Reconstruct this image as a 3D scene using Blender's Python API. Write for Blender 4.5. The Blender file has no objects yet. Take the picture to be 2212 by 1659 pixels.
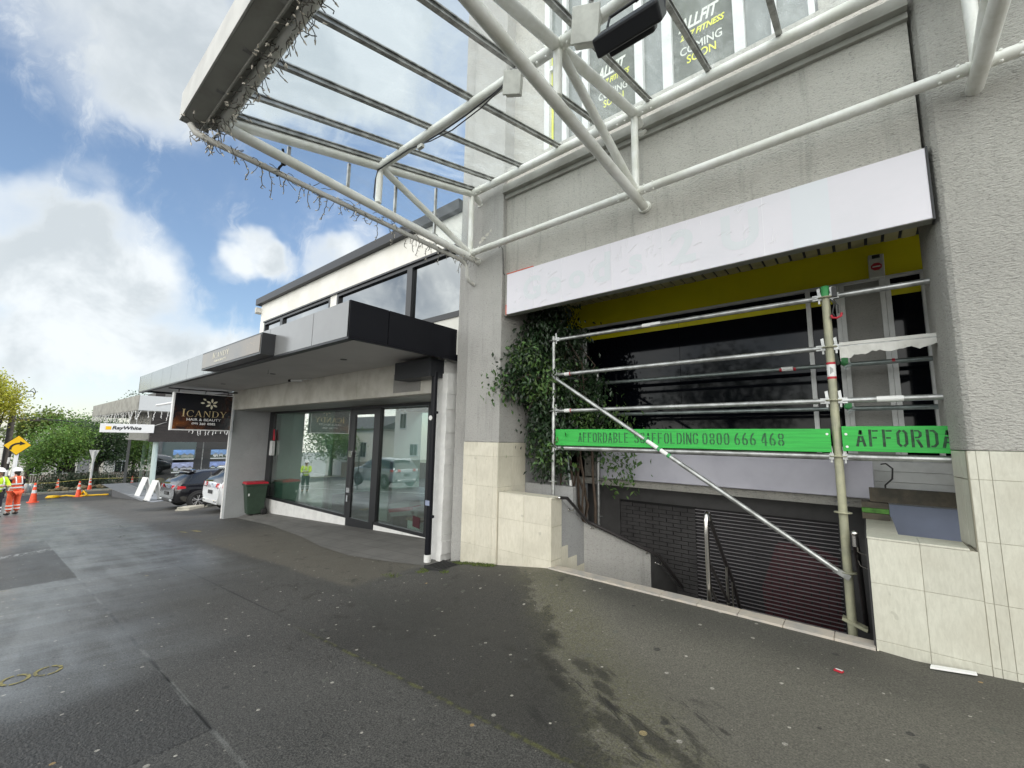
import bpy, bmesh, math, random
from mathutils import Vector, Matrix, Euler
from math import sin, cos, pi, radians as R

scene = bpy.context.scene
col = scene.collection

# ---------------------------------------------------------------- camera
cam_d = bpy.data.cameras.new('camera')
cam_d.sensor_width = 36.0
cam_d.lens = 36.0 * 915.2 / 2212.0
cam_d.clip_start = 0.05
cam_d.clip_end = 3000
cam = bpy.data.objects.new('camera', cam_d)
col.objects.link(cam)
_r = Vector((0.77248288, 0.63481114, 0.01688253))
_u = Vector((0.06936763, -0.11077785, 0.9914214))
_f = Vector((-0.63123556, 0.76468496, 0.12960934))
m = Matrix((( _r.x, _u.x, -_f.x), (_r.y, _u.y, -_f.y), (_r.z, _u.z, -_f.z))).to_4x4()
m.translation = Vector((0, 0, 1.6))
cam.matrix_world = m
scene.camera = cam

# ---------------------------------------------------------------- node helper
class G:
    """tiny wrapper to write node graphs as expressions"""
    def __init__(s, tree):
        s.t = tree; s.n = tree.nodes; s.l = tree.links
    def put(s, sock, v):
        if v is None: return
        if hasattr(v, 'is_linked'): s.l.new(v, sock)
        else:
            if sock.type == 'RGBA' and hasattr(v, '__len__') and len(v) == 3: v = (*v, 1)
            sock.default_value = v
    def m(s, op, a, b=None, c=None, clamp=False):
        n = s.n.new('ShaderNodeMath'); n.operation = op; n.use_clamp = clamp
        s.put(n.inputs[0], a); s.put(n.inputs[1], b); s.put(n.inputs[2], c)
        return n.outputs[0]
    def add(s, a, b): return s.m('ADD', a, b)
    def sub(s, a, b): return s.m('SUBTRACT', a, b)
    def mul(s, a, b): return s.m('MULTIPLY', a, b)
    def mx(s, a, b): return s.m('MAXIMUM', a, b)
    def mn(s, a, b): return s.m('MINIMUM', a, b)
    def rng(s, v, a, b, c=0.0, d=1.0, smooth=True):
        n = s.n.new('ShaderNodeMapRange'); n.interpolation_type = 'SMOOTHSTEP' if smooth else 'LINEAR'
        n.clamp = True
        s.put(n.inputs[0], v)
        for i, x in enumerate((a, b, c, d)): s.put(n.inputs[1 + i], x)
        return n.outputs[0]
    def noise(s, vec, scale, detail=3.0, rough=.55, dist=0.0, colr=False):
        n = s.n.new('ShaderNodeTexNoise'); s.put(n.inputs['Vector'], vec)
        n.inputs['Scale'].default_value = scale; n.inputs['Detail'].default_value = detail
        n.inputs['Roughness'].default_value = rough; n.inputs['Distortion'].default_value = dist
        return n.outputs['Color' if colr else 'Fac']
    def vor(s, vec, scale, feat='F1', out='Distance', rnd=1.0, dim='3D'):
        n = s.n.new('ShaderNodeTexVoronoi'); n.voronoi_dimensions = dim; n.feature = feat; s.put(n.inputs['Vector'], vec)
        n.inputs['Scale'].default_value = scale; n.inputs['Randomness'].default_value = rnd
        return n.outputs[out]
    def mix(s, f, a, b, mode='MIX'):
        n = s.n.new('ShaderNodeMix'); n.data_type = 'RGBA'; n.blend_type = mode
        s.put(n.inputs[0], f); s.put(n.inputs[6], a); s.put(n.inputs[7], b)
        return n.outputs[2]
    def sep(s, v):
        n = s.n.new('ShaderNodeSeparateXYZ'); s.put(n.inputs[0], v); return n.outputs
    def com(s, x, y, z):
        n = s.n.new('ShaderNodeCombineXYZ'); s.put(n.inputs[0], x); s.put(n.inputs[1], y); s.put(n.inputs[2], z); return n.outputs[0]
    def vm(s, op, a, b=None):
        n = s.n.new('ShaderNodeVectorMath'); n.operation = op; s.put(n.inputs[0], a); s.put(n.inputs[1], b)
        return n.outputs['Value'] if op in ('DOT_PRODUCT', 'LENGTH') else n.outputs[0]
    def pos(s): return s.n.new('ShaderNodeNewGeometry').outputs['Position']
    def obj(s): return s.n.new('ShaderNodeTexCoord').outputs['Object']
    def bump(s, h, strength, dist, nrm=None):
        n = s.n.new('ShaderNodeBump'); s.put(n.inputs['Height'], h)
        n.inputs['Strength'].default_value = strength; n.inputs['Distance'].default_value = dist
        if nrm is not None: s.l.new(nrm, n.inputs['Normal'])
        return n.outputs[0]

# ---------------------------------------------------------------- world: sky and clouds
SUN_EL, SUN_AZ = 50.0, 22.0         # degrees; azimuth clockwise from +Y: high behind the buildings
sd = Vector((sin(R(SUN_AZ)) * cos(R(SUN_EL)), cos(R(SUN_AZ)) * cos(R(SUN_EL)), sin(R(SUN_EL))))
w = bpy.data.worlds.new('World'); scene.world = w; w.use_nodes = True
g = G(w.node_tree); g.n.clear()
sky = g.n.new('ShaderNodeTexSky'); sky.sky_type = 'NISHITA'; sky.sun_disc = False
sky.sun_elevation = R(SUN_EL); sky.sun_rotation = R(SUN_AZ); sky.ozone_density = 2.0
sky.dust_density = 0.6; sky.air_density = 1.0
dirv = g.n.new('ShaderNodeTexCoord').outputs['Generated']
dn = g.vm('NORMALIZE', dirv)
sx, sy, sz = g.sep(dn)
skyblue = g.mix(1.0, sky.outputs[0], (1.10, 1.08, 1.02, 1), 'MULTIPLY')
# cloud banks: (direction, inner angle, outer angle, weight)
banks = [
    ((-0.958, 0.001, 0.286), 3, 7, .66), ((-0.952, 0.099, 0.290), 2.5, 6.5, .62), ((-0.984, 0.014, 0.178), 3, 8, .62),
    ((-0.969, 0.140, 0.206), 3, 7.5, .60), ((-0.989, 0.093, 0.111), 3, 8, .56), ((-0.961, 0.249, 0.121), 2.5, 6.5, .55),
    ((-0.940, 0.292, 0.177), 1, 4, .34), ((-0.928, 0.044, 0.371), 1, 4.5, .30),
    ((-0.806, 0.048, 0.590), 3, 10, .42), ((-0.797, 0.142, 0.587), 2.5, 8.5, .40), ((-0.781, 0.083, 0.618), 3, 10, .30), ((-0.712, 0.200, 0.673), 4, 11, .40),
    ((-0.894, 0.278, 0.351), 0.8, 3.4, .74), ((-0.882, 0.325, 0.341), 0.5, 2.8, .55), ((-0.914, 0.247, 0.322), 0.4, 2.4, .40),
    ((-0.837, 0.416, 0.355), 0.8, 4.2, .66), ((-0.795, 0.463, 0.392), 1, 4.5, .50),
    ((-0.698, 0.303, 0.649), 2, 8, .42), ((-0.585, 0.417, 0.696), 4, 11, .60), ((-0.636, 0.317, 0.703), 4, 9, .45),
]
dens = None
warp = g.noise(dn, 6.0, 4.0, .6, 0.0, True)
dw = g.vm('NORMALIZE', g.vm('ADD', dn, g.vm('MULTIPLY', g.vm('SUBTRACT', warp, (0.5, 0.5, 0.5)), (0.11, 0.11, 0.11))))
for d, a0, a1, wt in banks:
    v = Vector(d).normalized()
    k = g.rng(g.vm('DOT_PRODUCT', dw, tuple(v)), cos(R(a1)), cos(R(a0)), 0.0, wt)
    dens = k if dens is None else g.add(dens, k)
back = g.rng(sy, -0.02, -0.35, 0.0, 0.50)           # unseen cloud bank added behind the camera to light the facade
right = g.rng(sx, -0.1, 0.5, 0.0, 0.35)
dens = g.add(dens, g.add(back, right))
cn = g.noise(dn, 6.5, 8.0, .60, .35)
cn2 = g.noise(dn, 1.7, 3.0, .5, .2)
dens = g.add(dens, g.mul(g.sub(cn, .5), .98))
dens = g.add(dens, g.mul(g.sub(cn2, .5), .35))
stre = g.noise(g.vm('MULTIPLY', dw, (3.0, 9.0, 5.0)), 2.2, 6.0, .68, .5)
dens = g.add(dens, g.mul(g.rng(stre, .48, .74), .26))
cl = g.rng(dens, .0, .96)
core = g.rng(dens, .40, 1.10)
shade = g.rng(g.noise(dn, 6.0, 5.0, .6, .3), .38, .62)
cbright = g.mix(g.mul(core, g.mul(shade, .75)), (0.76, 0.80, 0.82, 1), (0.46, 0.51, 0.54, 1))
cbright = g.mix(g.rng(sz, .46, .60, 0, .42), cbright, (0.40, 0.45, 0.49, 1))
cbright = g.mix(g.rng(sy, 0.0, -0.4), cbright, (3.0, 2.96, 2.82, 1))  # the added bank shines far brighter than the clouds in view
hz = g.rng(sz, 0.16, -0.02)
bgs = g.n.new('ShaderNodeBackground'); g.put(bgs.inputs[0], skyblue); bgs.inputs[1].default_value = 0.135
bgc = g.n.new('ShaderNodeBackground'); g.put(bgc.inputs[0], cbright); bgc.inputs[1].default_value = 1.0
mxs = g.n.new('ShaderNodeMixShader'); g.put(mxs.inputs[0], g.mx(g.mul(cl, .96), g.mul(hz, .45)))
g.l.new(bgs.outputs[0], mxs.inputs[1]); g.l.new(bgc.outputs[0], mxs.inputs[2])
out = g.n.new('ShaderNodeOutputWorld'); g.l.new(mxs.outputs[0], out.inputs[0])

# ---------------------------------------------------------------- sun behind thin cloud
sl = bpy.data.lights.new('sun', 'SUN'); sl.energy = 2.1; sl.angle = R(22); sl.color = (1.0, .95, .88)
so = bpy.data.objects.new('sun', sl); col.objects.link(so)
so.rotation_euler = sd.to_track_quat('Z', 'Y').to_euler()

vs = scene.view_settings
vs.view_transform = 'Standard'; vs.look = 'None'; vs.exposure = 0.35; vs.gamma = 1.0; vs.use_curve_mapping = False
scene.cycles.max_bounces = 8; scene.cycles.transparent_max_bounces = 16
scene.cycles.use_denoising = True
try: scene.cycles.caustics_reflective = False; scene.cycles.caustics_refractive = False
except Exception: pass

# ---------------------------------------------------------------- materials
def newmat(name):
    mt = bpy.data.materials.new(name); mt.use_nodes = True
    g = G(mt.node_tree); b = g.n['Principled BSDF']
    return mt, g, b
def lin(h):
    """sRGB 0-255 triple to linear"""
    return tuple(((c / 255) / 12.92 if c <= 10 else (((c / 255) + .055) / 1.055) ** 2.4) for c in h)
def mat(name, c, rough=.6, metal=0.0, var=None, bump=None, c2=None, spec=None, coat=0.0, island=0.0, trans=0.0):
    mt, g, b = newmat(name)
    base = (*c, 1)
    o = None
    if var or bump: o = g.pos()
    if var:
        sc, amt = var
        c2 = c2 or tuple(x * (1 - amt) for x in c)
        f = g.rng(g.noise(o, sc, 5.0, .62, .2), .35, .68)
        base = g.mix(f, (*c, 1), (*c2, 1))
    if island:
        ri = g.n.new('ShaderNodeNewGeometry').outputs['Random Per Island']
        v = g.rng(ri, 0, 1, 1 - island, 1 + island, False)
        hs = g.n.new('ShaderNodeHueSaturation'); g.put(hs.inputs['Color'], base); g.put(hs.inputs['Value'], v)
        g.put(hs.inputs['Hue'], g.rng(g.m('FRACT', g.mul(ri, 7.31)), 0, 1, .482, .518, False))
        base = hs.outputs[0]
    g.put(b.inputs['Base Color'], base)
    b.inputs['Roughness'].default_value = rough; b.inputs['Metallic'].default_value = metal
    if spec is not None: b.inputs['Specular IOR Level'].default_value = spec
    if coat: b.inputs['Coat Weight'].default_value = coat; b.inputs['Coat Roughness'].default_value = .04
    if bump:
        sc, st, di = bump
        g.l.new(g.bump(g.noise(o, sc, 4.0, .6), st, di), b.inputs['Normal'])
    if trans:
        tr = g.n.new('ShaderNodeBsdfTranslucent'); g.put(tr.inputs[0], base)
        ms = g.n.new('ShaderNodeMixShader'); ms.inputs[0].default_value = trans
        g.l.new(b.outputs[0], ms.inputs[1]); g.l.new(tr.outputs[0], ms.inputs[2])
        g.l.new(ms.outputs[0], g.n['Material Output'].inputs[0])
    return mt
def emis(name, c, s=1.0):
    mt, g, b = newmat(name)
    b.inputs['Base Color'].default_value = (.01, .01, .01, 1); b.inputs['Roughness'].default_value = .15
    b.inputs['Emission Color'].default_value = (*c, 1); b.inputs['Emission Strength'].default_value = s
    return mt
def glassmat(name, tint, refl, rough=0.0, dirt=None, pw=3.0):
    mt, g, b = newmat(name); g.n.remove(b)
    tr = g.n.new('ShaderNodeBsdfTransparent'); tr.inputs[0].default_value = (*tint, 1)
    gl = g.n.new('ShaderNodeBsdfGlossy'); gl.inputs['Roughness'].default_value = rough
    lw = g.n.new('ShaderNodeLayerWeight'); lw.inputs[0].default_value = .45
    f = g.m('ADD', g.mul(g.m('POWER', lw.outputs['Facing'], pw), 1.0 - refl), refl, clamp=True)
    ms = g.n.new('ShaderNodeMixShader'); g.put(ms.inputs[0], f)
    g.l.new(tr.outputs[0], ms.inputs[1]); g.l.new(gl.outputs[0], ms.inputs[2])
    res = ms.outputs[0]
    if dirt:
        o = g.pos()
        df = g.n.new('ShaderNodeBsdfTranslucent'); df.inputs[0].default_value = (.86, .92, .92, 1)
        d2 = g.n.new('ShaderNodeBsdfDiffuse'); d2.inputs[0].default_value = (.40, .44, .42, 1)
        a = g.n.new('ShaderNodeMixShader'); a.inputs[0].default_value = .12
        g.l.new(df.outputs[0], a.inputs[1]); g.l.new(d2.outputs[0], a.inputs[2])
        st = g.rng(g.noise(g.vm('MULTIPLY', o, (3.0, .7, 3.0)), 2.2, 5.0, .65, .6), .40, .72, .0, 1.0)
        dr = g.rng(g.vor(o, 55.0), .10, .22, 1.0, 0.0)
        drm = g.rng(g.noise(o, 1.4, 3.0), .45, .62)
        yy = g.sep(o)[1]; near_wall = g.rng(yy, 2.2, 4.4, 1.0, 1.9)
        fac = g.m('ADD', g.mul(near_wall, g.add(g.mul(st, dirt), dirt * .6)), g.mul(g.mul(dr, drm), .30), clamp=True)
        m2 = g.n.new('ShaderNodeMixShader'); g.put(m2.inputs[0], fac)
        g.l.new(res, m2.inputs[1]); g.l.new(a.outputs[0], m2.inputs[2]); res = m2.outputs[0]
    g.l.new(res, g.n['Material Output'].inputs[0])
    return mt

def stucco(name, c, c2, scale=46, strength=.9, dist=.010, streak=0.0):
    mt, g, b = newmat(name); o = g.pos()
    f = g.rng(g.noise(o, 1.1, 6.0, .62, .3), .34, .70)
    base = g.mix(f, (*c, 1), (*c2, 1))
    if streak:
        s = g.rng(g.noise(g.vm('MULTIPLY', o, (7.0, 7.0, .55)), 1.6, 5.0, .66), .52, .74)
        base = g.mix(g.mul(s, streak), base, (.16, .16, .145, 1))
    fine = g.noise(o, scale * 3.2, 2.0)
    pit = g.noise(g.vm('MULTIPLY', o, (1.0, 1.0, 2.4)), scale * .85, 2.0, .6, .4)
    base = g.mix(g.rng(pit, .46, .30, 0, .42), base, (.17, .165, .15, 1))
    base = g.mix(g.rng(fine, .3, .7, 0, .16), base, (.12, .12, .115, 1))
    g.put(b.inputs['Base Color'], base); b.inputs['Roughness'].default_value = .88
    b.inputs['Specular IOR Level'].default_value = .25
    h = g.add(g.mul(pit, 1.1), g.mul(fine, .22))
    g.l.new(g.bump(h, strength, dist), b.inputs['Normal'])
    return mt

M = {}
M['stucco'] = stucco('grey_stucco', (.55, .535, .49), (.475, .46, .42), 42, 1.0, .014, .30)
M['stucco_light'] = stucco('light_stucco', (.46, .45, .425), (.40, .39, .37), 42, 1.0, .012, .28)
M['stucco_rough'] = stucco('coarse_stucco', (.455, .445, .41), (.40, .39, .36), 40, 1.0, .016, .10)
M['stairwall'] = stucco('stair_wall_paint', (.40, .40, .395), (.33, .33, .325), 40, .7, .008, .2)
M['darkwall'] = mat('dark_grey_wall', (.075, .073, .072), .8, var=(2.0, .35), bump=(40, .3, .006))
M['tile'] = mat('travertine_tile', (.66, .61, .49), .42, var=(3.2, .13), c2=(.56, .51, .40), bump=(26, .12, .003))
def travert(name, c, c2):
    mt, g, b = newmat(name); o = g.pos()
    ri = g.n.new('ShaderNodeNewGeometry').outputs['Random Per Island']
    v = g.noise(g.vm('MULTIPLY', o, (46.0, 46.0, 11.0)), 1.0, 6.0, .7, .6)
    base = g.mix(g.rng(v, .30, .74), (*c, 1), (*c2, 1))
    blot = g.rng(g.noise(o, 2.3, 5.0, .6, .3), .42, .74)
    base = g.mix(g.mul(blot, .35), base, (.42, .39, .31, 1))
    sp = g.rng(g.noise(o, 9.0, 2.0), .70, .76)
    base = g.mix(g.mul(sp, .35), base, (.25, .24, .19, 1))
    hs = g.n.new('ShaderNodeHueSaturation'); g.put(hs.inputs['Color'], base); g.put(hs.inputs['Value'], g.rng(ri, 0, 1, .93, 1.05, False))
    z = g.sep(o)[2]
    low = g.mul(g.rng(z, .35, -.30), g.rng(g.noise(o, 4.0, 4.0), .3, .75))
    base = g.mix(g.mul(low, .30), hs.outputs[0], (.24, .23, .15, 1))
    g.put(b.inputs['Base Color'], base); b.inputs['Roughness'].default_value = .46
    g.l.new(g.bump(v, .14, .002), b.inputs['Normal'])
    return mt
M['tile'] = travert('travertine_tile', (.70, .66, .55), (.60, .56, .45))
M['tile_grey'] = travert('travertine_greyer', (.60, .59, .50), (.50, .49, .41))
M['grout'] = mat('grout', (.40, .37, .29), .9)
M['kerbstone'] = mat('kerb_stone', (.52, .46, .38), .6, var=(5, .3), c2=(.38, .36, .33), bump=(60, .3, .004))
M['white_paint'] = mat('white_tube_paint', (.82, .82, .78), .30, var=(4, .14), c2=(.68, .68, .62), bump=(12, .06, .004))
def tubepaint():
    mt, g, b = newmat('white_tube_paint'); o = g.pos()
    f = g.rng(g.noise(o, 3.5, 5.0, .65), .36, .68); base = g.mix(f, (.83, .83, .79, 1), (.68, .68, .61, 1))
    sp = g.rng(g.noise(o, 34.0, 4.0, .7), .69, .75); base = g.mix(g.mul(sp, .75), base, (.20, .18, .14, 1))
    rs = g.rng(g.noise(o, 9.0, 5.0, .7), .64, .74); base = g.mix(g.mul(rs, .35), base, (.42, .38, .28, 1))
    g.put(b.inputs['Base Color'], base); b.inputs['Roughness'].default_value = .32
    g.l.new(g.bump(g.noise(o, 26.0, 3.0), .10, .004), b.inputs['Normal']); return mt
M['white_paint'] = tubepaint()
M['white_dirty'] = mat('weathered_white', (.66, .655, .62), .7, var=(2.2, .25), c2=(.48, .47, .43), bump=(30, .1, .004))
M['alu'] = mat('aluminium_bar', (.50, .50, .48), .35, .6, var=(8, .4), c2=(.22, .22, .21))
M['beam'] = mat('fascia_grey_metal', (.36, .36, .33), .5, var=(1.5, .28), c2=(.25, .245, .215), bump=(14, .08, .004))
M['beam_face'] = mat('fascia_face', (.52, .52, .49), .55, var=(3, .18), bump=(50, .15, .002))
M['canopy_glass'] = glassmat('wet_canopy_glass', (.93, .98, .985), .02, 0.0, .10, 6.0)
M['shop_glass'] = glassmat('shop_glass', (.76, .86, .82), .27)
M['ray_glass'] = glassmat('agency_glass', (.74, .80, .78), .34)
M['upper_glass'] = mat('upper_window_glass', (.16, .18, .17), .06, spec=.9)
M['sky_glass'] = mat('upper_shop_glass', (.19, .205, .215), .03, 1.0)
M['poster'] = mat('poster_dark', (.085, .098, .075), .5, var=(3, .3))
M['poster_white'] = mat('poster_white', (.62, .64, .58), .5)
M['poster_yellow'] = mat('poster_yellow', (.72, .74, .05), .5)
M['frame_white'] = mat('window_frame_white', (.66, .67, .66), .4, var=(6, .14))
M['black_gloss'] = mat('black_window_film', (.0025, .003, .005), .05, spec=.22)
M['black_frame'] = mat('black_aluminium', (.018, .019, .021), .38)
M['charcoal'] = mat('charcoal_panel', (.009, .0095, .013), .38, var=(1.3, .15), spec=.18)
M['char_dark'] = mat('charcoal_dark', (.026, .028, .032), .42, spec=.3)
M['panel_grey'] = mat('composite_panel', (.20, .205, .205), .22, var=(.8, .12), spec=.7)
M['soffit'] = mat('soffit_board', (.58, .57, .56), .75, var=(.9, .12))
M['concrete'] = mat('painted_concrete', (.62, .60, .54), .8, var=(2.0, .26), c2=(.47, .45, .39), bump=(22, .2, .006))
M['upperwall'] = mat('white_upper_wall', (.76, .75, .70), .75, var=(1.8, .1), c2=(.68, .665, .61), bump=(20, .1, .004))
M['blade'] = stucco('blade_wall_grey', (.44, .455, .46), (.38, .395, .40), 60, .4, .004)
M['white'] = mat('white_plaster', (.78, .775, .75), .7, var=(5, .12), bump=(30, .15, .004))
M['signwhite'] = mat('white_sign_sheet', (.72, .695, .745), .42, var=(.9, .08), c2=(.67, .66, .705), bump=(5.0, .22, .006))
M['ghost'] = mat('ghost_letter', (.655, .675, .705), .45)
M['ghost2'] = mat('ghost_band', (.675, .695, .735), .42)
M['wrinkle'] = mat('vinyl_crease', (.84, .83, .86), .3)
M['red_edge'] = mat('red_orange_trim', (.62, .10, .05), .5)
M['lavender'] = mat('lavender_board', (.56, .55, .62), .45, var=(1.2, .14), c2=(.47, .46, .53))
M['blue_board'] = mat('blue_grey_board', (.27, .31, .43), .5, var=(1.5, .14))
M['yellow_wall'] = mat('yellow_fascia', (.80, .72, .006), .5, var=(1.2, .1))
M['yellow_film'] = mat('yellow_film', (.62, .57, .01), .4)
M['slat'] = mat('soffit_slat', (.46, .42, .24), .7, var=(3, .3))
M['black'] = mat('matt_black', (.012, .012, .012), .8)
M['grey_panel'] = stucco('grey_pier', (.34, .335, .315), (.28, .275, .26), 60, .5, .004)
M['galv'] = mat('galvanised_tube', (.52, .53, .52), .36, .75, var=(7, .4), c2=(.27, .275, .265), bump=(30, .06, .002))
M['galv_dark'] = mat('galvanised_tube_worn', (.26, .30, .29), .45, .7, var=(9, .35))
M['khaki'] = mat('khaki_painted_tube', (.42, .41, .28), .5, .15, var=(6, .35), c2=(.30, .30, .22), bump=(26, .1, .002))
M['green_paint'] = mat('green_spray_paint', (.05, .30, .09), .5)
def plankmat():
    mt, g, b = newmat('green_painted_plank'); o = g.pos()
    gr = g.noise(g.vm('MULTIPLY', o, (1.2, 6.0, 26.0)), 2.0, 5.0, .7, .4)
    base = g.mix(g.rng(gr, .35, .7), (.035, .46, .065, 1), (.025, .33, .05, 1))
    wear = g.rng(g.noise(g.vm('MULTIPLY', o, (3, 6, 30)), 2.6, 6.0, .75, .2), .63, .72)
    base = g.mix(g.mul(wear, .5), base, (.25, .45, .16, 1))
    g.put(b.inputs['Base Color'], base); b.inputs['Roughness'].default_value = .55
    g.l.new(g.bump(gr, .25, .003), b.inputs['Normal']); return mt
M['plank'] = plankmat()
M['stencil'] = mat('stencil_ink', (.02, .075, .035), .7, var=(30, .5), c2=(.03, .17, .05))
M['stencil_dark'] = mat('stencil_ink_dark', (.012, .03, .016), .7, var=(30, .6), c2=(.025, .10, .04))
M['timber'] = mat('old_timber', (.11, .095, .07), .85, var=(6, .45), c2=(.055, .05, .04), bump=(40, .4, .006))
M['timber_green'] = mat('green_ended_timber', (.10, .27, .05), .8, var=(14, .5))
M['steel'] = mat('stainless_steel', (.62, .60, .57), .16, 1.0)
M['steel_dark'] = mat('dark_handrail', (.05, .045, .045), .35, .4)
M['red'] = mat('red_plastic', (.46, .018, .035), .5)
M['label_white'] = mat('label_white', (.78, .78, .76), .5)
M['grey_plastic'] = mat('grey_plastic_box', (.62, .62, .57), .6, var=(9, .2))
M['cable'] = mat('grey_cable', (.20, .20, .19), .6)
M['wire'] = mat('black_wire', (.02, .02, .02), .5)
M['lightwire'] = mat('string_light_wire', (.12, .115, .10), .7)
M['lightwire_white'] = mat('white_string_light_wire', (.80, .80, .78), .6)
M['lightbulb'] = mat('unlit_bulb', (.62, .58, .50), .3)
M['lamp_black'] = mat('floodlight_black', (.012, .013, .016), .45)
M['leaf'] = mat('vine_leaf', (.023, .048, .019), .30, island=.6, trans=.15)
M['leaf_light'] = mat('vine_leaf_young', (.085, .16, .04), .42, island=.4, trans=.25)
M['stem'] = mat('vine_stem', (.10, .07, .05), .8, var=(10, .4))
M['shutter'] = mat('shutter_slat', (.36, .34, .35), .45, .3, var=(3, .3))
M['shutter_dark'] = mat('shutter_back', (.012, .010, .012), .6)
M['shutter_red'] = mat('shutter_back_red', (.045, .006, .010), .6)
M['brick'] = mat('grey_block', (.055, .052, .052), .8, var=(5, .3))
M['gold'] = mat('gold_letter', (.70, .56, .30), .35, .35)
M['cream_letter'] = mat('cream_letter', (.85, .80, .62), .45)
M['white_letter'] = mat('white_letter', (.85, .85, .85), .45)
M['lightbox_white'] = mat('lightbox_white', (.80, .80, .80), .35)
M['bin_green'] = mat('bin_green', (.030, .058, .036), .5, var=(9, .2))
M['rubber'] = mat('tyre_rubber', (.016, .016, .017), .75)
M['blackpaint'] = mat('black_car_paint', (.010, .010, .013), .16, coat=1.0)
M['silverpaint'] = mat('white_car_paint', (.72, .73, .74), .22, coat=1.0)
M['greypaint'] = mat('silver_car_paint', (.30, .32, .34), .25, .4, coat=1.0)
M['carglass'] = mat('car_glass', (.012, .014, .016), .04, spec=.9)
M['taillight'] = mat('tail_light', (.55, .012, .02), .12, coat=1.0)
M['chrome'] = mat('chrome', (.7, .7, .7), .12, 1.0)
M['rim'] = mat('alloy_rim', (.42, .42, .43), .3, .8)
M['orange'] = mat('cone_orange', (.95, .10, .028), .5, var=(9, .15))
M['reflect'] = mat('reflective_white', (.80, .80, .78), .4)
M['hivis_orange'] = mat('hivis_orange', (.92, .135, .05), .75, var=(9, .2), bump=(9, .5, .03))
M['hivis_yellow'] = mat('hivis_yellow', (.62, .86, .03), .75, var=(9, .2), bump=(9, .5, .03))
M['navy'] = mat('navy_cloth', (.016, .017, .024), .85)
M['skin'] = mat('skin', (.42, .24, .17), .55)
M['hair'] = mat('dark_hair', (.02, .014, .01), .6)
M['helmet'] = mat('white_helmet', (.80, .80, .77), .3)
M['boot'] = mat('black_boot', (.015, .014, .013), .6)
M['sign_yellow'] = mat('sign_yellow', (.84, .50, .006), .4)
M['sign_black'] = mat('sign_black', (.012, .012, .012), .5)
M['sign_back'] = mat('sign_back_grey', (.62, .64, .64), .45)
M['pole_wood'] = mat('pole_wood', (.13, .115, .10), .9, var=(5, .35), bump=(30, .3, .01))
M['bark'] = mat('bark', (.055, .045, .036), .9, var=(6, .4), bump=(20, .4, .02))
M['tree_mid'] = mat('tree_leaf_mid', (.13, .235, .045), .5, island=.6, trans=.35)
M['tree_dark'] = mat('tree_leaf_dark', (.038, .078, .024), .5, island=.55, trans=.15)
M['tree_yellow'] = mat('tree_leaf_yellow', (.46, .46, .06), .5, island=.45, trans=.4)
M['tree_palm'] = mat('palm_leaf', (.15, .20, .045), .5, island=.5, trans=.3)
M['hedge'] = mat('hedge_leaf', (.022, .040, .016), .6, island=.5)
M['rock'] = mat('garden_rock', (.30, .25, .15), .9, var=(4, .5), bump=(8, .6, .05))
M['brown_slat'] = mat('brown_cladding', (.035, .029, .027), .55, var=(3, .3))
M['pebble'] = mat('pebble_panel', (.36, .35, .31), .75, var=(2.2, .35), bump=(90, .5, .006))
M['pebble_light'] = mat('pebble_panel_light', (.60, .62, .63), .7, var=(40, .15), bump=(90, .4, .004))
M['curtain'] = mat('grey_board', (.27, .265, .245), .8, var=(9, .3))
M['pole_green'] = mat('pale_green_post', (.50, .60, .58), .4)
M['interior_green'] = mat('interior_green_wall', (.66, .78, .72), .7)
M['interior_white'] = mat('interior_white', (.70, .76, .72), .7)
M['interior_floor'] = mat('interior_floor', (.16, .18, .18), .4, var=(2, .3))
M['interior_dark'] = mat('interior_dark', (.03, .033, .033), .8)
M['cushion'] = mat('mustard_cushion', (.30, .22, .07), .8)
M['wicker'] = mat('wicker', (.40, .29, .13), .7, var=(25, .6), bump=(60, .6, .01))
M['cardboard'] = mat('grey_carton', (.42, .42, .43), .6)
M['weatherboard'] = mat('white_weatherboard', (.78, .76, .70), .6)
M['roof_grey'] = mat('grey_roof', (.12, .125, .13), .7)
M['fence_wood'] = mat('paling_fence', (.24, .20, .16), .85, var=(6, .3))
M['banner_green'] = mat('banner_green', (.04, .30, .06), .6)
M['banner_white'] = mat('banner_white', (.75, .76, .72), .6)
M['concrete_kerb'] = mat('concrete_kerb', (.45, .43, .36), .85, var=(6, .25), bump=(50, .3, .004))
M['plinth'] = mat('terrace_concrete', (.115, .118, .125), .8, var=(4, .2))
M['plinth_top'] = mat('terrace_top', (.24, .255, .275), .6, var=(4, .2))
M['road'] = mat('road_asphalt', (.060, .060, .062), .7, var=(2, .3), bump=(150, .4, .004))
M['cast_iron'] = mat('cast_iron_grate', (.03, .03, .03), .6, .3)
M['moss'] = mat('moss', (.075, .10, .02), .9, island=.5)
M['paper'] = mat('litter_paper', (.82, .82, .80), .6)
M['paint_yellow'] = mat('worn_yellow_paint', (.34, .29, .09), .7, var=(34, .5), c2=(.12, .115, .08))
M['tape'] = mat('barrier_tape', (.75, .66, .18), .5)
M['hill'] = mat('far_bush', (.06, .09, .06), .9, var=(.2, .4))
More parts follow.
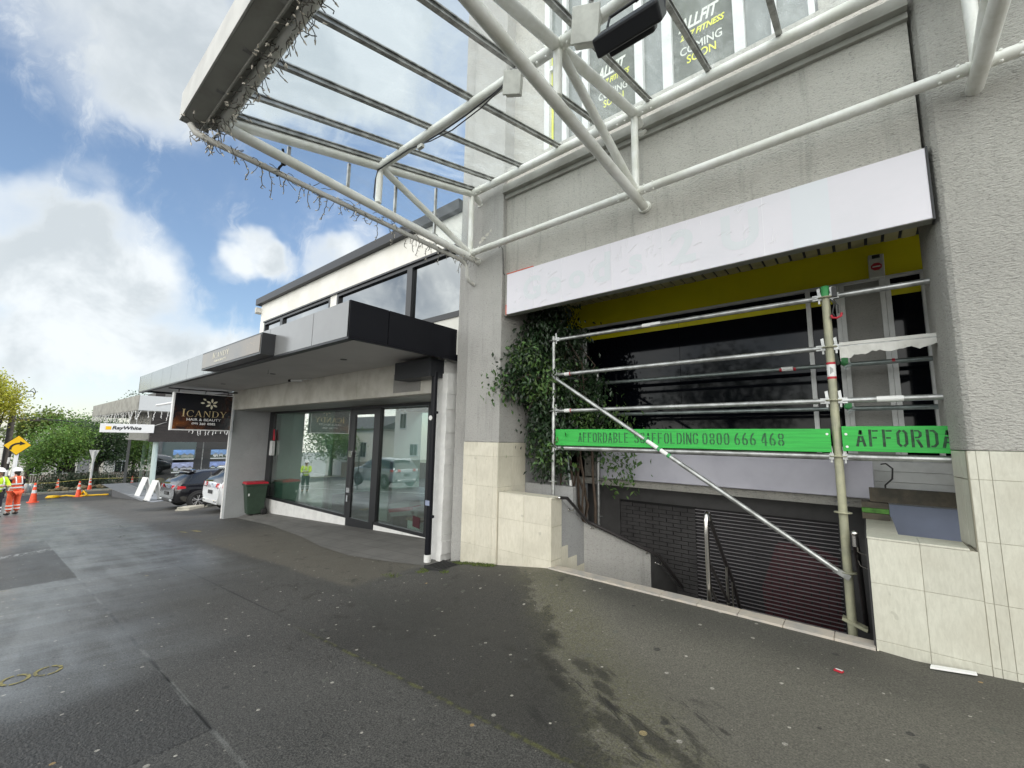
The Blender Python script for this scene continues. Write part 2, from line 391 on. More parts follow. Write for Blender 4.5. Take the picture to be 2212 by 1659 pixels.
# ---------------------------------------------------------------- mesh builder
class MB:
    def __init__(s): s.v = []; s.f = []; s.mi = []; s.sm = []; s.cur = 0; s.smooth = False
    def mat(s, i): s.cur = i; return s
    def add(s, vs, fs, smooth=None):
        o = len(s.v); s.v += [tuple(v) for v in vs]
        for f in fs:
            s.f.append(tuple(o + i for i in f)); s.mi.append(s.cur); s.sm.append(s.smooth if smooth is None else smooth)
        return s
    def box(s, x0, x1, y0, y1, z0, z1):
        v = [(x0, y0, z0), (x1, y0, z0), (x1, y1, z0), (x0, y1, z0), (x0, y0, z1), (x1, y0, z1), (x1, y1, z1), (x0, y1, z1)]
        return s.add(v, [(0, 3, 2, 1), (4, 5, 6, 7), (0, 1, 5, 4), (1, 2, 6, 5), (2, 3, 7, 6), (3, 0, 4, 7)])
    def obox(s, c, ax, ay, az):
        """box from centre and three half-axis vectors"""
        c, ax, ay, az = map(Vector, (c, ax, ay, az))
        v = [c + ax * i + ay * j + az * k for k in (-1, 1) for (i, j) in ((-1, -1), (1, -1), (1, 1), (-1, 1))]
        return s.add(v, [(0, 3, 2, 1), (4, 5, 6, 7), (0, 1, 5, 4), (1, 2, 6, 5), (2, 3, 7, 6), (3, 0, 4, 7)])
    def prism(s, pts, d):
        """extrude polygon (3-D points) along vector d"""
        n = len(pts); d = Vector(d); p = [Vector(q) for q in pts]
        fs = [tuple(range(n))[::-1], tuple(range(n, 2 * n))] + [(i, (i + 1) % n, n + (i + 1) % n, n + i) for i in range(n)]
        return s.add(p + [q + d for q in p], fs)
    def poly(s, pts): return s.add(pts, [tuple(range(len(pts)))])
    def tube(s, p0, p1, r, n=12, r2=None, cap=True):
        p0, p1 = Vector(p0), Vector(p1); r2 = r if r2 is None else r2
        d = (p1 - p0).normalized(); a = d.orthogonal().normalized(); b = d.cross(a)
        v = []
        for p, rr in ((p0, r), (p1, r2)):
            v += [p + (a * cos(2 * pi * i / n) + b * sin(2 * pi * i / n)) * rr for i in range(n)]
        s.add(v, [(i, (i + 1) % n, n + (i + 1) % n, n + i) for i in range(n)], True)
        if cap: s.add(v, [tuple(range(n))[::-1], tuple(range(n, 2 * n))], False)
        return s
    def path(s, pts, r, n=8, cap=True, taper=None):
        pts = [Vector(p) for p in pts]; rings = []; prev = None; N = len(pts)
        for i, p in enumerate(pts):
            d = (pts[min(i + 1, N - 1)] - pts[max(i - 1, 0)]).normalized()
            a = d.orthogonal().normalized() if prev is None else (prev - d * prev.dot(d)).normalized()
            prev = a; b = d.cross(a)
            rr = r if taper is None else r + (taper - r) * i / (N - 1)
            rings.append([p + (a * cos(2 * pi * k / n) + b * sin(2 * pi * k / n)) * rr for k in range(n)])
        v = [q for g_ in rings for q in g_]; fs = []
        for i in range(N - 1):
            for k in range(n):
                fs.append((i * n + k, i * n + (k + 1) % n, (i + 1) * n + (k + 1) % n, (i + 1) * n + k))
        s.add(v, fs, True)
        if cap: s.add(v, [tuple(range(n))[::-1], tuple(range((N - 1) * n, N * n))], False)
        return s
    def lathe(s, prof, c=(0, 0, 0), n=24, axis=2, cap=True):
        """prof: list of (r, h)"""
        v = []
        for r_, h in prof:
            for k in range(n):
                a = 2 * pi * k / n; q = [r_ * cos(a), r_ * sin(a), h]
                if axis == 0: q = [h, q[0], q[1]]
                elif axis == 1: q = [q[1], h, q[0]]
                v.append((c[0] + q[0], c[1] + q[1], c[2] + q[2]))
        N = len(prof); fs = []
        for i in range(N - 1):
            for k in range(n):
                fs.append((i * n + k, i * n + (k + 1) % n, (i + 1) * n + (k + 1) % n, (i + 1) * n + k))
        s.add(v, fs, True)
        if cap: s.add(v, [tuple(range(n))[::-1], tuple(range((N - 1) * n, N * n))], False)
        return s
    def ball(s, c, r, n=8, sc=(1, 1, 1)):
        prof = [(max(1e-4, sin(pi * i / n)) * r, -cos(pi * i / n) * r) for i in range(n + 1)]
        o = len(s.v); s.lathe(prof, (0, 0, 0), n * 2, cap=False)
        for i in range(o, len(s.v)):
            x, y, z = s.v[i]; s.v[i] = (c[0] + x * sc[0], c[1] + y * sc[1], c[2] + z * sc[2])
        return s
    def build(s, name, mats, parent=None, loc=None, bevel=0.0, subs=0):
        """mesh coordinates are world ones; a part is stored relative to its thing's base"""
        base = Vector(loc) if loc is not None else Vector((0, 0, 0))
        if parent is not None: base = Vector(parent.get('_base', (0, 0, 0)))
        me = bpy.data.meshes.new(name)
        me.from_pydata([Vector(v) - base for v in s.v], [], s.f)
        for mt in (mats if isinstance(mats, (list, tuple)) else [mats]):
            me.materials.append(M[mt] if isinstance(mt, str) else mt)
        me.polygons.foreach_set('material_index', s.mi); me.polygons.foreach_set('use_smooth', s.sm)
        me.update()
        o = bpy.data.objects.new(name, me); col.objects.link(o)
        if parent is not None:
            o.parent = parent; o['_base'] = tuple(base)
        else:
            o.location = base; o['_base'] = tuple(base)
        if bevel:
            b = o.modifiers.new('bevel', 'BEVEL'); b.width = bevel; b.segments = 2; b.limit_method = 'ANGLE'; b.angle_limit = R(40)
        if subs:
            b = o.modifiers.new('sub', 'SUBSURF'); b.levels = subs; b.render_levels = subs
        return o

def tag(o, label=None, cat=None, group=None, kind=None):
    if label: o['label'] = label
    if cat: o['category'] = cat
    if group: o['group'] = group
    if kind: o['kind'] = kind
    return o
def thing(name, label, cat, loc=(0, 0, 0), group=None):
    o = bpy.data.objects.new(name, None); col.objects.link(o)
    o.location = loc; o['_base'] = tuple(loc); o.empty_display_size = .2
    return tag(o, label, cat, group)
def kids(o): return [c for c in bpy.data.objects if c.parent == o]
def copy_tree(o, parent=None):
    c = o.copy(); col.objects.link(c); c.parent = parent
    for ch in kids(o): copy_tree(ch, c)
    return c

# ---------------------------------------------------------------- lettering
_tc = {}
def text_geo(txt, size=1.0, shear=0.0, offset=0.0, spacing=1.0):
    key = (txt, size, shear, offset, spacing)
    if key in _tc: return _tc[key]
    cu = bpy.data.curves.new('t', 'FONT'); cu.body = txt; cu.size = size; cu.shear = shear; cu.offset = offset
    cu.space_character = spacing; cu.resolution_u = 4; cu.extrude = 0.0
    o = bpy.data.objects.new('t', cu); col.objects.link(o)
    dg = bpy.context.evaluated_depsgraph_get(); ev = o.evaluated_get(dg); me = ev.to_mesh()
    vs_ = [tuple(v.co[:2]) for v in me.vertices]; fs_ = [tuple(p.vertices) for p in me.polygons]
    ev.to_mesh_clear(); bpy.data.objects.remove(o); bpy.data.curves.remove(cu)
    _tc[key] = (vs_, fs_); return _tc[key]
def put_text(mb, txt, origin, right, up, width=None, height=None, thick=.002, shear=0.0, offset=0.0, spacing=1.0):
    """stands flat lettering on a surface: origin is the lower-left corner"""
    vs_, fs_ = text_geo(txt, 1.0, shear, offset, spacing)
    flat_glyphs(mb, vs_, fs_, origin, right, up, width, height, thick)
def flat_glyphs(mb, vs_, fs_, origin, right, up, width, height, thick=.002):
    x0 = min(v[0] for v in vs_); x1 = max(v[0] for v in vs_); y0 = min(v[1] for v in vs_); y1 = max(v[1] for v in vs_)
    sx_ = width / (x1 - x0) if width else height / (y1 - y0)
    sy_ = height / (y1 - y0) if height else sx_
    o, r_, u_ = Vector(origin), Vector(right).normalized(), Vector(up).normalized(); n_ = r_.cross(u_)
    P_ = [o + r_ * ((v[0] - x0) * sx_) + u_ * ((v[1] - y0) * sy_) + n_ * thick for v in vs_]
    mb.add(P_, fs_)
def serif_geo(word, gap=.16):
    """thick-and-thin serif capitals as flat polygons"""
    V, F = [], []; x = 0.0
    def q(*pts):
        o = len(V); V.extend(pts); F.append(tuple(range(o, o + len(pts))))
    def bar(ax, ay, bx, by, w_): q((ax - w_ / 2, ay), (ax + w_ / 2, ay), (bx + w_ / 2, by), (bx - w_ / 2, by))
    def ser(cx_, y, w_=.26, t=.045): q((cx_ - w_ / 2, y), (cx_ + w_ / 2, y), (cx_ + w_ / 2, y + t), (cx_ - w_ / 2, y + t))
    def arc(cx_, cy_, rx, ry, a0, a1, tk, n=22):
        for i in range(n):
            A, B = a0 + (a1 - a0) * i / n, a0 + (a1 - a0) * (i + 1) / n
            def pt(a, inner):
                th = .035 + tk * abs(cos(a)) ** 1.4
                return (cx_ + (rx - (th if inner else 0)) * cos(a), cy_ + (ry - (.04 if inner else 0)) * sin(a))
            q(pt(A, 0), pt(B, 0), pt(B, 1), pt(A, 1))
    for i, ch in enumerate(word):
        s_ = 1.0 if i == 0 else .84
        o0 = len(V)
        if ch == 'I': bar(.16, 0, .16, 1, .13); ser(.16, 0, .32); ser(.16, .955, .32); wd = .32
        elif ch == 'C': arc(.46, .5, .46, .52, R(48), R(318), .10); bar(.80, .66, .80, .95, .04); wd = .84
        elif ch == 'A': bar(.10, 0, .42, 1, .05); bar(.76, 0, .44, 1, .14); q((.22, .30), (.64, .30), (.64, .345), (.22, .345)); ser(.10, 0, .24); ser(.76, 0, .30); wd = .90
        elif ch == 'N': bar(.12, 0, .12, 1, .05); bar(.80, 0, .80, 1, .05); q((.08, 1), (.24, 1), (.83, 0), (.74, 0)); ser(.12, 0, .24); ser(.80, .955, .24); wd = .94
        elif ch == 'D': bar(.14, 0, .14, 1, .13); arc(.34, .5, .52, .5, R(-90), R(90), .10); q((.14, 0), (.36, 0), (.36, .045), (.14, .045)); q((.14, .955), (.36, .955), (.36, 1), (.14, 1)); ser(.10, 0, .2); ser(.10, .955, .2); wd = .88
        elif ch == 'Y': q((.02, 1), (.20, 1), (.50, .46), (.37, .46)); q((.74, 1), (.80, 1), (.50, .46), (.44, .46)); bar(.435, 0, .435, .48, .13); ser(.435, 0, .30); ser(.10, .955, .28); ser(.76, .955, .22); wd = .86
        for k in range(o0, len(V)): V[k] = (x + V[k][0] * s_, V[k][1] * s_)
        x += (wd + gap) * s_
    return V, F

# stencil capitals: thick strokes with bridges left open
_K = .17
STEN = {
 'A': [[(.09, 0), (.26, .62)], [(.28, .70), (.33, .96)], [(.57, 0), (.40, .62)], [(.38, .70), (.345, .96)], [(.24, .30), (.42, .30)]],
 'F': [[(.10, 0), (.10, 1)], [(.23, .92), (.58, .92)], [(.23, .52), (.50, .52)]],
 'O': [[(.27, .96), (.10, .80), (.10, .20), (.27, .04)], [(.39, .96), (.56, .80), (.56, .20), (.39, .04)]],
 'R': [[(.10, 0), (.10, 1)], [(.22, .93), (.42, .93), (.52, .82), (.52, .66), (.42, .55), (.22, .55)], [(.34, .44), (.56, 0)]],
 'D': [[(.10, 0), (.10, 1)], [(.23, .93), (.42, .93), (.56, .78), (.56, .22), (.42, .07), (.23, .07)]],
 'B': [[(.10, 0), (.10, 1)], [(.23, .93), (.42, .93), (.52, .84), (.52, .66), (.42, .56), (.23, .56)], [(.23, .44), (.44, .44), (.56, .34), (.56, .17), (.44, .07), (.23, .07)]],
 'L': [[(.10, 0), (.10, 1)], [(.23, .08), (.56, .08)]],
 'E': [[(.10, 0), (.10, 1)], [(.23, .92), (.56, .92)], [(.23, .52), (.48, .52)], [(.23, .08), (.56, .08)]],
 'S': [[(.54, .74), (.54, .84), (.40, .94)], [(.27, .94), (.10, .84), (.10, .66), (.30, .54)], [(.38, .50), (.56, .36), (.56, .18), (.40, .06)], [(.27, .06), (.10, .16), (.10, .28)]],
 'C': [[(.27, .96), (.10, .80), (.10, .20), (.27, .04)], [(.39, .96), (.56, .84), (.56, .72)], [(.39, .04), (.56, .16), (.56, .28)]],
 'I': [[(.10, 0), (.10, 1)]],
 'N': [[(.10, 0), (.10, 1)], [(.58, 0), (.58, 1)], [(.22, .86), (.46, .14)]],
 'G': [[(.27, .96), (.10, .80), (.10, .20), (.27, .04)], [(.39, .96), (.56, .84), (.56, .74)], [(.39, .04), (.56, .16), (.56, .46), (.38, .46)]],
 '0': [[(.26, .96), (.10, .80), (.10, .20), (.26, .04)], [(.36, .96), (.52, .80), (.52, .20), (.36, .04)]],
 '8': [[(.26, .95), (.12, .84), (.12, .66), (.26, .54)], [(.38, .95), (.52, .84), (.52, .66), (.38, .54)], [(.26, .46), (.10, .34), (.10, .17), (.26, .05)], [(.38, .46), (.54, .34), (.54, .17), (.38, .05)]],
 '6': [[(.42, .98), (.22, .80), (.10, .50), (.10, .20), (.25, .05)], [(.37, .05), (.53, .18), (.53, .38), (.38, .54), (.24, .52)]],
 '4': [[(.44, 0), (.44, 1)], [(.34, .94), (.08, .34)], [(.08, .26), (.33, .26)], [(.54, .26), (.62, .26)]],
}
def put_stencil(txt, x0, x1, z0, z1, y):
    adv = {'I': .34, ' ': .32}; wd = sum(adv.get(c, .80) for c in txt) - .12
    k = (x1 - x0) / wd; h_ = z1 - z0; cx_ = x0; words = [MB()]
    for c in txt:
        if c == ' ': words.append(MB())
        mb = words[-1]
        for pl_ in STEN.get(c, []):
            pts = [Vector((cx_ + u * k, z0 + v * h_)) for u, v in pl_]; hw = _K * .5 * k * 1.0; n = len(pts); L_, R_ = [], []
            for i, p_ in enumerate(pts):
                d = (pts[min(i + 1, n - 1)] - pts[max(i - 1, 0)]); nn = Vector((-d.y, d.x)).normalized()
                ee = nn * hw * (1.0 if abs(d.normalized().y) > .5 else .72)
                L_.append(p_ + ee); R_.append(p_ - ee)
            for i in range(n - 1): mb.poly([(q.x, y, q.y) for q in (R_[i], R_[i + 1], L_[i + 1], L_[i])])
        cx_ += adv.get(c, .80) * k
    return [q for q in words if q.f]
# ---------------------------------------------------------------- ground level
def gz(x, y):
    base = .0625 * x - .02 if x > -60 else -3.77
    if -5.35 < x < 0.0:
        pts = [(-5.35, 0), (-4.75, .10), (-4.03, .15), (-3.15, .222), (0.0, .022)]
        for (a, va), (b, vb) in zip(pts, pts[1:]):
            if a <= x <= b: bump_ = va + (vb - va) * (x - a) / (b - a)
        t = min(1, max(0, (y - 3.2) / 1.1)); base += bump_ * t * t * (3 - 2 * t)
    return base
# ---------------------------------------------------------------- ground
def pavement_mat():
    mt, g, b = newmat('wet_asphalt'); o = g.pos(); x, y, z = g.sep(o)
    wob = g.mul(g.sub(g.noise(o, 1.6, 4.0), .5), .55)
    wob2 = g.mul(g.sub(g.noise(o, 7.0, 3.0), .5), .14)
    fine = g.noise(o, 105.0, 2.0, .7); mid = g.noise(o, 42.0, 3.0, .6)
    blot = g.rng(g.noise(o, .9, 6.0, .62, .4), .34, .68)
    base = g.mix(blot, (.044, .043, .041, 1), (.058, .057, .054, 1))
    agg = g.rng(fine, .36, .66)
    base = g.mix(g.mul(agg, .55), base, (.125, .125, .118, 1))
    grit = g.rng(g.noise(o, 75.0, 3.0, .7), .60, .74)
    base = g.mix(g.mul(grit, .5), base, (.17, .17, .16, 1))
    base = g.mix(g.mul(g.rng(fine, .48, .28), .5), base, (.012, .012, .012, 1))
    # older strip between the two seams, and the newer strip next to the buildings
    near = g.mul(g.rng(g.add(y, wob2), 2.08, 2.20), g.rng(x, -5.2, -3.6))
    base = g.mix(g.mul(near, .60), base, (.029, .0275, .024, 1))
    # mossy, drier landing before the stair opening; its left edge is a ragged water line
    line = g.add(g.add(x, g.mul(g.sub(y, 3.28), 1.05)), 2.24)
    ragged = g.add(g.mul(g.sub(g.noise(o, 2.2, 8.0, .72, .6), .5), 1.7), g.mul(g.sub(g.noise(o, 9.0, 6.0, .75), .5), .55))
    landing = g.mul(g.rng(g.add(line, g.add(wob, ragged)), -.04, .12), g.rng(y, 1.2, 2.6))
    damp = g.mul(g.rng(g.add(y, wob), 3.55, 4.35), g.rng(g.add(line, wob), .5, 1.2))
    landing = g.mul(landing, g.sub(1.0, g.mul(damp, .55)))
    base = g.mix(g.mul(landing, .80), base, (.162, .155, .132, 1))
    olive = g.mul(g.mul(g.rng(g.m('ABSOLUTE', g.sub(g.add(line, wob), .35)), .75, .05), g.rng(y, 1.2, 2.4)), g.rng(mid, .3, .62))
    base = g.mix(g.mul(olive, .65), base, (.110, .108, .058, 1))
    # old drip streaks and oily patches over the landing
    sv = g.com(g.mul(g.sub(g.mul(x, .87), g.mul(y, .5)), 1.7), g.mul(g.add(g.mul(x, .5), g.mul(y, .87)), 7.0), 0.0)
    stk = g.rng(g.noise(sv, 1.0, 8.0, .74, .8), .53, .60)
    stm = g.mul(g.rng(g.m('ABSOLUTE', g.add(x, g.add(1.35, wob))), .85, .25), g.rng(g.m('ABSOLUTE', g.sub(y, 2.72)), .60, .25))
    base = g.mix(g.mul(g.mul(stk, stm), .85), base, (.014, .014, .013, 1))
    dd = None; bn = g.mul(g.sub(g.noise(o, 7.0, 8.0, .72, .4), .5), 2.6)
    for bx, by, ra, rb_ in BLOTS:
        ex, ey = g.sub(x, bx), g.sub(y, by)
        al = g.mul(g.sub(g.mul(ex, .87), g.mul(ey, .5)), 1 / ra); ac = g.mul(g.add(g.mul(ex, .5), g.mul(ey, .87)), 1 / rb_)
        q = g.m('SQRT', g.add(g.mul(al, al), g.mul(ac, ac))); dd = q if dd is None else g.mn(dd, q)
    base = g.mix(g.mul(g.rng(g.add(dd, bn), 1.2, .55), .68), base, (.021, .020, .017, 1))
    # dry apron in front of the hair salon
    dry = g.mul(g.rng(g.add(y, g.mul(wob, .5)), 3.12, 3.24), g.mul(g.rng(g.add(x, wob), -5.15, -5.5), g.rng(g.add(x, wob), -13.5, -10.5)))
    base = g.mix(g.mul(dry, .75), base, (.125, .117, .098, 1))
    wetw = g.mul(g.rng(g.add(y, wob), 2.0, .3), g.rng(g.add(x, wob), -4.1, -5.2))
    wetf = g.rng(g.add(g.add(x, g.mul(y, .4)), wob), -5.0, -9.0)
    wet_sheen = g.mx(wetw, g.mul(wetf, g.rng(g.add(y, wob), 3.3, 2.6)))
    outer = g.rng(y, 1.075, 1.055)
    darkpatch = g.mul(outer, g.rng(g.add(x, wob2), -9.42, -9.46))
    wet_sheen = g.mul(wet_sheen, g.sub(1.0, g.mul(darkpatch, g.rng(x, -15.5, -12.8, .0, .75))))
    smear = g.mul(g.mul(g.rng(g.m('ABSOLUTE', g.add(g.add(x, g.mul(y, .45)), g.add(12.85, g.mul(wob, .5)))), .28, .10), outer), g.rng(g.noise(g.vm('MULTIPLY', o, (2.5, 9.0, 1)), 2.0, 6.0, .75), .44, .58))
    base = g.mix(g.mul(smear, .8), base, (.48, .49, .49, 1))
    # patch of coarse chip in the corner and its smooth neighbour
    chip = g.mul(g.rng(y, 1.075, 1.06), g.mul(g.rng(g.add(x, wob2), -3.24, -3.27), g.rng(g.add(x, g.mul(wob, .6)), -4.75, -4.30)))
    base = g.mix(g.mul(chip, .6), base, (.042, .042, .042, 1))
    # seams
    def seam(v, at, wdt, col_, k, gate):
        global base_
        d = g.m('ABSOLUTE', g.sub(g.add(v, g.mul(wob2, .12)), at))
        return g.mul(g.mul(g.rng(d, wdt, wdt * .25), k), gate)
    s1 = seam(y, 1.07, .020, None, .85, g.rng(g.noise(o, 5.0, 3.0), .34, .50, .35, 1.0))
    lightseam = g.rng(g.noise(o, 2.3, 2.0), .42, .58)
    base = g.mix(s1, base, g.mix(lightseam, (.020, .020, .020, 1), (.16, .165, .16, 1)))
    s2 = seam(y, 2.15, .026, None, .8, g.rng(x, -4.7, -3.9))
    base = g.mix(s2, base, g.mix(g.rng(g.noise(o, 14.0, 3.0), .42, .6), (.030, .030, .024, 1), (.10, .105, .035, 1)))
    s3 = seam(y, 2.19, .018, None, .75, g.rng(x, -4.5, -5.6))
    base = g.mix(s3, base, (.022, .022, .022, 1))
    s4 = seam(x, -3.26, .012, None, .6, g.rng(y, 1.08, 1.06))
    base = g.mix(s4, base, (.02, .02, .02, 1))
    far = g.mul(g.rng(g.add(y, wob2), 2.22, 2.08), g.rng(g.add(x, g.mul(y, 1.6)), -12.5, -13.2))
    base = g.mix(g.mul(far, .25), base, (.10, .105, .11, 1))
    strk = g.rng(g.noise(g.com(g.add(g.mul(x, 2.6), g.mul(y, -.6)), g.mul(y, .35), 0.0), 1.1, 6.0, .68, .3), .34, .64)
    base = g.mix(g.mul(g.mul(wet_sheen, strk), .75), base, (.165, .180, .192, 1))  # pale bluish sky sheen painted into the colour of the wet asphalt
    # chewing gum, leaf scraps, pale scuffs
    def spots(scale, rad, keep, off):
        p = g.vm('ADD', g.vm('MULTIPLY', o, (1, 1, 0)), (off, off * .7, 0))
        d = g.vor(p, scale, dim='2D'); c = g.vor(p, scale, 'F1', 'Color', dim='2D')
        r_, gg, _b = g.sep(c)
        rr = g.mul(g.rng(gg, 0, 1, .45, 1.0, False), rad * scale)
        return g.mul(g.m('LESS_THAN', d, rr), g.m('GREATER_THAN', r_, keep)), gg
    for sc, rad, keep, off, ca, cb, k in ((2.6, .017, .52, 0.0, (.55, .53, .48, 1), (.36, .35, .32, 1), .8), (5.0, .0085, .58, 5.3, (.40, .38, .33, 1), (.22, .21, .19, 1), .75), (2.1, .032, .66, 2.7, (.13, .13, .125, 1), (.10, .105, .09, 1), .6), (2.6, .026, .82, 9.1, (.022, .022, .022, 1), (.03, .03, .03, 1), .7), (1.2, .026, .86, 4.4, (.42, .27, .11, 1), (.35, .30, .16, 1), .8)):
        f, gg = spots(sc, rad, keep, off)
        base = g.mix(g.mul(f, k), base, g.mix(gg, ca, cb))
    blotch = g.mul(g.mul(g.rng(g.noise(g.vm('ADD', o, (11, 3, 0)), 3.4, 7.0, .72, .5), .57, .66), g.rng(line, 1.5, .1)), g.rng(y, 1.4, 2.4))
    base = g.mix(g.mul(blotch, .75), base, (.030, .0285, .024, 1))
    scuff = g.mul(g.rng(g.noise(g.vm('ADD', o, (3, 7, 0)), 5.5, 6.0, .72), .64, .74), landing)
    base = g.mix(g.mul(scuff, .45), base, (.26, .26, .22, 1))
    grain = g.mul(g.rng(fine, .34, .66, .66, 1.34, False), g.rng(g.noise(o, 58.0, 2.0, .7), .34, .66, .86, 1.14, False))
    base = g.mix(1.0, base, g.com(g.mul(grain, .90), g.mul(grain, .88), g.mul(grain, .835)), 'MULTIPLY')
    g.put(b.inputs['Base Color'], base)
    rough = g.add(g.rng(blot, 0, 1, .60, .74, False), g.mul(landing, .12))
    wetn = g.mul(wet_sheen, g.rng(g.noise(g.vm('MULTIPLY', o, (.55, 2.6, 1)), 1.3, 5.0, .65), .32, .62, .35, 1.0))
    rough = g.sub(rough, g.mul(wetn, .34))
    g.put(b.inputs['Roughness'], g.m('MAXIMUM', rough, .22))
    b.inputs['Specular IOR Level'].default_value = .5
    g.put(b.inputs['Coat Weight'], g.mul(wetn, .7)); b.inputs['Coat Roughness'].default_value = .26
    h = g.add(g.mul(fine, .8), g.mul(mid, g.add(.5, g.mul(chip, 4.0))))
    g.l.new(g.bump(h, .55, .006), b.inputs['Normal'])
    return mt
BLOTS = [(-1.80, 3.11, .20, .07), (-1.62, 3.07, .16, .05), (-1.50, 2.90, .16, .05), (-1.83, 2.80, .16, .05), (-1.42, 2.75, .14, .04), (-1.28, 2.57, .22, .075), (-1.02, 2.58, .17, .06), (-.86, 2.53, .12, .055), (-1.12, 2.64, .16, .03), (-1.05, 2.80, .05, .02), (-.99, 2.71, .05, .02), (-1.2, 2.52, .2, .03), (-2.25, 3.35, .14, .07), (-.75, 2.9, .05, .02), (-2.05, 3.0, .25, .08)]
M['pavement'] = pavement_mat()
def frange(a, b, st):
    n = max(1, round((b - a) / st)); return [a + (b - a) * i / n for i in range(n)]
xs = frange(-140, -60, 10) + frange(-60, -16, 2) + frange(-16, -8, .5) + frange(-8, -3.14, .18) + frange(-3.14, -.02, .2) + frange(-.02, 1, .2) + frange(1, 14, 1.5) + [14]
ys = frange(-60, -4, 4) + frange(-4, 3.0, .5) + frange(3.0, 4.6, .16) + frange(4.6, 8.0, .425) + frange(8.0, 60, 4) + [60]
gb = MB(); gb.smooth = True
gb.v = [(x, y, gz(x, y)) for y in ys for x in xs]; nx = len(xs)
for j in range(len(ys) - 1):
    for i in range(nx - 1):
        xm, ym = (xs[i] + xs[i + 1]) / 2, (ys[j] + ys[j + 1]) / 2
        if -3.14 < xm < -.02 and 4.6 < ym < 8.0: continue
        if ym > 4.9 and (xm > -.02 or -5.0 < xm < -3.14) and ym < 8.0: continue
        gb.f.append((j * nx + i, j * nx + i + 1, (j + 1) * nx + i + 1, (j + 1) * nx + i)); gb.mi.append(0); gb.sm.append(True)
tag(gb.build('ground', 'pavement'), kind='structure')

def ground_sheet(name, poly_fn, xs_, y0f, y1f, mt, dz=.004, ny=8):
    b = MB(); b.smooth = True; n = len(xs_)
    for j in range(ny + 1):
        for x in xs_:
            y = y0f(x) + (y1f(x) - y0f(x)) * j / ny; b.v.append((x, y, gz(x, y) + (.004 + dz(x) * min(1, j / ny * 2.5) if callable(dz) else dz)))
    for j in range(ny):
        for i in range(n - 1):
            b.f.append((j * n + i, j * n + i + 1, (j + 1) * n + i + 1, (j + 1) * n + i)); b.mi.append(0); b.sm.append(True)
    return tag(b.build(name, mt), kind='structure')
# paved apron of small slabs under the salon windows
def apron_mat():
    mt, g, b = newmat('apron_slabs'); o = g.pos()
    n = g.n.new('ShaderNodeTexBrick'); g.put(n.inputs['Vector'], g.vm('MULTIPLY', o, (1, 1, 0)))
    n.inputs['Scale'].default_value = 1.0; n.offset = 0.0
    n.inputs['Brick Width'].default_value = .6; n.inputs['Row Height'].default_value = .4
    n.inputs['Mortar Size'].default_value = .006; n.inputs['Mortar'].default_value = (.05, .05, .048, 1)
    n.inputs['Color1'].default_value = (.135, .131, .122, 1); n.inputs['Color2'].default_value = (.165, .160, .15, 1)
    f = g.rng(g.noise(o, 1.7, 5.0, .65), .36, .7)
    base = g.mix(g.mul(f, .55), n.outputs['Color'], (.075, .073, .068, 1))
    base = g.mix(g.mul(g.rng(g.noise(o, 120, 2), .4, .65), .3), base, (.22, .215, .2, 1))
    g.put(b.inputs['Base Color'], base); b.inputs['Roughness'].default_value = .75
    g.l.new(g.bump(g.noise(o, 120, 2), .3, .004), b.inputs['Normal']); return mt
M['apron'] = apron_mat()
def edge(x):
    pts = [(-15.4, 5.1), (-12.5, 5.0), (-9.8, 4.62), (-8.4, 4.32), (-7.1, 4.18), (-6.2, 4.28), (-5.36, 4.44)]
    for (a, va), (b, vb) in zip(pts, pts[1:]):
        if a <= x <= b: return va + (vb - va) * (x - a) / (b - a)
    return pts[-1][1] if x > -5.36 else pts[0][1]
ground_sheet('paved_apron', None, frange(-15.3, -5.36, .25) + [-5.36], edge, lambda x: 5.93, 'apron', lambda x: .006 + .0085 * max(0, -x - 6), 10)
# side road lower down the hill
ground_sheet('side_road', None, frange(-45.8, -36.8, 1.0) + [-36.8], lambda x: -20, lambda x: 4.75 if x < -39 else 3.6, 'road', .006, 12)
rk = MB()
for y0, y1 in ((-20, -6), (-6, 0), (0, 5), (5, 12), (12, 30)):
    rk.box(-46.25, -46.0, y0, y1, gz(-46, 0) - .2, gz(-46, 0) + .12)
tag(rk.build('road_kerb', 'concrete_kerb'), kind='structure')
ground_sheet('planted_bank', None, frange(-56, -46.3, 1.0) + [-46.3], lambda x: -12, lambda x: 22, M['hill'], .05, 10)
# worn utility mark-out paint on the asphalt
def ringmark(cx_, cy_, rx, ry, wd=.024):
    b = MB()
    for i in range(40):
        a, c = 2 * pi * i / 40, 2 * pi * (i + 1) / 40
        if random.Random(i * 7 + int(cy_ * 100)).random() < .04: continue
        def P_(t, k): x_, y_ = cx_ + (rx + k) * cos(t), cy_ + (ry + k) * sin(t); return (x_, y_, gz(x_, y_) + .004)
        b.poly([P_(a, 0), P_(c, 0), P_(c, wd), P_(a, wd)])
    return b
for cy_, lab in ((.325, 'worn yellow paint ring on the asphalt nearest the left edge'), (.505, 'worn yellow paint ring on the asphalt, the one farther from the left edge')):
    tag(ringmark(-5.31, cy_, .085, .062).build('paint_mark', 'paint_yellow'), lab, 'paint mark', 'yellow rings sprayed on the footpath')
pmk = MB()
for x0, y0, x1, y1 in ((-13.6, 3.26, -13.2, 3.36), (-13.5, 3.48, -13.05, 3.62)):
    pmk.poly([(x0, y0, gz(x0, y0) + .004), (x1, y0 + .05, gz(x1, y0) + .004), (x1 + .03, y1, gz(x1, y1) + .004), (x0 + .08, y1, gz(x0, y1) + .004)])
tag(pmk.build('paint_mark', 'paint_yellow'), 'small yellow paint dashes on the footpath before the parked cars', 'paint mark')
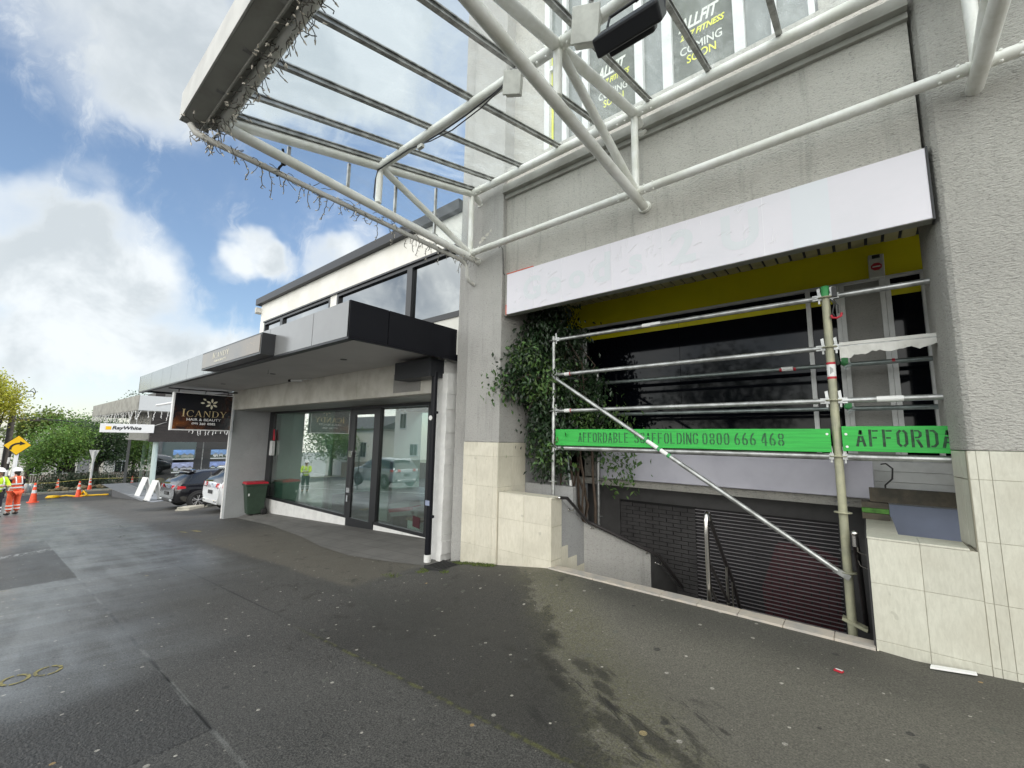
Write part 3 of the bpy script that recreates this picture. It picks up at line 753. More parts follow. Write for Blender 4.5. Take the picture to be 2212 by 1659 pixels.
# drain grate with moss round it
gr = thing('drain_grate', 'black iron drain grate with mossy rim at foot of tiled pillar', 'grate', (-4.72, 4.28, gz(-4.72, 4.28)))
gm = MB(); zc_ = gz(-4.72, 4.28)
for i in range(9): gm.box(-4.93 + i * .05, -4.905 + i * .05, 4.12, 4.44, zc_ - .01, zc_ + .018)
gm.box(-4.95, -4.48, 4.10, 4.12, zc_ - .02, zc_ + .02); gm.box(-4.95, -4.48, 4.44, 4.46, zc_ - .02, zc_ + .02)
gm.build('grate_bars', 'cast_iron', gr)
rnd = random.Random(4)
def tuft(mb, x, y, n, sp, hh=.03):
    for _ in range(n):
        a = rnd.uniform(0, 2 * pi); d = sp * rnd.random() ** .7
        px, py = x + d * cos(a), y + d * sin(a) * .5; z_ = gz(px, py); s_ = rnd.uniform(.3, 1) * hh
        t = rnd.uniform(0, 2 * pi)
        mb.add([(px - s_ * .3, py, z_), (px + s_ * .3, py, z_), (px + s_ * cos(t) * .8, py + s_ * sin(t) * .8, z_ + s_)], [(0, 1, 2)])
mo = MB()
for x, y, n, sp in ((-4.98, 4.52, 160, .16), (-4.7, 4.55, 240, .22), (-4.3, 4.57, 320, .24), (-4.12, 4.53, 160, .14), (-5.0, 4.2, 120, .14), (-4.9, 4.03, 90, .14), (-4.5, 4.08, 60, .1), (-5.3, 3.8, 70, .2)):
    tuft(mo, x, y, n, sp)
tag(mo.build('moss_growth', 'moss'), kind='stuff')
# litter
l1 = MB(); l1.prism([(.26, 4.50, gz(.3, 4.5) + .006), (.50, 4.535, gz(.5, 4.5) + .012), (.50, 4.575, gz(.5, 4.5) + .012), (.27, 4.555, gz(.3, 4.5) + .006)], (0, 0, .012))
tag(l1.build('paper_strip', 'paper'), 'strip of white packing paper lying against the tiled stub wall', 'litter')
l2 = MB(); zz_ = gz(-.254, 4.02) + .004
l2.prism([(-.278, 4.005, zz_), (-.232, 3.993, zz_), (-.22, 4.02, zz_), (-.266, 4.032, zz_)], (0, 0, .010))
l2.mat(1).poly([(-.270, 4.012, zz_ + .012), (-.230, 4.002, zz_ + .012), (-.224, 4.018, zz_ + .012), (-.262, 4.028, zz_ + .012)])
tag(l2.build('crushed_packet', ['red', 'paper']), 'crushed red and white packet on the asphalt', 'litter')
# ================================================================ main building
D = 4.62
YB = 6.4                      # back wall of the entry recess
bld = thing('commercial_building', 'grey stucco commercial building with tiled pillars and a basement stair entry', 'building', (-1.5, 5.0, 0))
p = MB()
p.box(-4.745, -4.045, D, 5.26, 1.552, 13)                 # left pillar above tiles
p.box(-5.12, -4.74, 4.76, 5.3, -.45, 13)                  # set-back strip beside it
p.box(-5.12, -4.05, 5.26, 12, -.6, 13)
p.build('left_pillar', 'stucco_light', bld, bevel=.012)
p = MB()
fr = [(.635, D), (.60, D + .02), (.575, D + .10), (.545, 4.97), (.545, 5.4), (4.2, 5.4), (4.2, D)]
p.prism([(x, y, 1.575) for x, y in fr], (0, 0, 11.5))
p.build('right_pillar', 'stucco_rough', bld, bevel=.01)
p = MB()
p.box(-4.045, .55, 4.70, 5.02, 4.10, 5.84); p.box(-4.045, .55, 4.70, 4.735, 3.44, 4.10)                # beam wall between pillars
p.build('front_wall', 'stucco', bld)
p = MB()
p.box(-4.045, .555, 4.58, 4.70, 5.365, 5.40); p.box(-4.045, .555, 4.60, 4.70, 5.40, 5.50)
p.box(-4.045, .555, 4.655, 4.70, 5.305, 5.365)
p.build('ledge_flashing', 'beam', bld)
# upper wall with windows
p = MB(); p.box(-4.045, -3.46, 4.86, 5.0, 5.84, 13); p.box(-.05, .56, 4.86, 5.0, 5.84, 13); p.box(-3.46, -.05, 4.86, 5.0, 8.6, 13)
p.box(-4.045, .56, 5.0, 12, 12.6, 13); p.box(-4.045, .56, 11.8, 12, 5, 12.6)
p.build('upper_wall', 'stucco', bld)
uw = MB(); uw.box(-3.46, -.05, 4.93, 4.94, 5.86, 8.6)
win = uw.build('upper_window', 'upper_glass', bld)
f = MB()
for x0, x1 in ((-3.455, -3.36), (-3.13, -3.05), (-2.79, -2.69), (-1.995, -1.885), (-1.63, -1.51), (-.82, -.71), (-.46, -.40), (-.13, -.075)):
    f.box(x0, x1, 4.85, 4.925, 5.86, 8.6)
f.box(-3.46, -.05, 4.84, 4.92, 5.80, 5.87)
f.box(-3.36, -.08, 4.87, 4.925, 7.28, 7.35)
f.build('window_frame', 'frame_white', win)
f = MB(); f.box(-3.358, -3.325, 4.915, 4.925, 5.88, 7.6); f.build('yellow_trim', 'poster_yellow', win)
for x0, x1, xl, xr in ((-2.69, -2.0, -2.565, -2.10), (-1.51, -.825, -1.44, -.92)):
    ps = MB(); ps.box(x0, x1, 4.905, 4.915, 5.9, 7.27)
    po = ps.build('poster', 'poster', bld)
    wd = xr - xl; t = MB(); t2 = MB(); t3 = MB(); t4 = MB()
    put_text(t, 'ALLFIT', (xl, 4.903, 6.665), (1, 0, 0), (0, 0, 1), wd * .92, .17, shear=.35, offset=.035)
    put_text(t2, '24/7 FITNESS', (xl + .02, 4.903, 6.54), (1, 0, 0), (0, 0, 1), wd * .98, .085, shear=.3, offset=.03)
    put_text(t3, 'COMING', (xl + .015, 4.903, 6.335), (1, 0, 0), (0, 0, 1), wd * .92, .11, offset=.012)
    put_text(t4, 'SOON', (xl + .09, 4.903, 6.20), (1, 0, 0), (0, 0, 1), wd * .64, .11, offset=.014)
    t.build('white_lettering', 'poster_white', po); t2.build('yellow_lettering', 'poster_yellow', po); t3.build('white_lettering', 'poster_white', po); t4.build('yellow_lettering', 'poster_yellow', po)

p = MB(); rp = random.Random(12)
for cx_, cz_, r0 in ((-4.46, 4.76, .05), (-4.38, 4.81, .035), (-4.52, 4.72, .03), (-4.30, 4.85, .022)):
    p.poly([(cx_ + r0 * rp.uniform(.5, 1.3) * cos(a) * 1.3, D - .002, cz_ + r0 * rp.uniform(.4, 1.1) * sin(a)) for a in [2 * pi * i / 13 for i in range(13)]])
tag(p.build('peeled_patch', 'concrete', bld), kind='stuff')
# recess: soffit, back wall, glazing
p = MB(); p.box(-4.045, 4.0, 4.74, YB + .3, 4.03, 4.09); p.build('soffit_backing', 'black', bld)
p = MB()
n = 0; x = -4.0
while x < 1.6:
    p.box(x, x + .118, 4.74, YB, 3.972 if True else 0, 4.0); x += .15
p.build('soffit_slats', 'slat', bld)
p = MB(); p.box(-4.045, 1.8, YB, YB + .12, 3.56, 3.98); p.build('yellow_band', 'yellow_wall', bld)
p = MB(); p.box(-3.66, 1.8, YB - .03, YB + .06, 3.525, 3.558); p.build('head_trim', 'frame_white', bld)
gl = MB()
gl.box(-3.62, -2.043, YB + .02, YB + .03, 1.45, 3.525); gl.box(-2.037, -.445, YB + .02, YB + .03, 1.45, 3.525)
gl.box(-.395, -.147, YB + .02, YB + .03, 1.45, 3.525); gl.box(.365, .617, YB + .02, YB + .03, 1.45, 3.525); gl.box(.66, 1.8, YB + .02, YB + .03, 1.45, 3.525)
bw = gl.build('black_window', 'black_gloss', bld)
for x0, x1 in ((-3.62, -2.043), (-2.037, -.445), (-.395, -.147), (.365, .617), (.66, 1.8)):
    p = MB(); p.box(x0, x1, YB + .010, YB + .018, 3.322, 3.398); p.build('yellow_stripe', 'yellow_film', bw)
for x0, x1 in ((-.444, -.396), (-.146, -.103), (-.101, -.056), (.27, .314), (.317, .364), (.618, .659), (-3.66, -3.62)):
    p = MB(); p.box(x0, x1, YB - .04, YB + .05, 1.44, 3.525); p.build('mullion', 'frame_white', bw)
p = MB(); p.box(-3.62, 1.8, YB + .055, YB + .07, 1.43, 3.53); p.build('window_backing', 'black', bw)
p = MB(); p.box(-.055, .269, YB, YB + .1, 1.42, 3.525); p.build('pier_panel', 'grey_panel', bld)
p = MB(); p.box(-4.045, -3.66, YB, YB + .1, -2.2, 3.56); p.box(-4.10, -4.046, 5.262, YB, -2.2, 4.0); p.box(-5.1, -4.05, 5.3, 5.4, -2.2, 4.0); p.build('recess_side_wall', 'stairwall', bld)
# weatherboard spandrel on the right, below the windows
p = MB()
for i in range(3): p.box(.02, 1.8, YB - .03 + i * .008, YB + .09, 1.43 - .115 * (i + 1) + .004, 1.43 - .115 * i)
p.build('spandrel_boards', 'frame_white', bld)
p = MB(); p.box(.02, 1.8, YB + .02, YB + .1, -.6, 1.084); p.build('lower_wall', 'stairwall', bld)
p = MB(); p.box(-4.045, .02, YB - .06, YB + .1, .90, 1.0); p.box(-4.045, .02, YB, YB + .1, 1.0, 1.45); p.build('shutter_lintel', 'stucco', bld)
p = MB()
YS = 6.75
p.box(-4.045, .02, YS - .05, YS + .1, .655, .905); p.box(-4.045, -3.18, YS - .05, YS + .1, -2.3, .655); p.box(-.31, .0, YS - .05, YS + .1, -2.3, .655)
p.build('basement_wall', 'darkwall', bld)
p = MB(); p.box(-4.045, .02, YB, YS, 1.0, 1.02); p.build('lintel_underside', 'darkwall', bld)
# left part of the basement front: grey blockwork beside the shutter
p = MB(); rb = random.Random(3)
z = -2.2; row = 0
while z < .62:
    x = -3.18 + (row % 2) * -.10
    while x < -2.02:
        x0, x1 = max(x, -3.18), min(x + .205, -2.0)
        if x1 - x0 > .03: p.box(x0, x1, YS - .02 + rb.uniform(-.003, .003), YS + .05, z, z + .052)
        x += .215
    z += .060; row += 1
p.mat(1).box(-3.18, -2.0, YS, YS + .08, -2.2, .655)
p.build('block_infill', ['brick', 'black'], bld)
# roller shutter: open-grille slats, one mesh
sh = MB(); z = -2.3; row = 0
while z < .64:
    x = -2.0 + (.085 if row % 2 else 0)
    sh.box(-2.0, -.315, YS - .012, YS + .004, z + .032, z + .039)
    while x < -.33:
        sh.mat(1).box(x, x + .010, YS - .016, YS + .006, z, z + .030); x += .17; sh.mat(0)
    z += .048; row += 1
rs = sh.build('roller_shutter', ['shutter', 'black'], bld)
p = MB(); p.box(-2.0, -.31, YS + .02, YS + .05, -2.3, .65)
p.build('shutter_backing', 'shutter_dark', rs)
p = MB(); p.prism([(-1.05, YS + .008, -2.3), (-.34, YS + .008, -2.3), (-.34, YS + .008, .22), (-.62, YS + .008, .34), (-.98, YS + .008, .30), (-1.18, YS + .008, -.3)], (0, .008, 0)); p.build('red_door_behind', 'shutter_red', rs)

# ---- tiles
def tiles(rects, axis, at, mt, name, th=.010, gap=.0012, back=None):
    """rects: (a0, a1, z0, z1) lists on a wall plane; axis 'y' -> plane faces -Y, 'x+' faces +X, 'x-' faces -X"""
    b = MB()
    for a0, a1, z0, z1 in rects:
        a0 += gap; a1 -= gap; z0 += gap; z1 -= gap
        if axis == 'y': b.box(a0, a1, at - th, at + .004, z0, z1)
        elif axis == 'x+': b.box(at - .004, at + th, a0, a1, z0, z1)
        else: b.box(at - th, at + .004, a0, a1, z0, z1)
    return b.build(name, mt, bld, bevel=.0022)
rows = [-.5, .075, .49, .92, 1.35, 1.552]
rect = lambda cs, zs: [(a, b, c, d) for a, b in zip(cs, cs[1:]) for c, d in zip(zs, zs[1:])]
for bx in ((-4.735, -4.052, D + .004, 5.25, -.5, 1.55), (-4.03, -3.14, D + .004, 4.86, -.4, .848), (-.018, .58, D + .004, 4.90, -.3, .848), (.585, 4.2, D + .001, 5.3, -.3, 1.57), (-.018, .165, 4.905, 6.05, -2.2, .848)):
    p = MB(); p.box(*bx); p.build('tile_backing', 'grout', bld)
tiles(rect([-4.755, -4.468, -4.14, -4.036], rows), 'y', D + .008, 'tile', 'pillar_tiles')
tiles(rect([4.60, 4.933, 5.252], rows), 'x+', -4.050, 'tile', 'pillar_return_tiles')
tiles(rect([-4.018, -3.576, -3.126], [-.4, .09, .515, .862]), 'y', D + .008, 'tile', 'stub_wall_tiles')
b = MB()                                                         # caps of the left stub wall
for a0, a1 in ((-4.018, -3.576), (-3.574, -3.126)): b.box(a0, a1, D - .004, 4.865, .849, .863)
b.build('stub_wall_cap', 'tile', bld, bevel=.002)
tiles([(4.612, 4.865, .50, .848), (4.612, 4.865, .09, .497), (4.612, 4.865, -.35, .087)], 'x+', -3.140, 'tile', 'stub_end_tiles')
tiles(rect([-.032, .279, .588], [-.3, .078, .51, .848]), 'y', D + .008, 'tile_grey', 'right_stub_tiles')
b = MB()
for a0, a1 in ((-.034, .279), (.281, .545)): b.box(a0, a1, D - .006, 4.915, .849, .864)
b.box(-.034, .172, 4.917, 5.45, .849, .864); b.box(-.034, .172, 5.452, 6.05, .849, .864)
b.build('right_stub_cap', 'tile_grey', bld, bevel=.002)
tiles(rect([.5885, .633, .70, 1.2, 1.8, 2.6, 3.4, 4.2], [-.3, .075, .505, .925, 1.365, 1.574]), 'y', D + .004, 'tile_grey', 'right_pillar_tiles')
b = MB()                                                         # splayed return tiles of the right pillar
for z0, z1 in zip([.864, 1.365], [1.362, 1.574]):
    for (xa, ya), (xb, yb) in (((.592, 4.62), (.572, 4.79)), ((.571, 4.795), (.546, 4.985))):
        b.prism([(xa, ya, z0), (xb, yb, z0), (xb + .05, yb, z0), (xa + .05, ya, z0)], (0, 0, z1 - z0 - .004))
b.build('right_return_tiles', 'tile_grey', bld)
# stone nosing along the top of the stair
b = MB(); cuts = [-3.15, -2.53, -2.05, -1.75, -1.38, -1.02, -.66, -.30, -.036]
for i, (a0, a1) in enumerate(zip(cuts, cuts[1:])):
    b.box(a0 + .002, a1 - .002, 4.585, 4.755, -.16, .022)
b.build('stair_nosing', 'kerbstone', bld, bevel=.004)
b = MB(); b.box(-3.14, -.03, 4.60, 4.76, -2.3, -.165)
for i in range(9): b.box(-3.14, -.03, 4.757 + i * .27, 4.757 + (i + 1) * .27, -2.3, -.16 - i * .17)
b.build('stair_steps', 'stucco', bld)
# stair side walls
def wallq(pts, th, mt, name):
    pts = [Vector(q) for q in pts]; n_ = (pts[1] - pts[0]).cross(pts[2] - pts[0]).normalized()
    b = MB(); b.prism(pts, n_ * -th); return b.build(name, mt, bld)
wallq([(-3.142, 4.865, -2.2), (-3.142, 5.45, -2.2), (-3.142, 5.45, .45), (-3.142, 4.865, .83)], .06, 'stairwall', 'stair_side_wall')
wallq([(-3.14, 5.45, -2.2), (-2.40, 6.00, -2.2), (-2.40, 6.00, .06), (-3.14, 5.45, .45)], .06, 'stucco_light', 'stair_splay_wall')
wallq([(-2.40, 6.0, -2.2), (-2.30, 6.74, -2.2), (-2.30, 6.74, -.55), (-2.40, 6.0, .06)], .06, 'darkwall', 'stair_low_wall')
b = MB()                                                         # stepped tile skirting along the left wall
for i, (y0, y1, zt) in enumerate(((4.865, 5.02, .22), (5.02, 5.25, .05), (5.25, 5.449, -.10))): b.box(-3.142, -3.130, y0 + .002, y1 - .002, -.7, zt)
b.build('stepped_skirting', 'tile', bld)
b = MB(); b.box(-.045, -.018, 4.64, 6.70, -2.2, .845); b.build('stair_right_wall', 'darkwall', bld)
b = MB(); b.box(-4.05, -3.2, 5.26, 5.34, -.6, .95); b.build('planter_wall', 'stairwall', bld)

# large white board under the windows, and blue-grey board behind the right stub wall
b = MB(); b.box(-3.26, .06, 6.17, 6.22, 1.02, 1.43)
tag(b.build('hoarding_board', 'lavender', bevel=.012), 'long blank pale lavender board fixed above the basement shutter', 'board')
b = MB(); b.box(.165, 1.4, 6.1, 6.13, -.6, .985)
tag(b.build('hoarding_board', 'blue_board'), 'blue-grey blank board behind the tiled stub wall on the right', 'board')
b = MB(); b.path([(.13, 6.16, 1.40), (.17, 6.13, 1.41), (.22, 6.12, 1.36), (.21, 6.13, 1.25), (.15, 6.15, 1.18), (.14, 6.15, 1.02)], .008)
tag(b.build('loose_cable', 'wire'), 'loose black cable beside the end of the lavender board', 'cable')

# ---- blank sign box
sg = thing('sign_box', 'long blank white sign box with faint ghost letters above the recess', 'sign', (-1.7, 4.6, 3.42))
b = MB(); b.box(-3.93, .555, 4.605, 4.612, 3.425, 4.035)
b.build('sign_face', 'signwhite', sg)
b = MB(); b.box(-3.935, .56, 4.613, 4.72, 3.42, 4.04); b.build('sign_case', 'beam', sg)
b = MB(); b.box(-3.945, -3.932, 4.60, 4.66, 3.42, 3.57); b.box(-3.94, -3.45, 4.602, 4.66, 4.037, 4.05); b.build('red_edge_trim', 'red_edge', sg)
b = MB(); b.box(.558, .572, 4.60, 4.72, 3.41, 4.045); b.build('end_trim', 'black_frame', sg)
for ch, x, z, h_ in (('G', -3.62, 3.56, .34), ('o', -3.22, 3.56, .24), ('o', -2.86, 3.56, .24), ('d', -2.50, 3.56, .38), ('s', -2.02, 3.56, .24), ('2', -1.52, 3.55, .40), ('U', -1.0, 3.55, .40)):
    b = MB(); put_text(b, ch, (x, 4.6035, z), (1, 0, 0), (0, 0, 1), height=h_, offset=.035, thick=.0005); b.build('ghost_letter', 'ghost', sg)
b = MB(); b.box(-.38, -.09, 4.6025, 4.606, 3.426, 4.034); b.build('ghost_band', 'ghost2', sg)
b = MB(); rw = random.Random(11)
for i in range(70):
    x0 = rw.uniform(-3.85, -.5); z0 = rw.uniform(3.47, 3.98); a = rw.choice([rw.uniform(.2, .7), rw.uniform(1.2, 1.6)]); L_ = rw.uniform(.03, .16)
    b.path([(x0, 4.604, z0), (x0 + L_ * .5 * cos(a), 4.6032, z0 + L_ * .5 * sin(a) + .006), (x0 + L_ * cos(a), 4.604, min(4.02, z0 + L_ * sin(a)))], .0028, 4)
tag(b.build('vinyl_creases', 'wrinkle', sg), kind='stuff')
b = MB()
for x in (-3.44, -2.98, -2.24, -1.62, -.62):
    b = MB(); b.box(x, x + .003, 4.6030, 4.606, 3.43, 4.03); b.build('sheet_joint', 'wrinkle', sg)

# ---- alarm box
al = thing('alarm_box', 'white alarm siren box with red octagon on the yellow band', 'alarm', (.254, 6.38, 3.66))
b = MB(); b.prism([(.185, 6.28, 3.53), (.325, 6.28, 3.52), (.33, 6.28, 3.80), (.19, 6.28, 3.81)], (0, .12, 0)); b.build('siren_case', 'grey_plastic', al, bevel=.01)
b = MB(); b.poly([(.257 + .052 * cos(R(22.5 + 45 * i)), 6.276, 3.655 + .047 * sin(R(22.5 + 45 * i))) for i in range(8)]); b.build('red_octagon', 'red', al)
b = MB(); b.box(.222, .292, 6.272, 6.275, 3.648, 3.662); b.build('badge_lettering', 'label_white', al)
b = MB(); b.box(.225, .295, 6.272, 6.28, 3.755, 3.795); b.build('siren_lamp', 'black', al)
# ================================================================ glass canopy on tube trusses
XT = (-4.55, -1.84, .87, 3.58)
zp = lambda y: 4.60 + .2612 * (y - 1.09)
cp = thing('glass_canopy', 'sloping glass canopy on white tubular steel trusses over the footpath', 'canopy', (-1.84, 4.44, 5.47))
YW, YM, YT = 4.43, 2.78, 1.06
for xt in XT:
    b = MB()
    b.tube((xt, YW, zp(YW)), (xt, YT, zp(YT)), .054)
    b.build('top_chord', 'white_paint', cp)
    b = MB(); b.tube((xt, YW + .26, 4.40), (xt, YT, zp(YT) - .045), .054); b.tube((xt, YW + .24, 4.405), (xt, YW + .27, 4.398), .075)
    b.build('bottom_chord', 'white_paint', cp)
    b = MB(); b.tube((xt, YW, zp(YW)), (xt, YW, 4.48), .042); b.build('truss_post', 'white_paint', cp)
    b = MB(); b.tube((xt, YM, zp(YM)), (xt, YM, 4.55), .042); b.build('truss_post', 'white_paint', cp)
    b = MB(); b.tube((xt, YM, zp(YM)), (xt, YW, 4.47), .044); b.build('truss_brace', 'white_paint', cp)
    b = MB(); b.tube((xt, YW, zp(YW)), (xt, YW + .26, zp(YW) - .09), .05); b.tube((xt, YW + .2, zp(YW) - .07), (xt, YW + .27, zp(YW) - .095), .072)
    b.build('wall_bracket', 'white_paint', cp)
for i, (x0, x1) in enumerate(zip(XT, XT[1:])):
    for y, z, r_, nm in ((YW, zp(YW), .056, 'wall_rail'), (YM, zp(YM), .052, 'purlin'), (YW, 4.47, .048, 'lower_rail')):
        if nm == 'purlin' and False: continue
        b = MB(); b.tube((x0 + .03, y, z), (x1 - .03, y, z), r_)
        for x in (x0 + .11, x0 + .21, x1 - .21, x1 - .11):
            b.ball((x, y - r_ * .75, z + r_ * .62), .014, 4); b.ball((x, y - r_ * .35, z - r_ * .90), .014, 4)
        for x in (x0 + .062, x1 - .062): b.tube((x - .004, y, z), (x + .004, y, z), r_ + .004)
        b.build(nm, 'white_paint', cp)
b = MB(); b.tube((-4.55, YT + .01, zp(YT) - .02), (3.6, YT + .01, zp(YT) - .02), .05); b.build('outer_rail', 'white_paint', cp)
BX = [-4.50, -4.10, -3.56, -2.90, -2.28, -1.65, -1.0, -.36, .28, .83, 1.45, 2.1, 2.75, 3.4]
for x in BX:
    b = MB()
    a, c = Vector((x, 4.55, zp(4.55) + .085)), Vector((x, 1.0, zp(1.0) + .085)); mid = (a + c) / 2; dv = (c - a) / 2
    nv = Vector((0, -.2527, .9675))
    b.obox(mid, (.027, 0, 0), dv, nv * .006); b.obox(mid - nv * .020, (.012, 0, 0), dv, nv * .018); b.obox(mid - nv * .042, (.022, 0, 0), dv, nv * .005)
    b.build('glazing_bar', 'alu', cp)
b = MB()
for x0, x1 in zip(BX, BX[1:]):
    a = [Vector((x0 + .012, 4.6, zp(4.6) + .092)), Vector((x1 - .012, 4.6, zp(4.6) + .092)), Vector((x1 - .012, .98, zp(.98) + .092)), Vector((x0 + .012, .98, zp(.98) + .092))]
    b.poly(a)
b.build('glass_roof', 'canopy_glass', cp)
# glazed end with small bars
b = MB(); b.poly([(-4.60, 4.40, zp(4.40) - .05), (-4.60, 1.45, zp(1.45) - .05), (-4.60, 1.45, 4.585), (-4.60, 4.40, 4.50)])
b.build('end_glass', 'canopy_glass', cp)
for y in (1.70, 2.39, 3.06, 3.74):
    b = MB(); b.box(-4.615, -4.585, y - .016, y + .016, 4.53, zp(y) - .05); b.box(-4.625, -4.575, y - .05, y + .05, 4.515, 4.535)
    b.build('end_glazing_bar', 'alu', cp)
# fascia gutter beam on the outer edge
b = MB(); b.box(-4.76, 4.2, .80, .965, 4.535, 4.80); b.box(-4.74, 4.2, .965, 1.07, 4.575, 4.72); b.box(-4.75, 4.2, .950, .968, 4.515, 4.56)
b.build('fascia_beam', 'beam', cp, bevel=.006)
b = MB(); b.box(-4.772, 4.2, .785, .80, 4.53, 4.815); b.box(-4.772, -4.762, .80, 1.02, 4.53, 4.815); b.build('fascia_cover', 'beam_face', cp, bevel=.003)
x = -4.7
while x < 1.4:
    b = MB(); b.box(x - .018, x + .018, .89, .95, 4.529, 4.536); x += .62; b.build('fascia_clip', 'alu', cp)
# thin gutter drain pipe along the canopy end, with elbow at the pillar
b = MB(); b.path([(-4.70, .86, 4.50), (-4.68, .90, 4.43), (-4.66, 1.02, 4.405), (-4.655, 1.2, 4.40), (-4.64, 4.30, 4.355), (-4.63, 4.40, 4.33), (-4.62, 4.44, 4.24), (-4.62, 4.44, 4.13), (-4.62, 4.48, 4.06), (-4.62, 4.6, 4.03)], .030, 10)
for y in (1.5, 2.3, 3.1, 3.8): b.tube((-4.652, y - .01, 4.396), (-4.652, y + .01, 4.396), .034)
b.build('drain_pipe', 'white_dirty', cp)
b = MB(); b.path([(-4.55, 1.62, 4.62), (-4.58, 1.66, 4.50), (-4.65, 1.64, 4.46), (-4.68, 1.63, 4.41), (-4.66, 1.63, 4.36)], .013, 8); b.ball((-4.60, 1.66, 4.50), .030, 5)
b.build('pipe_hanger', 'black', cp)

# wiring, junction boxes, floodlight
def jbox(loc, rz, label, k=1.0):
    t = thing('junction_box', label, 'electrical box', loc)
    Rm = Euler((R(18), R(8), rz)).to_matrix(); c = Vector(loc)
    b = MB(); b.obox(c, Rm @ Vector((.085 * k, 0, 0)), Rm @ Vector((0, .055 * k, 0)), Rm @ Vector((0, 0, .105 * k))); b.build('box_body', 'grey_plastic', t, bevel=.008)
    b = MB(); b.obox(c + Rm @ Vector((0, -.062 * k, -.01)), Rm @ Vector((.095 * k, 0, 0)), Rm @ Vector((0, .012 * k, 0)), Rm @ Vector((0, 0, .115 * k))); b.build('box_lid', 'grey_plastic', t, bevel=.005)
    b = MB(); b.tube(c + Rm @ Vector((.02, 0, .10 * k)), c + Rm @ Vector((.02, 0, .15 * k)), .018); b.tube(c + Rm @ Vector((-.03, 0, .10 * k)), c + Rm @ Vector((-.03, 0, .14 * k)), .014); b.build('cable_gland', 'cable', t)
    return t
jbox((-2.27, 2.70, 4.86), R(25), 'grey plastic junction box strapped under the purlin, nearer the canopy end', .88)
jbox((-1.49, 2.68, 4.90), R(20), 'larger pale junction box beside the black floodlight', 1.15)
fl = thing('floodlight', 'black rectangular floodlight hanging under the canopy purlin', 'floodlight', (-1.1, 2.66, 4.75))
Rm = Euler((R(-38), R(-4), R(4))).to_matrix(); c = Vector((-1.11, 2.62, 4.60))
b = MB(); b.obox(c, Rm @ Vector((.24, 0, 0)), Rm @ Vector((0, .065, 0)), Rm @ Vector((0, 0, .165)))
b.obox(c + Rm @ Vector((0, .075, 0)), Rm @ Vector((.17, 0, 0)), Rm @ Vector((0, .03, 0)), Rm @ Vector((0, 0, .09)))
b.build('lamp_housing', 'lamp_black', fl, bevel=.018)
b = MB(); b.obox(c + Rm @ Vector((0, -.058, 0)), Rm @ Vector((.19, 0, 0)), Rm @ Vector((0, .004, 0)), Rm @ Vector((0, 0, .10))); b.build('lamp_glass', 'carglass', fl)
b = MB()
for s_ in (-1, 1): b.path([c + Rm @ Vector((s_ * .225, 0, 0)), c + Rm @ Vector((s_ * .235, .02, .10)), Vector((-1.1 + s_ * .22, 2.74, 4.93))], .010, 6)
b.path([Vector((-1.32, 2.74, 4.93)), Vector((-.88, 2.74, 4.93))], .012, 6); b.path([Vector((-1.1, 2.74, 4.93)), Vector((-1.1, 2.78, 4.99))], .018, 6)
b.build('yoke_bracket', 'lamp_black', fl)
b = MB(); b.path([(-1.47, 2.68, 5.02), (-1.44, 2.66, 5.10), (-1.36, 2.62, 5.13), (-1.28, 2.60, 5.05), (-1.20, 2.62, 5.02), (-1.16, 2.66, 5.06), (-1.14, 2.72, 5.06)], .019, 8)
tag(b.build('flexible_conduit', 'cable'), 'grey flexible conduit curling from the larger junction box', 'conduit')
b = MB()
b.path([(-2.30, 2.70, 4.95), (-2.5, 2.72, 4.93), (-2.9, 2.71, 4.88), (-3.3, 2.70, 4.86), (-3.62, 2.72, 4.90), (-3.9, 2.74, 4.97), (-4.3, 2.75, 4.985), (-4.53, 2.74, 4.97), (-4.58, 2.74, 4.85), (-4.59, 2.74, 4.62), (-4.60, 2.86, 4.47), (-4.62, 3.05, 4.46)], .009, 6)
b.path([(-2.32, 2.70, 4.93), (-2.7, 2.72, 4.86), (-3.1, 2.70, 4.80), (-3.45, 2.70, 4.84), (-3.7, 2.73, 4.93)], .007, 6)
b.path([(-4.62, 3.05, 4.46), (-4.64, 3.3, 4.475), (-4.60, 3.6, 4.50), (-4.62, 4.0, 4.47), (-4.60, 4.3, 4.50)], .007, 6)
b.mat(1).box(-3.66, -3.58, 2.68, 2.72, 4.83, 4.87)
tag(b.build('power_cable', ['wire', 'grey_plastic']), 'black power cable drooping under the canopy purlin to its end', 'cable')

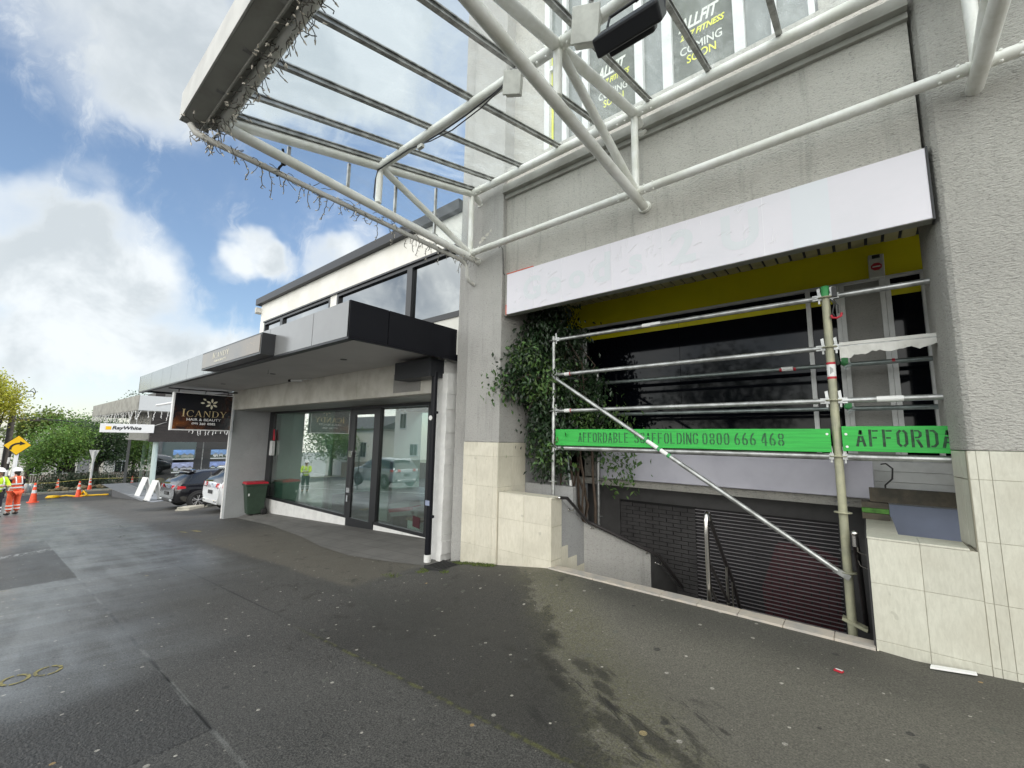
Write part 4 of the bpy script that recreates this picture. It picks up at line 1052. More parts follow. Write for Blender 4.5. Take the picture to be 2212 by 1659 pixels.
# icicle string lights
def icicles(starts, seed, name, label, lo=.12, hi=.34, wm='lightwire', bm='lightbulb', rad=.0045, tangle=None, cat='string lights'):
    rn = random.Random(seed); wb, bb = MB(), MB()
    for s0 in starts:
        q = Vector(s0); L_ = rn.uniform(lo, hi); pts = [q.copy()]; n = max(3, int(L_ / .035)); sway = rn.uniform(-.5, .5)
        for i in range(n):
            q = q + Vector((rn.uniform(-.018, .018), rn.uniform(-.018, .018) + sway * .012, -L_ / n)); pts.append(q.copy())
            if rn.random() < .75:
                a = rn.uniform(0, 2 * pi); e = q + Vector((cos(a) * .035, sin(a) * .035, rn.uniform(-.03, .012)))
                wb.path([q, e], rad * .8, 4); bb.tube(q.lerp(e, .45), e, rad * 1.5, 5, rad * .6)
        wb.path(pts, rad, 5)
    if tangle:
        for c_, ext, n in tangle:
            for _ in range(n):
                q = Vector([c_[i] + rn.uniform(-ext[i], ext[i]) for i in range(3)]); pts = [q.copy()]
                d = Vector((rn.uniform(-1, 1), rn.uniform(-1, 1), rn.uniform(-1, .5)))
                for _k in range(4):
                    d = (d + Vector((rn.uniform(-1, 1), rn.uniform(-1, 1), rn.uniform(-1, .6)))).normalized(); q = q + d * .035; pts.append(q.copy())
                wb.path(pts, rad * .8, 4)
                if rn.random() < .8: bb.tube(q, q + d * .03, rad * 1.9, 5, rad * .8)
    t = thing(name, label, cat, tuple(starts[0]))
    tag(wb.build('light_wire', wm, t), kind='stuff'); tag(bb.build('bulbs', bm, t), kind='stuff')
    return t
rn = random.Random(2)
icicles([(-4.66 + rn.uniform(-.01, .01), .95 + .128 * i + rn.uniform(-.05, .05), 4.395 - .011 * i * .13) for i in range(27)], 21, 'string_lights', 'icicle string lights hanging from the thin pipe at the canopy end', .07, .30,
        tangle=[((-4.64, 1.05 + .13 * i, 4.42), (.03, .07, .03), 3) for i in range(26)] + [((-4.60, 4.40, 4.44), (.09, .10, .07), 34), ((-4.66, .98, 4.46), (.07, .1, .05), 30)])
icicles([(-4.6 + .22 * i + rn.uniform(-.08, .08), 1.07, 4.55) for i in range(12)], 22, 'string_lights', 'tangled string lights bunched along the inner edge of the fascia beam', .04, .16,
        tangle=[((-4.65 + .085 * i, 1.06, 4.56 + rn.uniform(-.03, .02)), (.07, .035, .04), 5) for i in range(31)])
b = MB(); b.path([(-4.10, 4.60, 4.50), (-4.06, 4.59, 4.52), (-4.03, 4.61, 4.46), (-4.03, 4.62, 4.3), (-4.03, 4.63, 4.1), (-4.0, 4.63, 4.05)], .006, 5)
tag(b.build('thin_cable', 'wire'), 'thin black cable running down the pillar corner to the sign', 'cable')
# ================================================================ scaffold
YO, YI = 5.05, 6.10
sc = thing('scaffold', 'galvanised tube scaffold with khaki front post across the recess', 'scaffold', (-1.8, YO, 0))
r_ = .0265
def ring(mb, x, y, z): mb.lathe([(.026, z - .005), (.068, z - .005), (.068, z + .005), (.026, z + .005)], (x, y, 0), 14, cap=False)
def clamp(mb, x, y, z, s_, sy=0):
    mb.obox((x + s_ * .068, y + sy, z), (.036, 0, 0), (0, .022, 0), (0, 0, .026))
    mb.obox((x + s_ * .050, y + sy - .01, z + .045), (.012, 0, .004), (0, .005, 0), (-.004, 0, .050))
    mb.obox((x + s_ * .052, y + sy - .01, z - .038), (.008, 0, 0), (0, .005, 0), (0, 0, .022))
b = MB(); b.tube((-3.39, YO, .10), (-3.39, YO, 3.10), r_)
for z in (1.03, 1.52, 2.01, 2.52, 3.03): ring(b, -3.39, YO, z)
b.build('scaffold_post', 'galv', sc)
b = MB(); b.tube((-.19, YO, -.32), (-.19, YO, 3.06), .035, 14)
for z in (.46, .985, 1.495, 2.02, 2.535, 3.03): ring(b, -.19, YO, z)
b.obox((-.17, YO, .03), (.085, 0, -.03), (0, .045, 0), (.004, 0, .012))
post = b.build('scaffold_post', 'khaki', sc)
b = MB(); b.lathe([(.036, 3.03), (.037, 3.14), (.032, 3.146), (.001, 3.146)], (-.19, YO, 0), 14); b.build('green_spigot', 'green_paint', post)
b = MB(); b.lathe([(.0358, 2.235), (.0358, 2.375)], (-.19, YO, 0), 14, cap=False); b.build('white_tag', 'label_white', post)
for z in (2.225, 2.365):
    b = MB(); b.lathe([(.0363, z), (.0363, z + .022)], (-.19, YO, 0), 14, cap=False); b.build('red_band', 'red', post)
b = MB()
for k in range(3): b.obox((-.196 + k * .009, YO - .0360, 2.305), (.0016, 0, 0), (0, .0006, 0), (0, 0, .034 - .008 * k))
b.build('tag_lettering', 'black', post)
for x, y in ((-3.25, YI), (-.228, YI)):
    b = MB(); b.tube((x, y, -.4 if x < -1 else .95), (x, y, 2.75), r_)
    for z in (.45, .97, 1.5, 2.02, 2.53): ring(b, x, y, z)
    b.build('scaffold_post', 'galv', sc)
def ledger(x0, x1, y, z0, z1, mt='galv', r=r_, cl=True):
    b = MB(); b.tube((x0 + .07, y, z0), (x1 - .07, y, z1), r)
    if cl: clamp(b, x0, y, z0, 1); clamp(b, x1, y, z1, -1)
    return b.build('ledger', mt, sc)
for z0, z1 in ((3.045, 3.035), (2.53, 2.53), (2.01, 2.015), (1.497, 1.492)):
    ledger(-3.39, -.19, YO, z0, z1, 'galv', r_ if z0 > 1.6 else .033)
    ledger(-.19, 3.0, YO, z1, z1 + .012, 'galv', r_ if z0 > 1.6 else .033)
for z in (2.515, 2.012):
    ledger(-3.25, -.15, YI, z, z, 'galv_dark'); ledger(-.15, 3.0, YI, z - .005, z - .015, 'galv_dark')
for x in (-3.34, -.17):
    for z in (1.50, 2.53):
        b = MB(); b.tube((x, YO + .05, z), (x, YI - .05, z), r_); b.build('transom', 'galv_dark', sc)
b = MB()
for z in (2.53, 2.03): b.ball((-.11, YI - .02, z), .035, 5); b.obox((-.10, YI - .03, z + .02), (.03, 0, 0), (0, .02, 0), (0, 0, .035))
b.build('green_clamp', 'green_paint', sc)
b = MB(); p0, p1 = Vector((-3.30, YO - .055, 2.455)), Vector((-.262, YO - .055, .47)); b.tube(p0, p1, .0245)
b.obox(p1 + Vector((.03, .01, -.02)), (.055, 0, -.03), (0, .010, 0), (.012, 0, .022)); b.obox(p0 + Vector((-.03, .02, .02)), (.05, 0, -.03), (0, .010, 0), (.012, 0, .022))
br = b.build('diagonal_brace', 'galv', sc)
b = MB(); q = lambda t: p0.lerp(p1, t)
b.tube(q(.415), q(.425), .0256); b.build('green_band', 'green_paint', br)
for t_ in (.468, .505):
    b = MB(); b.tube(q(t_), q(t_ + .01), .0256); b.build('green_band', 'green_paint', br)
b = MB(); b.tube(q(.426), q(.467), .0252); b.build('white_sticker', 'label_white', br)
b = MB(); b.tube(q(.479), q(.504), .0252); b.build('white_sticker', 'label_white', br)
b = MB(); b.tube((-3.42, 5.45, 1.47), (-3.27, 5.52, -.3), .024); b.build('raking_tube', 'galv_dark', sc)
b = MB(); b.tube((-3.375, 5.47, 1.02), (-3.367, 5.474, .90), .0255); b.tube((-3.25, YI, .60), (-3.25, YI, .76), .0255); b.build('label_sleeve', 'label_white', sc)
for x0, x1, y, z in ((-3.20, -3.12, YO, 2.528), (-3.20, -3.11, YO, 2.011), (-2.05, -1.82, YO, 3.043), (.12, .30, YO, 2.017), (-.72, -.60, YI, 2.514)):
    b = MB(); b.tube((x0, y, z), (x1, y, z), .0278); b.build('tube_label', 'label_white', sc)
for x, y, z, wd_ in ((-3.115, YO, 2.528, .012), (-3.105, YO, 2.011, .012), (-.74, YI, 2.512, .025), (-.595, YI, 2.512, .025), (.30, YI, 2.512, .025)):
    b = MB(); b.tube((x, y, z), (x + wd_, y, z), .028); b.build('red_band', 'red', sc)
# torn white wrap hanging from the second rail on the right
b = MB(); n = 26; rn = random.Random(8); top = []; bot = []
for i in range(n + 1):
    x = -.115 + .68 * i / n; top.append((x, YO - .030, 2.525)); bot.append((x, YO - .032 + rn.uniform(-.006, .006), 2.44 + .012 * sin(i * .8) - (.035 if i < 4 else 0) + rn.uniform(-.009, .009) + .02 * i / n))
b.add(top + bot, [(i, i + 1, n + 2 + i, n + 1 + i) for i in range(n)])
b.add([(x, y - .004, z + .010) for x, y, z in top] + [(x, y + .02, z + .045) for x, y, z in top], [(i, i + 1, n + 2 + i, n + 1 + i) for i in range(n)])
tag(b.build('torn_wrap', 'white_dirty'), 'torn strip of white wrap hanging from the scaffold rail', 'plastic wrap')
# lock-out strap and hook
b = MB(); b.path([(-.15, YO - .03, 3.0), (-.125, YO - .04, 2.95), (-.145, YO - .04, 2.86), (-.13, YO - .04, 2.83)], .007, 5); b.path([(-.13, YO - .03, 3.0), (-.10, YO - .04, 2.93), (-.10, YO - .04, 2.85)], .007, 5)
b.obox((-.118, YO - .03, 3.07), (.02, 0, 0), (0, .015, 0), (0, 0, .05))
b.mat(1)
b.path([(-.155, YO - .04, 2.84), (-.15, YO - .045, 2.815), (-.115, YO - .045, 2.805), (-.08, YO - .045, 2.82), (-.075, YO - .04, 2.85)], .011, 6)
tag(b.build('strap_hook', ['wire', 'red']), 'black strap with red hook hanging beside the green post cap', 'hook')

# toe boards
def toeboard(x0, x1, z0, z1, words, label, tx0, tx1, tz0, tz1, mt):
    t = thing('toe_board', label, 'scaffold board', ((x0 + x1) / 2, YO, z0), 'green scaffold toe boards')
    b = MB(); b.box(x0, x1, YO - .055, YO - .020, z0, z1); b.build('board', 'plank', t, bevel=.004)
    for l in put_stencil(words, tx0, tx1, tz0, tz1, YO - .0565): l.build('stencil_lettering', mt, t)
    return t
t1 = toeboard(-3.32, -.235, 1.53, 1.750, 'AFFORDABLE  SCAFFOLDING 0800 666 468', 'long green scaffold board with small stencilled wording and phone number', -2.955, -.60, 1.578, 1.708, 'stencil')
t2 = toeboard(-.150, 2.9, 1.545, 1.772, 'AFFORDABLE  SCAFFOLDING', 'green scaffold board with large dark stencilled letters running behind the right pillar', -.055, 1.90, 1.590, 1.742, 'stencil_dark')
b = MB()
for x, z in ((-.12, 1.70), (-.118, 1.585), (-.26, 1.70)): b.lathe([(.011, 0), (.011, .003)], (x, YO - .058, z), 10, axis=1)
b.build('nail_head', 'label_white', t2)
# timbers on the planter arm
b = MB(); b.box(.01, 1.6, 5.75, 5.80, 1.035, 1.175)
tag(b.build('timber_beam', 'timber', bevel=.004), 'dark weathered timber beam spanning behind the right stub wall', 'timber')
for z0, z1, mt, lab in ((.865, .925, 'timber', 'short dark timber packer under the green one'), (.927, .975, 'timber_green', 'short green-stained timber packer between the dark ones'), (.977, 1.033, 'timber', 'short dark timber packer directly under the timber beam')):
    b = MB(); b.box(-.06, .15, 5.70, 5.92, z0, z1); tag(b.build('timber_packer', mt, bevel=.004), lab, 'timber', 'timber packers under the beam')

# ================================================================ stair handrails
hr = thing('handrail', 'steel handrail fixed along the left wall of the basement stair', 'handrail', (-3.08, 4.95, 0))
b = MB(); b.path([(-3.07, 4.72, .865), (-3.07, 4.90, .845), (-3.06, 5.42, .475), (-3.02, 5.47, .45), (-2.36, 5.96, .085), (-2.30, 6.02, .04), (-2.20, 6.66, -.50)], .022, 10); b.build('rail', 'steel_dark', hr)
b = MB(); b.ball((-3.07, 4.715, .866), .0235, 6); b.build('rail_end', 'steel', hr)
b = MB()
for q_, w_ in (((-3.065, 5.06, .725), (-3.14, 5.06, .67)), ((-3.0, 5.49, .43), (-3.06, 5.52, .38)), ((-2.42, 5.92, .11), (-2.45, 5.97, .07)), ((-2.29, 6.12, -.05), (-2.38, 6.13, -.09))):
    q_ = Vector(q_); w_ = Vector(w_); b.path([q_, q_ + Vector((0, 0, -.05)), w_ + Vector((.01, 0, -.01)), w_], .008, 6); b.ball(w_, .022, 5, (.5, 1, 1))
b.build('rail_bracket', 'steel', hr)
hc = thing('handrail', 'central stainless steel handrail post with two sloping rails down the basement stair', 'handrail', (-1.36, 4.95, 0))
b = MB(); b.tube((-1.355, 4.95, -.4), (-1.36, 4.95, .62), .024, 12)
pts = [(-1.36, 4.95, .60)] + [(-1.36, 4.99 - .045 * cos(a) * 1.0, .76 + .095 * sin(a)) for a in [R(180 - i * 18) for i in range(11)]]
pts = [(-1.36, 4.95, .62), (-1.36, 4.95, .76), (-1.36, 4.965, .815), (-1.36, 5.0, .845), (-1.36, 5.04, .835), (-1.36, 5.06, .80), (-1.36, 5.065, .76)]
b.path(pts, .026, 10); b.build('newel_post', 'steel', hc)
b = MB(); b.path([(-1.36, 5.05, .80), (-1.36, 5.75, .12), (-1.36, 5.9, .0), (-1.36, 6.6, -.9)], .022, 8); b.build('rail', 'steel_dark', hc)
b = MB(); b.path([(-1.36, 4.97, .36), (-1.36, 5.75, -.28), (-1.36, 6.6, -1.2)], .018, 8); b.build('rail', 'steel_dark', hc)
b = MB(); b.path([(-1.36, 4.97, .12), (-1.36, 6.3, -1.1)], .016, 8); b.build('rail', 'steel_dark', hc)
for y, z1 in ((5.72, .14), (5.95, -.04), (6.35, -.5)):
    b = MB(); b.tube((-1.36, y, z1 - 1.1), (-1.36, y, z1), .02 if y == 5.72 else .010); b.build('baluster', 'steel', hc)
hp = thing('handrail', 'short steel handrail with bright rounded end on the right stair wall', 'handrail', (-.10, 4.85, .8))
b = MB(); b.path([(-.115, 4.80, .845), (-.115, 4.88, .835), (-.115, 5.3, .55), (-.115, 6.6, -.5)], .024, 10); b.build('rail', 'steel_dark', hp)
b = MB(); b.ball((-.115, 4.795, .846), .026, 6); b.tube((-.115, 4.80, .845), (-.115, 4.80, .74), .022); b.build('rail_end', 'steel', hp)
b = MB(); b.path([(-.10, 4.80, .75), (-.10, 4.80, .70), (-.075, 4.81, .685), (-.04, 4.81, .68)], .007, 6); b.path([(-.115, 5.3, .53), (-.1, 5.3, .48), (-.04, 5.3, .46)], .007, 6); b.build('rail_bracket', 'steel', hp)

# ================================================================ climbing plant
def leafcloud(mb, blobs, n, size, seed, drop=.0, clump=14, spread=.5, asp=.45):
    rn = random.Random(seed); vol = [b_[1][0] * b_[1][1] * b_[1][2] for b_ in blobs]
    cum = []; s_ = 0
    for v in vol: s_ += v ** .8; cum.append(s_)
    made = 0
    while made < n:
        u = rn.random() * s_; k = next(i for i, c_ in enumerate(cum) if u <= c_)
        c_, rad = blobs[k][0], blobs[k][1]
        while True:
            q = Vector((rn.uniform(-1, 1), rn.uniform(-1, 1), rn.uniform(-1, 1)))
            if q.length <= 1 and rn.random() < q.length ** 1.2 + .12: break
        cc = Vector((c_[0] + q.x * rad[0], c_[1] + q.y * rad[1], c_[2] + q.z * rad[2]))
        d0 = Vector((rn.uniform(-1, 1), rn.uniform(-1, 1), rn.uniform(-1, .7))).normalized()
        for _ in range(clump):
            sp = size * clump * spread * .35
            p_ = cc + Vector((rn.gauss(0, sp), rn.gauss(0, sp), rn.gauss(0, sp * .8)))
            a = (d0 + Vector((rn.uniform(-1, 1), rn.uniform(-1, 1), rn.uniform(-1, 1) - drop)) * .9).normalized()
            nrm = Vector((rn.uniform(-1, 1), rn.uniform(-1, 1), rn.uniform(-.2, 1))); sd_ = a.cross(nrm)
            if sd_.length < 1e-3: continue
            sd_.normalize(); L_ = size * rn.uniform(.65, 1.25); wv = sd_ * L_ * asp; up_ = a.cross(sd_) * L_ * .10
            mb.add([p_, p_ + a * L_ * .5 + wv * .5 - up_, p_ + a * L_, p_ + a * L_ * .5 - wv * .5 - up_], [(0, 1, 2, 3)])
            made += 1
vine = thing('climbing_plant', 'leafy dark green climbing plant spilling out between the pillar and the scaffold', 'climbing plant', (-3.6, 5.55, 0))
b = MB()
leafcloud(b, [((-3.70, 5.45, 3.40), (.36, .34, .50)), ((-3.82, 5.25, 2.95), (.30, .34, .45)), ((-3.70, 5.30, 2.55), (.34, .30, .50)), ((-3.95, 4.95, 2.55), (.26, .26, .36)), ((-3.93, 4.74, 2.46), (.16, .12, .18)),
              ((-3.6, 5.35, 2.0), (.36, .32, .55)), ((-3.55, 5.25, 1.55), (.26, .25, .50)), ((-3.30, 5.75, 2.3), (.28, .22, .50)), ((-3.28, 5.8, 1.75), (.26, .2, .4)), ((-3.45, 5.7, 3.0), (.2, .2, .5))], 13000, .082, 31, 1.2, 12, .30, .48)
b.build('foliage', 'leaf', vine)
b = MB()
leafcloud(b, [((-3.95, 4.98, 2.85), (.30, .22, .14)), ((-3.5, 5.12, 1.42), (.16, .14, .18)), ((-3.2, 5.5, 2.0), (.18, .12, .16)), ((-4.04, 4.60, 2.38), (.12, .08, .12)), ((-2.75, 5.85, 1.28), (.16, .1, .28)), ((-2.85, 5.85, 1.95), (.14, .1, .2)), ((-3.6, 5.05, 2.5), (.3, .12, .3))], 1700, .080, 33, 1.1, 10, .45, .48)
b.build('young_leaves', 'leaf_light', vine)
b = MB(); rn = random.Random(9)
for i in range(9):
    x, y = -3.35 + rn.uniform(-.3, .35), 5.75 + rn.uniform(-.15, .2); pts = [(x, y, -.2)]
    for k in range(1, 9): pts.append((x + rn.uniform(-.08, .08) - .04 * k * rn.random(), y + rn.uniform(-.06, .06) - .03 * k, -.2 + k * .42))
    b.path(pts, .018 + .012 * rn.random(), 6, taper=.006)
for i in range(16):                                          # arching sprays
    a = Vector((-3.75 + rn.uniform(-.3, .3), 5.1 + rn.uniform(-.1, .2), 2.75 + rn.uniform(-.4, .4))); e = a + Vector((rn.uniform(-.6, .1), rn.uniform(-.5, -.1), rn.uniform(-.6, -.1)))
    b.path([a, a.lerp(e, .4) + Vector((0, 0, .14)), a.lerp(e, .75) + Vector((0, 0, .08)), e], .005, 4, taper=.002)
b.build('stems', 'stem', vine)
# ================================================================ hair salon building
sal = thing('salon_building', 'two-storey white and charcoal hair salon building with deep street canopy', 'building', (-10, 4.8, -.7))
YC, YW2 = 4.80, 5.90
b = MB(); b.box(-15.62, -15.42, YC, 5.98, -1.3, 2.385); b.build('blade_wall', 'blade', sal)
b = MB(); b.box(-15.68, -15.60, YC - .014, YC + .05, -1.3, 2.95); b.box(-15.68, -15.62, YC, 9.5, -1.4, 2.95); b.build('blade_edge', 'white', sal)
b = MB(); js = [-15.66, -13.62, -10.96, -8.24, -5.52]
for a, c in zip(js, js[1:]): b.box(a + .006, c - .006, YC, YC + .1, 2.385, 3.02)
b.build('concrete_band', 'concrete', sal)
b = MB(); b.box(-15.66, -5.5, YC + .02, YC + .2, 2.40, 3.02); b.build('band_backing', 'grout', sal)
b = MB(); b.box(-6.92, -6.10, YC - .006, YC + .01, 2.44, 2.80); b.build('vent_panel', 'grey_panel', sal)
b = MB(); b.box(-15.6, -7.0, YC + .1, YW2 + .1, 2.372, 2.42); b.box(-7.0, -5.62, YC + .1, YW2 + .1, 2.37, 2.42); b.build('recess_soffit', 'beam', sal)
b = MB(); b.box(-7.10, -5.50, YW2 - .02, 7, -1, 2.4); b.box(-5.62, -5.44, YC - .02, YW2, -1, 3.0); b.build('right_pier', 'white', sal)
b = MB(); rn = random.Random(6); z = -.5
while z < 2.6:
    h_ = rn.uniform(.10, .3); b.box(-5.44, -5.30 - rn.uniform(0, .035), YC - .06, YC + .3, z, z + h_ - .002); z += h_
b.build('rough_plaster_strip', 'white', sal)
# plinth following the hill
def plinth(x0, x1, zt):
    b = MB(); b.prism([(x0, YW2 - .03, gz(x0, 5.9) - .3), (x1, YW2 - .03, gz(x1, 5.9) - .3), (x1, YW2 - .03, zt), (x0, YW2 - .03, zt)], (0, .2, 0)); return b.build('window_plinth', 'white', sal)
plinth(-15.12, -10.22, -.432); plinth(-8.97, -7.08, -.432)
# shop window, door
sw = MB(); sw.box(-15.1, -10.24, YW2 + .02, YW2 + .03, -.36, 2.30); sw.box(-8.93, -7.16, YW2 + .02, YW2 + .03, -.36, 2.30)
shopw = sw.build('shop_window', 'shop_glass', sal)
f = MB()
f.box(-15.46, -15.08, YW2 - .02, YW2 + .06, -.43, 2.37); f.box(-15.1, -7.1, YW2 - .03, YW2 + .07, 2.305, 2.37)
f.box(-15.1, -10.22, YW2 - .03, YW2 + .07, -.43, -.36); f.box(-8.97, -7.1, YW2 - .03, YW2 + .07, -.43, -.36)
f.box(-10.30, -10.22, YW2 - .035, YW2 + .07, -.36, 2.305); f.box(-9.0, -8.93, YW2 - .035, YW2 + .07, -.36, 2.305); f.box(-7.16, -7.10, YW2 - .03, YW2 + .07, -.36, 2.305)
f.build('window_frame', 'black_frame', shopw)
dr = MB()
dr.box(-10.218, -10.04, YW2 - .03, YW2 + .03, -.62, 2.30); dr.box(-9.19, -9.003, YW2 - .03, YW2 + .03, -.62, 2.30)
dr.box(-10.04, -9.19, YW2 - .03, YW2 + .03, 2.16, 2.30); dr.box(-10.04, -9.19, YW2 - .03, YW2 + .03, -.62, -.40)
door = dr.build('shop_door', 'black_frame', sal)
b = MB(); b.box(-10.04, -9.19, YW2 - .005, YW2 + .005, -.40, 2.16); b.build('door_glass', 'shop_glass', door)
b = MB(); b.tube((-9.96, YW2 - .10, .28), (-9.96, YW2 - .10, 1.22), .014, 8)
for z in (.38, 1.12): b.tube((-9.96, YW2 - .10, z), (-9.96, YW2 - .02, z), .012, 8)
b.build('door_handle', 'black_frame', door)
b = MB(); b.box(-10.20, -10.06, YW2 - .075, YW2 - .032, 1.08, 1.24); b.box(-10.20, -10.06, YW2 - .07, YW2 - .032, .20, .32); b.box(-10.16, -10.10, YW2 - .08, YW2 - .032, -.02, .14); b.build('door_lock', 'chrome', door)
b = MB(); b.box(-15.05, -14.86, YW2 - .10, YW2 + .0, .95, 1.42); b.build('meter_box', 'frame_white', sal, bevel=.01)
b = MB(); b.prism([(-15.02, YW2 - .03, 1.44), (-14.86, YW2 - .03, 1.44), (-14.95, YW2 - .03, 1.80), (-15.02, YW2 - .03, 1.78)], (0, .012, 0)); b.build('red_sticker', 'red', sal)
b = MB(); b.prism([(-7.58, YW2 + .014, -.28), (-7.34, YW2 + .014, -.30), (-7.34, YW2 + .014, -.08), (-7.58, YW2 + .014, -.05)], (0, .004, 0)); b.build('window_sticker', 'shutter_red', shopw)
b = MB()
for x, z in ((-13.2, 2.2), (-11.9, 2.22), (-8.3, 2.18), (-8.1, 2.15)): b.box(x, x + .06, YW2 + .031, YW2 + .04, z, z + .07)
b.build('window_bracket', 'frame_white', shopw)
# interior
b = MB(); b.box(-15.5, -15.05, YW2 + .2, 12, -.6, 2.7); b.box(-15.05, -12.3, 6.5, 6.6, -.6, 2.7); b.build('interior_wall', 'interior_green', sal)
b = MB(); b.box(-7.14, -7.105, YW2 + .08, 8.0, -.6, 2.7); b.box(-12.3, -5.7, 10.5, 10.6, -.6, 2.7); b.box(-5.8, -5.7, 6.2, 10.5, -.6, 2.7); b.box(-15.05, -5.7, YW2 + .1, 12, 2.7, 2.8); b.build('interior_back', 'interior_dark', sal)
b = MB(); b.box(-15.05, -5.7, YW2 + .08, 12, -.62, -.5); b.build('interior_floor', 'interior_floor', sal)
b = MB(); b.box(-12.9, -12.2, 6.25, 6.35, -.5, .48); b.box(-9.9, -9.35, 6.5, 6.6, -.5, 1.0); b.build('interior_panel', 'interior_white', sal)
# upper floor
b = MB()
b.box(-13.95, -5.15, YC, YC + .2, 4.93, 5.545); b.box(-13.95, -13.62, YC, YC + .2, 3.0, 4.93); b.box(-9.66, -9.36, YC - .005, YC + .2, 3.0, 4.93); b.box(-13.62, -5.15, YC + .01, YC + .2, 3.0, 3.70)
b.box(-13.95, -13.90, YC + .2, 12, 3.0, 5.545)
b.build('upper_wall', 'upperwall', sal)
b = MB(); b.box(-14.12, -5.13, YC - .12, YC + .3, 5.545, 5.735); b.box(-14.12, -13.9, YC + .3, 12, 5.545, 5.735); b.build('roof_cap', 'char_dark', sal)
b = MB(); b.box(-13.9, -5.2, YC + .3, 12, 5.5, 5.56); b.build('roof', 'char_dark', sal)
uw = MB()
for x0, x1 in ((-13.55, -12.48), (-12.36, -9.72), (-9.30, -6.66), (-6.56, -5.15)): uw.box(x0, x1, YC + .05, YC + .06, 3.74, 4.88)
ug = uw.build('upper_window', 'sky_glass', sal)
f = MB()
f.box(-13.62, -9.66, YC - .006, YC + .1, 4.86, 4.93); f.box(-9.36, -5.15, YC - .006, YC + .1, 4.86, 4.93); f.box(-13.62, -5.15, YC - .01, YC + .1, 3.66, 3.76)
for x in (-13.62, -12.48, -12.40, -9.74, -9.36, -6.66, -6.58): f.box(x, x + .08, YC - .008, YC + .1, 3.76, 4.86)
f.box(-13.62, -5.15, YC - .04, YC, 4.93, 4.97)
f.build('window_frame', 'black_frame', ug)
b = MB(); b.prism([(-14.02, YC - .16, 5.44), (-13.92, YC - .16, 5.44), (-13.92, YC - .16, 5.30), (-14.0, YC - .16, 5.25)], (0, .16, 0)); b.build('roof_bracket', 'white_dirty', sal)
b = MB(); b.box(-14.45, -13.95, YC + .02, YC + .6, 3.95, 4.2); b.build('side_gutter', 'beam', sal)
# street canopy
b = MB(); b.box(-18.1, -5.26, 2.95, YC, 2.99, 3.02); b.build('canopy_soffit', 'soffit', sal)
b = MB(); b.box(-18.1, -5.26, 2.95, 4.98, 3.30, 3.36); b.build('canopy_roof', 'char_dark', sal)
edges_ = [-18.15, -16.5, -15.2, -14.27, -12.73, -11.4, -9.5, -7.82, -6.24, -5.20]
for i, (a, c) in enumerate(zip(edges_, edges_[1:])):
    b = MB(); b.box(a + .007, c - .007, 2.86, 2.90, 2.93, 3.43); b.build('fascia_panel', 'panel_grey', sal)
b = MB(); b.box(-18.15, -5.21, 2.875, 2.95, 2.925, 3.42); b.box(-18.15, -5.21, 2.865, 2.97, 2.90, 2.93); b.build('fascia_trim', 'char_dark', sal)
b = MB(); b.box(-5.24, -5.20, 2.86, 3.46, 2.93, 3.43); b.build('canopy_end_panel', 'charcoal', sal)
b = MB(); b.box(-5.24, -5.20, 3.475, 4.99, 2.93, 3.43); b.build('canopy_end_panel', 'charcoal', sal)
b = MB(); b.box(-5.25, -5.215, 3.45, 3.48, 2.94, 3.42); b.build('canopy_end_joint', 'charcoal', sal)
b = MB(); b.box(-18.15, -18.1, 2.86, 4.9, 2.93, 3.43); b.build('canopy_end_panel', 'charcoal', sal)
b = MB(); b.box(-5.26, -5.205, 2.88, 4.99, 2.90, 2.93)
b.build('canopy_end_trim', 'charcoal', sal)
b = MB()
for x, y in ((-7.2, 3.9), (-10.3, 3.9), (-13.6, 3.9)):
    b = MB(); b.lathe([(.06, 2.983), (.06, 2.992)], (x, y, 0), 16); b.build('downlight', 'char_dark', sal)
b = MB(); b.tube((-9.75, 3.6, 2.99), (-9.75, 3.6, 2.90), .012, 6); b.build('sprinkler', 'chrome', sal)
b = MB(); b.box(-6.45, -5.46, YC - .32, YC + .02, 2.62, 2.93); b.build('rainwater_head', 'char_dark', sal, bevel=.006)
b = MB(); b.tube((-5.50, 4.62, gz(-5.5, 4.6) + .10), (-5.50, 4.62, 2.70), .052, 16)
for z in (.35, 2.02): b.box(-5.56, -5.40, 4.60, 4.64, z - .02, z + .02)
b.build('downpipe', 'charcoal', sal)
b = MB(); b.tube((-5.50, 4.62, gz(-5.5, 4.6) - .05), (-5.50, 4.62, gz(-5.5, 4.6) + .12), .058, 16); b.build('pipe_foot', 'white', sal)
b = MB(); b.lathe([(.04, 4.557), (.04, 4.566)], (-5.50, 0, 1.93), 16, axis=1); b.mat(1); b.box(-5.55, -5.45, 4.567, 4.572, .52, .60)
b.build('pipe_sticker', ['label_white', 'blue_board'], sal)
# sign box on the canopy
cs = thing('canopy_sign', 'bronze grey salon name sign box mounted on the canopy fascia', 'sign', (-9.1, 2.7, 2.95))
b = MB(); b.box(-10.70, -7.56, 2.645, 2.86, 2.93, 3.29); b.build('sign_case', 'black_frame', cs)
def bronze():
    mt, g, b = newmat('bronze_sign_face'); o = g.pos(); x = g.sep(o)[0]
    spk = g.rng(g.vor(o, 22.0), .12, .22, 1, 0); gate = g.mul(g.rng(g.noise(o, 2.2, 3.0), .45, .6), g.rng(x, -9.2, -8.0))
    base = g.mix(g.rng(g.noise(o, .9, 4.0), .35, .65), (.135, .125, .115, 1), (.20, .165, .125, 1))
    base = g.mix(g.mul(g.mul(spk, gate), .8), base, (.75, .50, .24, 1))
    g.put(b.inputs['Base Color'], base); b.inputs['Roughness'].default_value = .28; return mt
M['bronze'] = bronze()
b = MB(); b.box(-10.66, -7.60, 2.637, 2.646, 2.965, 3.262); b.build('sign_face', 'bronze', cs)
